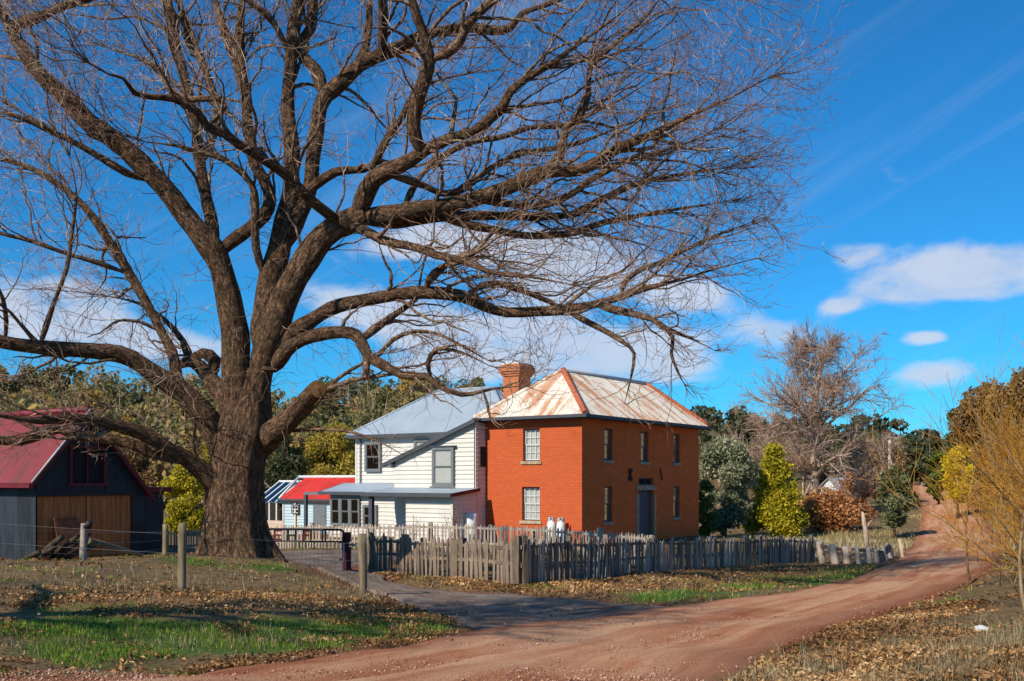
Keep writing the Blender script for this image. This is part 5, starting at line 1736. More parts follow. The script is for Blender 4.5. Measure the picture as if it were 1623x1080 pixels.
    S3, D3, r3, i3, t3 = spawn(P2, Q2, n3, 0.15, 1.0, 22, 55, g)
    L3 = g.uniform(0.15, 0.7, len(S3))
    P3_, Q3 = grow(S3, D3, L3, np.full(len(S3), 0.0052), 5, 0.3, out_bias(0.04, 0.03), 0.55, g, 0.05)
    # crooked epicormic twigs along the limbs
    Se, De = [], []
    for name, Q, rr in paths:
        ln = np.linalg.norm(np.diff(Q, axis=0), axis=1).sum()
        n = int(ln * 4.0)
        S, D, r, i, t = spawn(Q[None], rr[None], n, .12, .95, 45, 95, g)
        Se.append(S + nrm(D) * (r * .8)[:, None]); De.append(D)
    Se = np.concatenate(Se); De = np.concatenate(De)
    Pe, Qe = grow(Se, De, g.uniform(.3, 1.1, len(Se)), np.full(len(Se), .0075), 7, .33, lambda p, d: 0, .4, g, .06)
    S, D, r, i, t = spawn(Pe, Qe, 3, .2, 1, 30, 65, g)
    Pf, Qf = grow(S, D, g.uniform(.12, .45, len(S)), np.full(len(S), .005), 4, .3, lambda p, d: 0, .5, g, .05)
    0 and print('oak', len(P1), len(P2), len(P3_))
    V, Fq = tubes(P1, Q1, 5)
    o = obj('branches', mesh_np('branches', V - loc, Fq, True), M['bark_branch'], root); o['kind'] = 'stuff'
    V, Fq = cat_mesh([tubes(P2, Q2, 3), tubes(P3_, Q3, 3), tubes(Pe, Qe, 3), tubes(Pf, Qf, 3)])
    o = obj('twigs', mesh_np('twigs', V - loc, Fq, True), M['twig'], root); o['kind'] = 'stuff'


make_oak()

# ------------------------------------------------------------------ picket fences, gate, posts
def picket_mesh(w, t, h, pt, skew=0.0):
    mb = MB()
    mb.prism([(-w / 2, 0, 0), (w / 2, 0, 0), (w / 2 + skew, 0, h - pt), (skew * 1.2 + pt * 0.15, 0, h), (-w / 2 + skew, 0, h - pt * 0.9)], (0, t, 0))
    me = bpy.data.meshes.new('picket')
    me.from_pydata([tuple(p) for p in mb.v], [], mb.f)
    me.update()
    return me


def build_fence(name, label, line, spacing, mats, widths, lean, hj, post_every, rails=(0.28, 0.78), seed=1, point=0.09, missing=0.0, side=1.0):
    """line: rows (x, y, ground z, height). Each picket, rail and post is its own piece."""
    g = np.random.default_rng(seed)
    line = np.asarray(line, float)
    s = np.concatenate([[0], np.cumsum(np.hypot(*np.diff(line[:, :2], axis=0).T))])
    L_ = s[-1]
    at = lambda t: np.array([np.interp(t, s, line[:, k]) for k in range(4)])
    mid = at(L_ / 2)
    root = empty(name, (mid[0], mid[1], gz(mid[0], mid[1])))
    tag(root, label, 'fence')
    base = np.array(root.location)
    var = [picket_mesh(w, 0.024, 1.0, point * p, sk) for w in widths for p in (0.5, 1.0, 1.3) for sk in (-0.012, 0.01)]
    for i, me in enumerate(var):
        me.materials.append(mats[i % len(mats)])
    t = 0.0
    while t < L_:
        t += spacing * g.uniform(0.72, 1.3)
        if t > L_ or g.random() < missing:
            continue
        p = at(t); q = at(min(t + 0.05, L_)); q0 = at(max(t - 0.05, 0))
        d = nrm(q[:2] - q0[:2])
        o = obj('picket', var[g.integers(len(var))], None, root)
        zb = gz(p[0], p[1]) - 0.04
        h = p[3] * g.uniform(1 - hj, 1 + hj * 0.6)
        nrm2 = np.array([d[1], -d[0]]) * side
        o.location = (p[0] - base[0] + nrm2[0] * 0.035, p[1] - base[1] + nrm2[1] * 0.035, zb - base[2])
        o.rotation_euler = (g.normal(0, lean * 0.5), g.normal(0, lean), math.atan2(d[1], d[0]))
        o.scale = (g.uniform(0.85, 1.2), 1, h)
    n = max(1, int(round(L_ / post_every)))
    for k in range(n + 1):
        p = at(L_ * k / n)
        mb = MB(); w = g.uniform(0.06, 0.085)
        z0 = gz(p[0], p[1]) - base[2] - 0.2
        hx = p[3] * g.uniform(0.95, 1.06) + 0.2
        nx = g.normal(0, 0.02)
        mb.hexa([(-w, -w, 0), (w, -w, 0), (-w, w, 0), (w, w, 0), (-w * .9 + nx, -w * .9, hx), (w * .9 + nx, -w * .9, hx - .02), (-w * .9 + nx, w * .9, hx), (w * .9 + nx, w * .9, hx - .03)])
        o = mb.build('post', mats[0], root)
        d = at(min(L_ * k / n + .05, L_))[:2] - at(max(L_ * k / n - .05, 0))[:2]
        dn = nrm(np.array([d[1], -d[0]])) * side
        o.location = (p[0] - base[0] - dn[0] * 0.10, p[1] - base[1] - dn[1] * 0.10, z0)
        o.rotation_euler = (0, 0, math.atan2(d[1], d[0]))
    for r in rails:
        for k in range(n):
            m = 4
            for j in range(m):
                a, b = at(L_ * (k + j / m) / n), at(L_ * (k + (j + 1) / m) / n)
                mb = MB()
                za = gz(a[0], a[1]) + a[3] * r; zb = gz(b[0], b[1]) + b[3] * r
                mb.bar(np.array([a[0], a[1], za]) - base, np.array([b[0], b[1], zb]) - base, 0.04, 0.075)
                mb.build('rail', mats[0], root)
    return root


def line_from(pts):
    """(px, base py, top py) on the ground -> x, y, z, height."""
    out = []
    for px, pb, pt in pts:
        p = G(px, pb)
        out.append((p[0], p[1], gz(*p), (pb - pt) / F * p[1]))
    return out


fl = line_from([(583, 903, 846), (640, 909, 847), (720, 917, 850), (790, 924, 852), (826, 928, 852)])
fr_ = line_from([(826, 928, 852), (900, 920, 849), (1000, 908, 850), (1100, 902, 851), (1200, 897, 849), (1290, 890, 850)])
build_fence('picket_fence', 'short weathered grey picket fence of wide palings between driveway and corner post', fl, 0.152, [M['wood_grey']], (0.075, 0.10, 0.12), 0.035, 0.10, 2.2, (0.45, 0.78), 11, 0.08, 0.04)
build_fence('picket_fence', 'long weathered grey paling fence running beside the red road', fr_, 0.105, [M['wood_grey'], M['wood_grey'], M['wood_light']], (0.06, 0.075, 0.095), 0.045, 0.10, 2.6, (0.4, 0.8), 12, 0.10, 0.03)
inner = []
for px, pt, d in ((255, 838, 41), (330, 837, 40), (420, 833, 39), (520, 829, 38), (650, 828, 37.5), (780, 830, 36.5), (900, 836, 34.5), (990, 842, 32.6), (1030, 846, 31.6)):
    p = W(px, pt, d); z = gz(p[0], p[1])
    inner.append((p[0], p[1], z, max(0.7, p[2] - z)))
build_fence('picket_fence', 'pale narrow picket fence round the house yard behind the paling fences', inner, 0.135, [M['wood_light']], (0.058, 0.066), 0.012, 0.03, 2.4, (0.3, 0.82), 13, 0.09, 0.0)


def round_post(root, px, pb, pt, wpx, mat, lean=(0, 0), name='post'):
    p = G(px, pb); d = p[1]
    b = np.array([p[0], p[1], gz(*p) - 0.15]); h = (pb - pt) / F * d + 0.15
    r = wpx / 2 / F * d
    Q = np.array([b + np.array([lean[0] * t * h, lean[1] * t * h, h * t]) for t in np.linspace(0, 1, 7)])
    mb = MB()
    mb.tube(Q - np.array(root.location), r * np.array([1.06, 1.0, 1.02, .97, 1.0, .98, .93]), 12)
    o = mb.build(name, mat, root)
    return Q, o


def wires(root, A, B, fr, r=0.006, sag=0.03):
    for f in fr:
        a = A[0] * (1 - f) + A[-1] * f; b = B[0] * (1 - f) + B[-1] * f
        P = np.array([a * (1 - t) + b * t - np.array([0, 0, sag * 4 * t * (1 - t)]) for t in np.linspace(0, 1, 9)])
        mb = MB(); mb.tube(P - np.array(root.location), r, 4, False)
        mb.build('wire', M['wire'], root)


p = G(288, 936)
wf = tag(empty('wire_fence', (p[0], p[1], gz(*p))), 'two round timber posts with sagging wires in front of the oak', 'fence')
qa, _ = round_post(wf, 288, 936, 829, 13, M['wood_post'], (0.01, 0))
qb, _ = round_post(wf, 575.5, 941, 846, 13.5, M['wood_post'], (-0.008, 0))
qc = [np.array([-9.8, 15.0, gz(-9.8, 15.0)]), np.array([-9.8, 15.0, gz(-9.8, 15.0) + 1.15])]
wires(wf, qa, qb, (0.35, 0.6, 0.85), 0.003)
wires(wf, qc, qa, (0.35, 0.6, 0.85), 0.003)
mb = MB(); mb.tube(np.array([qc[0] - (0, 0, .15), qc[0] * .5 + qc[1] * .5, qc[1]]) - np.array(wf.location), .07, 10); mb.build('post', M['wood_post'], wf)

p = G(132, 889)
wf2 = tag(empty('wire_fence', (p[0], p[1], gz(*p))), 'grey strainer post with a slanting timber brace before the shed', 'fence')
qd, po = round_post(wf2, 131, 889, 830, 11, M['wood_light'], (0.04, 0))
mb = MB(); c = qd[-1] - np.array(wf2.location)
mb.tube([c + (0.05, .0, -.12), c + (0.16, 0, .06)], [.10, .08], 9); mb.build('post_cap', M['iron'], wf2)
pe = G(228, 884)
mb = MB(); mb.tube(np.array([qd[3] * .35 + qd[4] * .65 + (0.1, 0, 0), (pe[0], pe[1], gz(*pe) + .05)]) - np.array(wf2.location), [.085, .075], 9); mb.build('brace', M['wood_post'], wf2)
qf, _ = round_post(wf2, 262, 880, 831, 9, M['wood_post'], (0.0, 0))
wires(wf2, qd, qf, (0.3, 0.55, 0.8), 0.003)
ql = [np.array([-14.5, 22.0, gz(-14.5, 22.0)]), np.array([-14.5, 22.0, gz(-14.5, 22.0) + 1.2])]
wires(wf2, ql, qd, (0.3, 0.55, 0.8), 0.003)

# gate with steel letters
pr = G(545, 906); pl = np.array([W(388, 0, pr[1] + .5)[0], pr[1] + .5])
zgr_ = gz(*pr)
gate = tag(empty('farm_gate', (pr[0], pr[1], zgr_)), 'black-topped steel mesh farm gate with welded letters beside the oak', 'gate')
gu = np.append(pl - pr, 0); gl = np.linalg.norm(gu); gu = gu / gl
px2m = pr[1] / F
zt = (906 - 840) * px2m; zm_ = (906 - 859) * px2m; zb_ = 0.05
def gp(u, z, n=0.0): return gu * u + np.array([0, 0, z]) + np.array([0, -1, 0]) * n
arc = [gp(0, zt - .12)] + [gp(.12 - .12 * math.cos(a), zt - .12 + .12 * math.sin(a)) for a in np.linspace(0.3, math.pi / 2, 5)]
mb = MB(); mb.tube(np.array([gp(0, zm_)] + arc + [gp(gl, zt)]), .03, 8); mb.build('top_rail', M['metal_black'], gate)
mb = MB(); mb.tube(np.array([gp(0, zm_), gp(gl, zm_)]), .022, 8); mb.build('mid_rail', M['metal_black'], gate)
mb = MB(); mb.tube(np.array([gp(0, zb_), gp(0, zm_ - .02)]), .02, 8); mb.tube(np.array([gp(0, zb_), gp(gl, zb_)]), .02, 8); mb.build('frame', M['metal_grey'], gate)
mb = MB()
for u in np.arange(.12, gl, .12): mb.tube(np.array([gp(u, zb_), gp(u, zm_)]), .003, 4, False)
for z in np.arange(zb_ + .1, zm_, .11): mb.tube(np.array([gp(0, z), gp(gl, z)]), .003, 4, False)
mb.build('wire_mesh', M['wire'], gate)
uof = lambda px: (545 - px) * px2m
def letter(ch, px0, px1):
    u0, u1 = uof(px0), uof(px1); mb = MB(); w = .055
    z0, z1 = zm_ + .02, zt - .02; mz = (z0 + z1) / 2
    V = lambda u: mb.bar(gp(u, z0), gp(u, z1), w, .02, (0, 1, 0))
    Hh = lambda z, a, b: mb.bar(gp(a, z, .001), gp(b, z, .001), .02, w * .85)
    V(u0 - w / 2)
    if ch == 'H': V(u1 + w / 2); Hh(mz, u0 - w, u1 + w)
    if ch == 'E': Hh(z1 - w * .4, u0 - w, u1); Hh(mz, u0 - w, u1 + .03); Hh(z0 + w * .4, u0 - w, u1)
    if ch == 'F': Hh(z1 - w * .4, u0 - w, u1); Hh(mz, u0 - w, u1 + .03)
    mb.build('letter', M['maroon'] if ch != 'H' else M['metal_black'], gate)
letter('E', 427, 441); letter('H', 449.5, 466); letter('F', 476, 487.5)
for px in (489.5, 509, 514):
    mb = MB(); u = uof(px); mb.bar(gp(u, zm_), gp(u, zt), .035, .02, (0, 1, 0)); mb.build('upright', M['metal_black'], gate)

# dark red strainer post
p = G(549.5, 905); z = gz(*p)
rp = tag(empty('gate_post', (p[0], p[1], z)), 'thick dark red timber gate post with a notch in its side', 'gate post')
h = (905 - 844) * p[1] / F; w = 12.5 / 2 * p[1] / F
mb = MB(); mb.box(-w, w, -w, w, -.2, h * .62); mb.box(-w, w * .45, -w, w, h * .6201, h * .75); mb.box(-w, w, -w, w, h * .7501, h)
mb.build('post', M['maroon'], rp)
for zz_ in (.3, .75):
    mb = MB(); mb.tube([(-w - .02, -w * .5, h * zz_), (-w - .09, -w * .5, h * zz_)], .03, 7); mb.build('hinge', M['iron'], rp)
mb = MB(); mb.bar((w * .6, 0, h * .685), (w * 2.2, 0, h * .665), .06, .07); mb.build('cross_piece', M['wood_light'], rp)

# leaning post-and-rail fence beyond the palings
rf_pts = [(1306, 893, 857, 12), (1326, 894, 863, 14), (1345, 893.5, 866, 14), (1362, 894, 866, 9), (1378, 893, 868, 10), (1392, 892, 870, 8), (1404, 889, 869, 8), (1414, 884, 862, 9)]
p = G(1355, 893)
rf = tag(empty('rail_fence', (p[0], p[1], gz(*p))), 'collapsing split post-and-rail fence at the end of the palings', 'fence')
tops = []
gg = np.random.default_rng(5)
lx = fr_[-1]
prev = np.array([lx[0], lx[1], lx[2]])
pp = [np.vstack([prev, prev + (0, 0, .95)])]
for px, pb, pt, w in rf_pts:
    Q, o = round_post(rf, px, pb, pt, w * .95, M['wood_light'], (-0.16 + gg.normal(0, .05), 0), 'post')
    pp.append(np.vstack([Q[0] + (0, 0, .15), Q[-1]]))
for k in range(len(pp) - 1):
    for f in (0.12, 0.48, 0.78):
        if gg.random() < .12: continue
        a = pp[k][0] * (1 - f) + pp[k][1] * f; b = pp[k + 1][0] * (1 - f - .06) + pp[k + 1][1] * (f + .06)
        b[2] += gg.normal(0, .05)
        mb = MB(); L0 = np.array(rf.location); mb.bar(a - L0, b - L0, .07, .13); mb.build('rail', M['wood_grey'], rf)
p = G(1431, 884)
mk = MB(); mk.bar((0, 0, -.1), (-.14, 0, .72), .10, .03, (0, 1, 0)); mk.box(-.165, -.10, -.02, .02, .66, .7)
o = mk.build('marker_post', M['cream']); o.location = (p[0], p[1], gz(*p)); tag(o, 'pale leaning marker post at the far road edge', 'marker post')

# gas bottles, tank, things by the walls
def gas_bottle(px, label):
    b = on_b(px, 860, -0.45)[0]; p = hf(-0.45, b); z = gz(*p)
    root = tag(empty('gas_bottle', (p[0], p[1], z)), label, 'gas bottle', 'gas bottles by the brick wall')
    h = 1.22; r = .19
    prof = [(0.0, .17), (.05, .19), (.3, r), (.9, r), (1.02, .175), (1.12, .12), (1.16, .06)]
    mb = MB(); mb.tube([(0, 0, a) for a, _ in prof], [q for _, q in prof], 16); mb.build('cylinder', M['metal_white'], root)
    mb = MB()
    for k in range(12):
        if k % 4 == 0: continue
        a0, a1 = 2 * math.pi * k / 12, 2 * math.pi * (k + 1) / 12
        mb.prism([(.14 * math.cos(a0), .14 * math.sin(a0), 1.08), (.14 * math.cos(a1), .14 * math.sin(a1), 1.08), (.14 * math.cos(a1), .14 * math.sin(a1), 1.26), (.14 * math.cos(a0), .14 * math.sin(a0), 1.26)], (.008, 0, 0))
    mb.build('collar', M['metal_grey'], root)
    mb = MB(); mb.tube([(0, 0, 1.16), (0, 0, 1.24)], .03, 8); mb.tube([(-.06, 0, 1.2), (.06, 0, 1.2)], .02, 6); mb.build('valve', M['iron'], root)
gas_bottle(874, 'left of the two white gas bottles against the painted brick wall')
gas_bottle(889, 'right of the two white gas bottles against the painted brick wall')
at_, _z = on_b(746, 840, bw - .62)
p = hf(bw - .62, at_ - .02); z = gz(*p)
tk = tag(empty('water_heater', (p[0], p[1], z)), 'pale grey domed water heater tank beside the lean-to side wall', 'water heater')
prof = [(-.1, .27), (.0, .29), (1.30, .29), (1.40, .27), (1.47, .18), (1.50, .03)]
mb = MB(); mb.tube([(0, 0, a) for a, _ in prof], [q for _, q in prof], 20); mb.build('tank', M['metal_white'], tk)
mb = MB(); mb.tube([(.1, -.27, 1.0), (.1, -.36, 1.0), (.1, -.36, .1)], .02, 6); mb.build('pipe', M['metal_grey'], tk)
mb = MB(); mb.box(-.12, .12, -.31, -.27, .2, .55); mb.build('access_panel', M['frame_grey'], tk)

# split logs heaped before the shed
gg = np.random.default_rng(9)
for k in range(11):
    px = 34 + 56 * gg.random(); u = (px - 34) / 56
    bq = on_a(px, 880, as_ - 1.3 - .5 * gg.random())[0]
    p = hf(bq, as_ - 1.3 - .5 * gg.random()); z = gz(*p)
    ln = .45 + .75 * u + .2 * gg.random(); r = gg.uniform(.05, .10)
    tilt = R_(gg.uniform(20, 50) if u > .4 else gg.uniform(5, 30)); az_ = gg.uniform(-.5, .9)
    dv_ = np.array([math.cos(tilt) * math.cos(az_), math.cos(tilt) * math.sin(az_), math.sin(tilt)])
    P = np.array([dv_ * ln * t + gg.normal(0, .012, 3) for t in np.linspace(0, 1, 5)]) + (0, 0, r * .7 + .06 * (k % 3))
    mb = MB(); mb.tube(P, r * np.array([1.05, 1, .97, 1.02, .9]), 8)
    o = mb.build('log', M['log']); o.location = (p[0], p[1], z)
    tag(o, 'dark split log in the heap before the shed doors', 'log', 'logs heaped before the shed')

# ------------------------------------------------------------------ leaves, crowns, trees
def leaf_quads(C, size, g, aspect=0.6, up=0.0, fold=0.25):
    """diamond leaves, two triangles folded along the middle."""
    n = len(C)
    N = nrm(g.normal(0, 1, (n, 3)) + np.array([0, 0, up]))
    a = nrm(np.cross(N, nrm(g.normal(0, 1, (n, 3)))))
    b = np.cross(N, a)
    s = np.broadcast_to(np.asarray(size, float), (n,))[:, None]
    v0 = C - a * s; v2 = C + a * s
    v1 = C + b * s * aspect + N * s * fold; v3 = C - b * s * aspect + N * s * fold
    V = np.stack([v0, v1, v2, v3], 1).reshape(-1, 3)
    i = np.arange(n)[:, None] * 4
    Fc = np.concatenate([i + [0, 1, 2], i + [0, 2, 3]], 1).reshape(-1, 3)
    return V, Fc


def crown_points(g, n, blobs):
    """points in the shells of a set of blobs (cx,cy,cz,r)."""
    B = np.asarray(blobs, float)
    w = B[:, 3] ** 2; w /= w.sum()
    i = g.choice(len(B), n, p=w)
    d = nrm(g.normal(0, 1, (n, 3)))
    r = B[i, 3] * g.uniform(0.35, 1.0, n) ** 0.45 * (1 + 0.18 * vnoise(d * 2.2 + i[:, None] * 1.7))
    return B[i, :3] + d * r[:, None] * np.array([1, 1, 0.85]), i


def blobs_for(g, n, rx, ry, h, z0, rmin, rmax, shape='round'):
    out = []
    for k in range(n):
        t = (k + 0.5) / n if shape == 'cone' else g.random()
        a = g.uniform(0, 2 * math.pi)
        if shape == 'cone':
            rad = (1 - t) ** 0.8 * 0.8 + 0.05
        else:
            rad = math.sqrt(max(0.05, 1 - (2 * t - 1) ** 2)) * math.sqrt(g.random())
        r = g.uniform(rmin, rmax) * (1.1 - 0.5 * t if shape == 'cone' else 1)
        out.append((rx * rad * math.cos(a), ry * rad * math.sin(a), z0 + h * t, r))
    return out


def leafy(name, label, px, pb, pt, wpx, d, mat, n, size, seed, shape='round', z_low=0.12, trunk='bark', group=None, nb_=26, aspect=0.55, rfac=(0.26, 0.46)):
    g = np.random.default_rng(seed)
    x = (px - CX) / F * d
    zg_ = gz(x, d)
    top = EYE + (HY - pt) / F * d
    h = top - zg_; rx = wpx / 2 / F * d
    root = tag(empty(name, (x, d, zg_)), label, 'bush' if 'bush' in name or 'shrub' in name else 'tree', group)
    bl = blobs_for(g, nb_, rx * .78, rx * .72, h * (1 - z_low) - rx * .3, h * z_low + rx * .12, rx * rfac[0], rx * rfac[1], shape)
    C, i = crown_points(g, int(n * 1.5), bl)
    C = C + g.normal(0, rx * .04, C.shape) + (g.random((len(C), 1)) < .12) * g.normal(0, rx * .11, C.shape)
    kp = C[:, 2] > 0.02
    C, i = C[kp], i[kp]
    V, Fc = leaf_quads(C, g.uniform(.5, 1.2, len(C)) * size * .88, g, aspect)
    bt_ = g.random(len(bl))
    rnd = np.clip(0.45 * bt_[i] + 0.55 * g.random(len(C)), 0, 1)
    obj('crown', mesh_np('crown', V, Fc, False, np.repeat(rnd, 2)), mat, root)
    mb = MB()
    tp = np.array([(g.normal(0, .02) * h * t, g.normal(0, .02) * h * t, h * .75 * t - .1) for t in np.linspace(0, 1, 6)])
    r0 = max(.05, h * .02)
    mb.tube(tp, r0 * np.linspace(1.2, .3, 6), 8)
    for b in bl[:12]:
        q = tp[min(4, max(1, int(b[2] / h / .75 * 5 - 1)))]
        e = np.array(b[:3]); m_ = (q + e) / 2 + (0, 0, .05 * h)
        mb.tube([q, m_, e], [r0 * .45, r0 * .3, r0 * .12], 5, False)
    mb.build('trunk', M[trunk], root)
    return root


LM = {}
LM['olive'] = leaf_mat('olive_leaf', [(0.0, (0.068, 0.083, 0.033)), (0.5, (0.165, 0.180, 0.075)), (1.0, (0.315, 0.300, 0.150))])
LM['yellowgreen'] = leaf_mat('yellow_green_leaf', [(0.0, (0.163, 0.164, 0.010)), (0.5, (0.439, 0.374, 0.018)), (1.0, (0.683, 0.538, 0.039))])
LM['grey_green'] = leaf_mat('grey_green_leaf', [(0.0, (0.098, 0.116, 0.062)), (0.5, (0.267, 0.276, 0.152)), (1.0, (0.589, 0.552, 0.356))])
LM['dark'] = leaf_mat('dark_green_leaf', [(0.0, (0.027, 0.039, 0.018)), (0.5, (0.068, 0.083, 0.033)), (1.0, (0.150, 0.150, 0.068))])
LM['russet'] = leaf_mat('russet_leaf', [(0.0, (0.168, 0.060, 0.019)), (0.5, (0.432, 0.180, 0.060)), (1.0, (0.660, 0.348, 0.144))])
LM['brownish'] = leaf_mat('brown_leaf', [(0.0, (0.105, 0.068, 0.030)), (0.5, (0.270, 0.165, 0.068)), (1.0, (0.480, 0.300, 0.128))])
LM['gold'] = leaf_mat('golden_leaf', [(0.0, (0.189, 0.149, 0.024)), (0.5, (0.392, 0.297, 0.041)), (1.0, (0.621, 0.432, 0.068))])
LM['wattle'] = leaf_mat('wattle_blossom', [(0.0, (0.35, 0.25, 0.01)), (0.5, (0.68, 0.50, 0.012)), (1.0, (0.85, 0.66, 0.03))])
LM['orange'] = leaf_mat('orange_blossom', [(0.0, (0.20, 0.06, 0.01)), (0.5, (0.6, 0.16, 0.02)), (1.0, (0.8, 0.25, 0.03))])
LM['green'] = leaf_mat('fresh_green_leaf', [(0.0, (0.042, 0.070, 0.011)), (0.5, (0.126, 0.182, 0.028)), (1.0, (0.280, 0.308, 0.070))])
LM['hill'] = leaf_mat('hillside_foliage', [(0.0, (0.085, 0.088, 0.032)), (0.22, (0.20, 0.18, 0.066)), (0.45, (0.30, 0.245, 0.088)), (0.65, (0.38, 0.24, 0.085)), (0.82, (0.50, 0.33, 0.06)), (1.0, (0.56, 0.29, 0.05))], 0.4)
LM['hill_dark'] = leaf_mat('dark_hill_foliage', [(0.0, (0.033, 0.042, 0.021)), (0.4, (0.078, 0.088, 0.039)), (0.7, (0.143, 0.130, 0.058)), (1.0, (0.260, 0.195, 0.091))], 0.3)
LM['litter'] = leaf_mat('fallen_oak_leaves', [(0.0, (0.09, 0.045, 0.018)), (0.35, (0.25, 0.12, 0.042)), (0.7, (0.46, 0.25, 0.095)), (1.0, (0.64, 0.43, 0.22))], 0.15, 0.7)
LM['blade'] = leaf_mat('grass_blades', [(0.0, (0.047, 0.101, 0.007)), (0.5, (0.135, 0.257, 0.017)), (0.85, (0.270, 0.365, 0.036)), (1.0, (0.513, 0.432, 0.144))], 0.3)
LM['dry'] = leaf_mat('dry_grass_blades', [(0.0, (0.11, 0.085, 0.04)), (0.5, (0.25, 0.19, 0.095)), (0.8, (0.38, 0.30, 0.17)), (1.0, (0.5, 0.42, 0.27))], 0.25)

LM['dry_field'] = leaf_mat('paddock_grass', [(0.0, (0.10, 0.17, 0.02)), (0.3, (0.22, 0.24, 0.05)), (0.6, (0.40, 0.32, 0.14)), (1.0, (0.56, 0.45, 0.25))], 0.3)

# trees and bushes that stand out on the right
leafy('olive_tree', 'grey-green bushy tree right beside the brick house', 1148, 850, 690, 100, 59, LM['grey_green'], 9000, .13, 1, 'round', .05)
leafy('bush', 'small bright green bush against the far corner of the brick house', 1117, 850, 760, 44, 57, LM['green'], 2500, .11, 2, 'round', .03)
leafy('cypress_tree', 'yellow-green cone-shaped conifer behind the paling fence', 1228, 850, 700, 116, 60, LM['yellowgreen'], 12000, .12, 3, 'cone', .03, nb_=80, rfac=(.17, .30))
leafy('bush', 'russet bush of dead leaves at the foot of the tall bare tree', 1318, 852, 782, 124, 64, LM['russet'], 7000, .13, 4, 'round', .0, 'bark_pale')
leafy('small_tree', 'dark green rounded small tree by the far road bend', 1418, 857, 742, 66, 56, LM['olive'], 5500, .12, 5, 'round', .22)
leafy('bush', 'reddish brown thicket below the power pole', 1400, 800, 702, 92, 98, LM['brownish'], 5000, .2, 6, 'round', .05, 'bark_pale')
leafy('bush', 'low brown thicket left of the power pole thicket', 1352, 805, 752, 60, 92, LM['russet'], 2500, .2, 16, 'round', .05, 'bark_pale')
leafy('wattle_tree', 'small bright yellow flowering wattle right of the road crest', 1518, 790, 712, 56, 66, LM['wattle'], 2600, .13, 7, 'round', .3)
leafy('green_tree', 'green tree left of the yellow wattle at the road crest', 1488, 790, 715, 44, 78, LM['green'], 2600, .16, 8, 'round', .1)
leafy('tall_tree', 'tall dark brown-green tree at the right edge beyond the willows', 1560, 800, 600, 104, 72, LM['brownish'], 9000, .17, 9, 'round', .02, nb_=26)
leafy('tall_tree', 'tall dark tree behind the willows at the right picture edge', 1622, 800, 590, 120, 66, LM['brownish'], 9000, .17, 10, 'round', .0, nb_=26)
leafy('tall_tree', 'dark evergreen between the road crest and the tall brown trees', 1530, 790, 628, 66, 84, LM['dark'], 6000, .17, 17, 'round', .0, nb_=20)
# trees that stand out on the left
leafy('wattle_tree', 'yellow-green tree showing between the shed and the oak trunk', 295, 855, 735, 80, 58, LM['yellowgreen'], 6500, .13, 11, 'round', .02)
leafy('poplar_tree', 'narrow upright golden-green tree close behind the oak trunk', 326, 850, 690, 30, 62, LM['yellowgreen'], 2600, .12, 12, 'cone', .05, nb_=22)
leafy('golden_tree', 'golden olive tree rising behind the red-roofed outbuilding', 528, 800, 672, 100, 86, LM['gold'], 8000, .17, 13, 'round', .05)
leafy('dark_tree', 'dark green tree behind the glasshouse', 456, 800, 690, 60, 84, LM['dark'], 4000, .17, 14, 'round', .05)
leafy('orange_tree', 'orange-brown tree on the slope left of the oak', 215, 800, 690, 90, 95, LM['brownish'], 6000, .19, 15, 'round', .05)
leafy('shrub', 'small dark conifer shrub in the yard below the ground-floor end window', 847, 874, 842, 12, 37.5, LM['dark'], 700, .05, 18, 'cone', .0, nb_=14)
leafy('flowering_bush', 'orange flowering bush behind the gate letters', 493, 870, 842, 22, 43, LM['orange'], 1400, .05, 19, 'round', .2)
leafy('shrub', 'low green shrub below the orange flowers behind the gate', 484, 874, 856, 34, 42, LM['green'], 1200, .05, 20, 'round', .0)


# ---- woods that cover the hills
def wood(name, label, mat, spots, seed, per, size):
    g = np.random.default_rng(seed)
    Vs, Fs, Rs, n = [], [], [], 0
    T = []
    for x, y, h, r, tone in spots:
        z = gz(x, y)
        bl = blobs_for(g, 9, r * .8, r * .8, h * .72 - r * .2, h * .24, r * .28, r * .5)
        C, i = crown_points(g, per, bl)
        C = C + (x, y, z)
        V, Fc = leaf_quads(C, g.uniform(.6, 1.3, per) * size, g, .6)
        tn = g.normal(0, .06, len(bl))
        rnd = np.clip(tone + tn[i] + g.normal(0, .09, per), 0, 1)
        Vs.append(V); Fs.append(Fc + n); n += len(V); Rs.append(np.repeat(rnd, 2))
        T.append(((x, y, z - .3), (x + g.normal(0, .5), y, z + h * .85), r))
    o = obj(name, mesh_np(name, np.concatenate(Vs), np.concatenate(Fs), False, np.concatenate(Rs)), mat)
    tag(o, label, 'wood', None, 'stuff')
    P = []
    for a, b, r in T:
        a, b = np.array(a), np.array(b)
        for _ in range(3):
            e = b + g.normal(0, 1, 3) * (r * .5, r * .5, r * .3)
            t = np.linspace(0, 1, 5)[:, None]
            P.append(a * (1 - t) + e * t + np.sin(t * 3.1) * g.normal(0, .5, 3) * (1, 1, 0))
    P = np.array(P)
    V, Fq = tubes(P, np.tile(np.linspace(.16, .03, 5), (len(P), 1)), 4)
    c = obj('trunks', mesh_np('trunks', V, Fq, True), M['bark_pale'], o)
    c['kind'] = 'stuff'


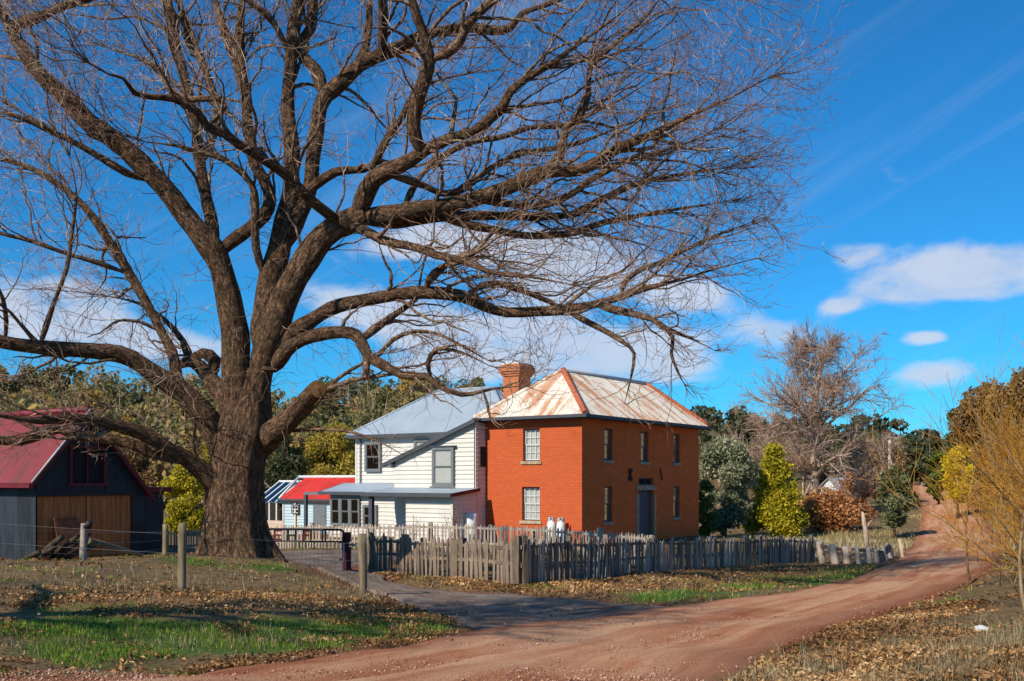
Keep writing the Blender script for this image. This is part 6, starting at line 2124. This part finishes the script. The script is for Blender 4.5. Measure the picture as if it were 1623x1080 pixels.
gw = np.random.default_rng(33)
spots = []
for k in range(440):
    az_ = gw.uniform(-0.56, 0.10); r = gw.uniform(102, 235)
    x, y = r * math.sin(az_), r * math.cos(az_)
    tone = np.clip(gw.choice([.12, .3, .42, .55, .75], p=[.20, .34, .26, .14, .06]) + gw.normal(0, .05), 0, 1)
    spots.append((x, y, gw.uniform(6, 11), gw.uniform(2.6, 4.4), tone))
wood('hillside_wood', 'olive and brown wood covering the hill behind the houses', LM['hill'], spots, 41, 480, .40)
spots = []
for k in range(160):
    az_ = gw.uniform(0.14, 0.62); r = gw.uniform(128, 250)
    x, y = r * math.sin(az_), r * math.cos(az_)
    if 0.385 < az_ < 0.44 and r < 175: continue
    spots.append((x, y, gw.uniform(6.5, 11), gw.uniform(2.8, 4.5), np.clip(gw.uniform(0.1, .7), 0, 1)))
wood('dark_wood', 'dark evergreen wood covering the hills beyond the road', LM['hill_dark'], spots, 42, 520, .47)


# ---- bare trees
def bare_tree(name, label, px, pb, pt, wpx, d, seed, n0, m0, m1, lean=0.0, r0=None, twig_n=1.0, fork=0.18):
    g = np.random.default_rng(seed)
    x = (px - CX) / F * d; z = gz(x, d)
    h = EYE + (HY - pt) / F * d - z; w = wpx / F * d / 2
    root = tag(empty(name, (x, d, z)), label, 'tree')
    r0 = r0 or h * .02
    K = 16
    t = np.linspace(0, 1, K)
    tp = np.stack([lean * w * t ** 1.4 + np.cumsum(g.normal(0, .012 * h, K)) * t, np.cumsum(g.normal(0, .012 * h, K)) * t, h * .84 * t - .15], -1)
    tr = r0 * (1.15 - t * 1.0)
    V, Fq = tubes(tp[None], tr[None], 10)
    obj('trunk', mesh_np('trunk', V, Fq, True), M[m0], root)
    bias = lambda p, dd: np.array([0, 0, .012])
    S, D, r, i, tt = spawn(tp[None], tr[None], n0, fork, .98, 38, 76, g)
    ln = (w * 1.3) * np.sin(np.pi * (.18 + .72 * tt)) * g.uniform(.6, 1.05, len(S))
    P1, R1 = grow(S, D, ln, np.clip(r * .55, .02, .2), 10, .13, bias, .3, g, .02)
    for a in range(len(P1)):
        pass
    V, Fq = tubes(P1, R1, 6)
    o = obj('limbs', mesh_np('limbs', V, Fq, True), M[m0], root)
    S, D, r, i, tt = spawn(P1, R1, 11, .15, 1, 25, 60, g)
    P2, R2 = grow(S, D, ln[i] * g.uniform(.25, .5, len(S)), np.clip(r * .6, .012, .05), 7, .16, bias, .35, g, .03)
    S, D, r, i3, tt = spawn(P2, R2, int(7 * twig_n), .15, 1, 22, 55, g)
    P3, R3 = grow(S, D, g.uniform(.4, 1.2, len(S)) * h / 15, np.full(len(S), .014), 4, .18, bias, .6, g, .03)
    V, Fq = tubes(P2, R2, 4)
    o = obj('branches', mesh_np('branches', V, Fq, True), M[m0], root); o['kind'] = 'stuff'
    V, Fq = tubes(P3, R3, 3)
    o = obj('twigs', mesh_np('twigs', V, Fq, True), M[m1], root); o['kind'] = 'stuff'
    return root


bt = bare_tree('bare_tree', 'tall bare pale-limbed tree right of the brick house', 1290, 850, 505, 205, 72, 51, 44, 'bark_pale', 'twig_pink', .12, .34, 2.3, .22)
bare_tree('bare_tree', 'bare pinkish tree spreading left of the tall bare tree', 1215, 845, 648, 190, 84, 52, 26, 'bark_pale', 'twig_pink', 0, .18, .9, .12)
bare_tree('bare_tree', 'leafless tree out of the picture on the left whose branches shade the driveway', -2120, 900, -2450, 2600, 6.0, 53, 30, 'bark_branch', 'twig', .1, .28, .8, .45)
bare_tree('bare_tree', 'low bare russet thicket between the tall bare tree and the power pole', 1352, 815, 690, 120, 80, 54, 24, 'bark_pale', 'twig_pink', 0, .10, .9, .08)
bare_tree('bare_tree', 'bare russet tree just left of the power pole', 1398, 815, 672, 84, 90, 55, 22, 'bark_pale', 'twig_pink', 0, .10, .9, .08)
bare_tree('bare_tree', 'bare pinkish thicket between the grey-green tree and the conifer', 1172, 850, 660, 110, 74, 56, 22, 'bark_pale', 'twig_pink', 0, .10, .9, .08)
# torn pale limb hanging off the tall bare tree
d = 71.0
mb = MB()
c = np.array(bt.location)
for P, r in (([(1296, 738), (1312, 736), (1330, 738), (1352, 744), (1366, 750)], (.16, .13, .1, .07, .04)), ([(1300, 726), (1318, 720), (1335, 727), (1350, 740)], (.12, .10, .07, .04))):
    mb.tube(np.array([W(a, b, d) for a, b in P]) - c, r, 8)
o = mb.build('broken_limb', M['metal_white'] if False else M['bark_pale'], bt)
o['label'] = 'pale torn limb hanging to the right'

# grey dead trunk in front
p = G(1374, 872)
mb = MB(); h = (872 - 812) / F * p[1]
mb.tube([(-.0, 0, -.1), (-.03, 0, h * .4), (-.14, 0, h * .8), (-.2, 0, h)], [.14, .11, .09, .05], 8)
mb.tube([(-.06, 0, h * .5), (.15, .1, h * .72), (.3, .1, h * .8)], [.05, .035, .015], 6)
o = mb.build('dead_trunk', M['bark_pale']); o.location = (p[0], p[1], gz(*p)); tag(o, 'slim grey dead trunk behind the collapsing rail fence', 'dead tree')

# power pole
d = 96.0; x = (1410 - CX) / F * d; z = gz(x, d); zt = EYE + (HY - 690) / F * d
pole = tag(empty('power_pole', (x, d, z)), 'grey power pole with one cross-arm and insulators', 'power pole')
mb = MB(); mb.tube([(0, 0, -.2), (0, 0, zt - z)], [.16, .12], 10); mb.build('pole', M['wood_light'], pole)
za = zt - z - .25; wa = 13 / F * d
mb = MB(); mb.box(-wa, wa, -.2, -.1, za - .07, za + .07); mb.build('cross_arm', M['wood_light'], pole)
for u in (-1, -.55, .55, 1):
    mb = MB(); mb.tube([(u * wa * .97, -.15, za + .07), (u * wa * .97, -.15, za + .18), (u * wa * .97, -.15, za + .32)], [.03, .07, .05], 7); mb.build('insulator', M['frame_grey'], pole)
mb = MB(); mb.box(-.12, .12, -.3, -.12, za - 2.6, za - 2.1); mb.build('switch_box', M['wood_light'], pole)
for s in (-1, 1):
    mb = MB(); mb.bar((0, -.16, za - .7), (s * wa * .6, -.16, za - .05), .05); mb.build('strut', M['wood_light'], pole)

# far cottage
d = 112.0; x = (1335 - CX) / F * d; z = gz(x, d)
cot = tag(empty('cottage', (x, d, z), R_(25)), 'small pale cottage half hidden beyond the tall bare tree', 'cottage')
zc = EYE + (HY - 776) / F * d - z; zr = EYE + (HY - 758) / F * d - z
zc = max(zc, 1.2); zr = max(zr, zc + .9)
mb = MB(); mb.prism([(-1.6, -1.2, -.3), (1.6, -1.2, -.3), (1.6, -1.2, zc), (-1.6, -1.2, zc)], (0, 2.8, 0)); mb.prism([(-1.6, -1.2, zc + .001), (-1.6, 1.6, zc + .001), (-1.6, .2, zr - .05)], (3.2, 0, 0)); mb.build('wall', M['metal_white'], cot)
mb = MB(); mb.prism([(-1.9, -1.55, zc - .12), (-1.9, .2, zr), (-1.9, .2, zr + .06), (-1.9, -1.55, zc - .06)], (3.8, 0, 0)); mb.prism([(-1.9, 1.95, zc - .12), (-1.9, .2, zr), (-1.9, .2, zr + .06), (-1.9, 1.95, zc - .06)], (3.8, 0, 0)); mb.build('roof', M['metal_grey'], cot)
for u in (-.9, .7):
    mb = MB(); mb.box(u - .3, u + .3, -1.24, -1.205, zc * .4, zc * .85); mb.build('window', M['dark'], cot)
mb = MB(); mb.box(-.25, .3, -1.24, -1.205, 0, zc * .85); mb.build('door', M['frame_grey'], cot)


# ---- golden willows on the right verge
def willow(label, x, y, n, hmin, hmax, spread, lean, seed, shoots=14, rb=.022, side=(25, 50)):
    g = np.random.default_rng(seed)
    z = gz(x, y)
    root = tag(empty('willow_bush', (x, y, z)), label, 'bush', None)
    S = np.stack([g.normal(0, spread * .25, n), g.normal(0, spread * .3, n), np.full(n, -.08)], -1)
    D = nrm(np.stack([g.normal(lean, .38, n), g.normal(0, .38, n), g.uniform(.6, 1.6, n)], -1))
    D[:, 0] = np.maximum(D[:, 0], -.42 * D[:, 2] - .02)
    Ln = g.uniform(hmin, hmax, n)
    P1, R1 = grow(S, D, Ln, g.uniform(.5, 1.2, n) * rb, 12, .05, lambda p, d: np.array([0, 0, .01]), .25, g, .045)
    V, Fq = tubes(P1, R1, 6)
    obj('stems', mesh_np('stems', V, Fq, True), M['willow_stem'], root)
    S, D, r, i, t = spawn(P1, R1, g.integers(2, shoots, n), .2, 1, side[0], side[1], g)
    D = nrm(D + (0, 0, .25))
    P2, R2 = grow(S, D, Ln[i] * g.uniform(.15, .42, len(S)), np.clip(r * .6, .004, .009), 6, .06, lambda p, d: np.array([0, 0, .05]), .4, g, .03)
    S, D, r, i, t = spawn(P2, R2, 2, .15, 1, 18, 42, g)
    P3, R3 = grow(S, D, g.uniform(.25, .8, len(S)), np.full(len(S), .0042), 4, .06, lambda p, d: np.array([0, 0, .06]), .5, g, .03)
    V, Fq = cat_mesh([tubes(P2, R2, 3), tubes(P3, R3, 3)])
    o = obj('twigs', mesh_np('twigs', V, Fq, True), M['willow'], root); o['kind'] = 'stuff'


willow('nearest golden-twigged willow bush at the right picture edge', 7.35, 12.6, 60, 1.2, 3.7, 1.6, -.10, 61, 14)
willow('second golden willow bush just beyond the nearest one', 10.3, 17.5, 125, 1.5, 3.9, 3.0, -.08, 62, 16)
willow('third orange-gold willow bush along the right verge', 14.5, 25.0, 150, 2.3, 4.5, 3.8, -.05, 63, 18, .026)
willow('farthest orange-gold willow bush by the bend of the road', 22.0, 36.5, 120, 2.6, 5.0, 5.0, -.05, 64, 18, .03)
# two long arching rods of the nearest willow, and bare yard shrubs
def shrub(label, px, pb, pt, wpx, d_, seed, mat='twig', n=14):
    g = np.random.default_rng(seed)
    x = (px - CX) / F * d_; z = gz(x, d_); h = EYE + (HY - pt) / F * d_ - z; w = wpx / F * d_
    root = tag(empty('bare_shrub', (x, d_, z)), label, 'shrub')
    S = g.normal(0, .04, (n, 3)) * (1, 1, 0); D = nrm(np.stack([g.normal(0, w / h * .5, n), g.normal(0, w / h * .5, n), np.ones(n)], -1))
    P, Rr = grow(S, D, h * g.uniform(.7, 1.05, n), np.full(n, .014), 9, .07, lambda p, d: 0, .3, g, .02)
    V, Fq = tubes(P, Rr, 5); obj('stems', mesh_np('stems', V, Fq, True), M['bark_branch'], root)
    S, D, r, i, t = spawn(P, Rr, 9, .25, 1, 25, 50, g)
    P2, R2 = grow(S, D, g.uniform(.1, .4, len(S)), np.full(len(S), .006), 4, .12, lambda p, d: np.array([0, 0, .05]), .5, g)
    V, Fq = tubes(P2, R2, 3); o = obj('twigs', mesh_np('twigs', V, Fq, True), M[mat], root); o['kind'] = 'stuff'
shrub('thin leafless shrub beside the water heater', 722, 872, 802, 20, 38, 71)
shrub('single dead sapling behind the short picket fence', 658, 874, 816, 8, 38, 72, n=4)
shrub('thin bare sapling in front of the lower end window', 831, 874, 838, 8, 37, 73, n=5)

# pale stone on the right verge
p = G(1556, 1004); z = gz(*p)
g = np.random.default_rng(3)
V = nrm(np.array([(x, y, w) for x in (-1, 0, 1) for y in (-1, 0, 1) for w in (-1, 0, 1) if (x, y, w) != (0, 0, 0)], float)) * g.uniform(.05, .09, (26, 1)) * (1.3, .9, .65)
import bmesh
bm = bmesh.new()
for v in V: bm.verts.new(v)
bmesh.ops.convex_hull(bm, input=bm.verts)
me = bpy.data.meshes.new('white_stone'); bm.to_mesh(me); bm.free()
o = obj('white_stone', me, M['metal_white']); o.location = (p[0], p[1], z + .04)
tag(o, 'small white stone lying in the dry grass of the right verge', 'stone')


# ------------------------------------------------------------------ grass and fallen leaves
def scatter(n, x0, x1, y0, y1, fn, g, dens_pow=1.6):
    """random ground points, denser towards the viewer's end of the place, kept with probability fn."""
    u = g.random(n)
    k = 1 - dens_pow
    y = (y0 ** k + u * (y1 ** k - y0 ** k)) ** (1 / k)
    x = g.uniform(x0, x1, n)
    x = x * np.clip(y / 22.0, .35, 2.0) if x0 < 0 else x
    keep = g.random(n) < fn(x, y)
    return x[keep], y[keep]


def off_road(x, y):
    return ~(inpoly(x, y, ROAD) | inpoly(x, y, DRIVE))


def in_yard(x, y):
    """inside house footprints"""
    q = np.stack([x, y], -1) - C0
    b, a = q @ RV, q @ LV
    return (b > -2.4) & (b < 12) & (a > 0) & (a < 16)


def blades(name, label, x, y, h, w, mat, g, lean=.35, rnd=None):
    n = len(x)
    z = ground2(x, y) - .01
    B = np.stack([x, y, z], -1)
    a = g.uniform(0, 2 * math.pi, n); sd = np.stack([np.cos(a), np.sin(a), 0 * a], -1)
    b = g.uniform(0, 2 * math.pi, n); ln = np.stack([np.cos(b), np.sin(b), 0 * b], -1) * (np.abs(g.normal(0, lean, n)) * h)[:, None]
    up = np.stack([0 * h, 0 * h, h], -1)
    ww = (w * g.uniform(.6, 1.3, n))[:, None]
    V = np.stack([B - sd * ww, B + sd * ww, B + up * .55 + ln * .35 + sd * ww * .7, B + up * .55 + ln * .35 - sd * ww * .7, B + up * .95 + ln], 1).reshape(-1, 3)
    i = np.arange(n)[:, None] * 5
    Fc = np.concatenate([i + [0, 1, 2], i + [0, 2, 3], i + [3, 2, 4]], 1).reshape(-1, 3)
    r = g.random(n) if rnd is None else rnd
    o = obj(name, mesh_np(name, V, Fc, False, np.repeat(r, 3)), mat)
    tag(o, label, 'grass', None, 'stuff')


g = np.random.default_rng(91)
x, y = scatter(330000, -12.5, 14.5, 6.5, 42, lambda x, y: np.where(off_road(x, y) & ~in_yard(x, y), np.clip(green_field(x, y) * 1.7 - .65 + .9 * fbm2(x, y, .55, 3, 31.), 0, 1), 0), g, 1.9)
print('green', len(x))
h = g.uniform(.03, .085, len(x)) * np.clip(y / 14, .9, 1.6)
blades('green_grass', 'short green grass in strips along the road verges', x, y, h, .0042 * np.clip(y / 12, .8, 2.2), LM['blade'], g)


def dry_fn(x, y):
    f = .35 * strip_field(x, y, ((0, 925), (200, 925), (420, 925), (560, 930)), 2.8)
    f = np.maximum(f, .62 * strip_field(x, y, ((1330, 1075), (1450, 1055), (1560, 1040), (1650, 1010)), 1.1))
    f = np.maximum(f, .6 * strip_field(x, y, ((520, 935), (575, 945), (610, 955)), .7))
    f = np.maximum(f, .5 * strip_field(x, y, ((1400, 888), (1440, 880), (1450, 865)), 1.6))
    f = np.maximum(f, .30 * strip_field(x, y, ((880, 940), (1050, 930), (1300, 905)), 2.2))
    f = np.maximum(f, .35 * strip_field(x, y, ((50, 1018), (250, 1016), (420, 1012)), .6))
    f = f * np.clip(.8 + .9 * fbm2(x, y, .7, 2, 12.), 0, 1.3)
    return np.where(off_road(x, y) & ~in_yard(x, y), f, 0)


x, y = scatter(210000, -12.5, 14.5, 6.0, 44, dry_fn, g, 1.9)
print('dry', len(x))
h = g.uniform(.04, .19, len(x)) ** 1.0 * np.where(x > 2, 1.15, 1.0) * np.clip(.75 + .8 * fbm2(x, y, .5, 2, 17.), .3, 1.6)
blades('dry_grass', 'straw-coloured dry grass on the banks', x, y, h, .0035 * np.clip(y / 12, .8, 2.2), LM['dry'], g, .5)


xs, ys = g.uniform(12, 50, 90000), g.uniform(40, 100, 90000)
kp = (g.random(90000) < np.clip(.45 + .9 * fbm2(xs, ys, 3.5, 3, 23.), 0, 1) * (50 / ys) ** 1.2) & off_road(xs, ys) & ~in_yard(xs, ys) & (xs / ys > .2)
xs, ys = xs[kp], ys[kp]
blades('field_grass', 'tussocky straw and green grass of the paddock beyond the fences', xs, ys, g.uniform(.08, .34, len(xs)), np.full(len(xs), .016), LM['dry_field'], g, .5, np.clip(g.random(len(xs)) * .5 + .45 + .5 * fbm2(xs, ys, 6.0, 2, 29.), 0, 1))


def litter(name, label, n, fn, size, g):
    x, y = scatter(n, -12.5, 14.5, 6.0, 44, fn, g, 1.75)
    print(name, len(x))
    z = ground2(x, y) + g.uniform(.005, .045, len(x))
    V, Fc = leaf_quads(np.stack([x, y, z], -1), g.uniform(.4, 1.4, len(x)) * size * np.clip(y / 16, .85, 1.5), g, .5, 0.8, .4)
    tone = np.clip(g.normal(.42, .24, len(x)) + .30 * fbm2(x, y, 1.3, 2, 37.), 0, 1)
    o = obj(name, mesh_np(name, V, Fc, False, np.repeat(tone, 2)), LM['litter'])
    tag(o, label, 'leaves', None, 'stuff')


litter('fallen_leaves', 'brown fallen oak leaves lying over the banks and verges', 330000,
       lambda x, y: np.where(off_road(x, y) & ~in_yard(x, y), np.clip(litter_field(x, y) * 1.35 - .28 + .75 * fbm2(x, y, .45, 3, 41.), 0.015, 1), 0.0015), .030, g)


# loose stones on the road and the driveway, leaves blown on to their edges
x, y = scatter(60000, -12.5, 14.5, 6.5, 34, lambda x, y: np.where(inpoly(x, y, ROAD) | inpoly(x, y, DRIVE), np.clip(.30 + .9 * fbm2(x, y, .9, 3, 51.), 0.03, 1), 0), g, 1.9)
n = len(x)
z = ground2(x, y) + .035
oct_ = np.array([(1, 0, 0), (0, 1, 0), (-1, 0, 0), (0, -1, 0), (0, 0, .8), (0, 0, -.8)], float)
sz = (.005 + .013 * g.random(n) ** 3)
V = np.stack([x, y, z], -1)[:, None] + oct_[None] * sz[:, None, None] * g.uniform(.6, 1.3, (n, 6, 1))
tf = np.array([(0, 1, 4), (1, 2, 4), (2, 3, 4), (3, 0, 4), (1, 0, 5), (2, 1, 5), (3, 2, 5), (0, 3, 5)])
Fc = (np.arange(n)[:, None, None] * 6 + tf[None]).reshape(-1, 3)
LM['pebble'] = leaf_mat('road_stones', [(0.0, (0.20, 0.075, 0.04)), (0.5, (0.36, 0.17, 0.10)), (1.0, (0.50, 0.34, 0.25))], 0.0, 0.9)
o = obj('loose_stones', mesh_np('loose_stones', V.reshape(-1, 3), Fc, False, np.repeat(g.random(n), 8)), LM['pebble'])
tag(o, 'small loose stones scattered over the red road and driveway', 'stones', None, 'stuff')
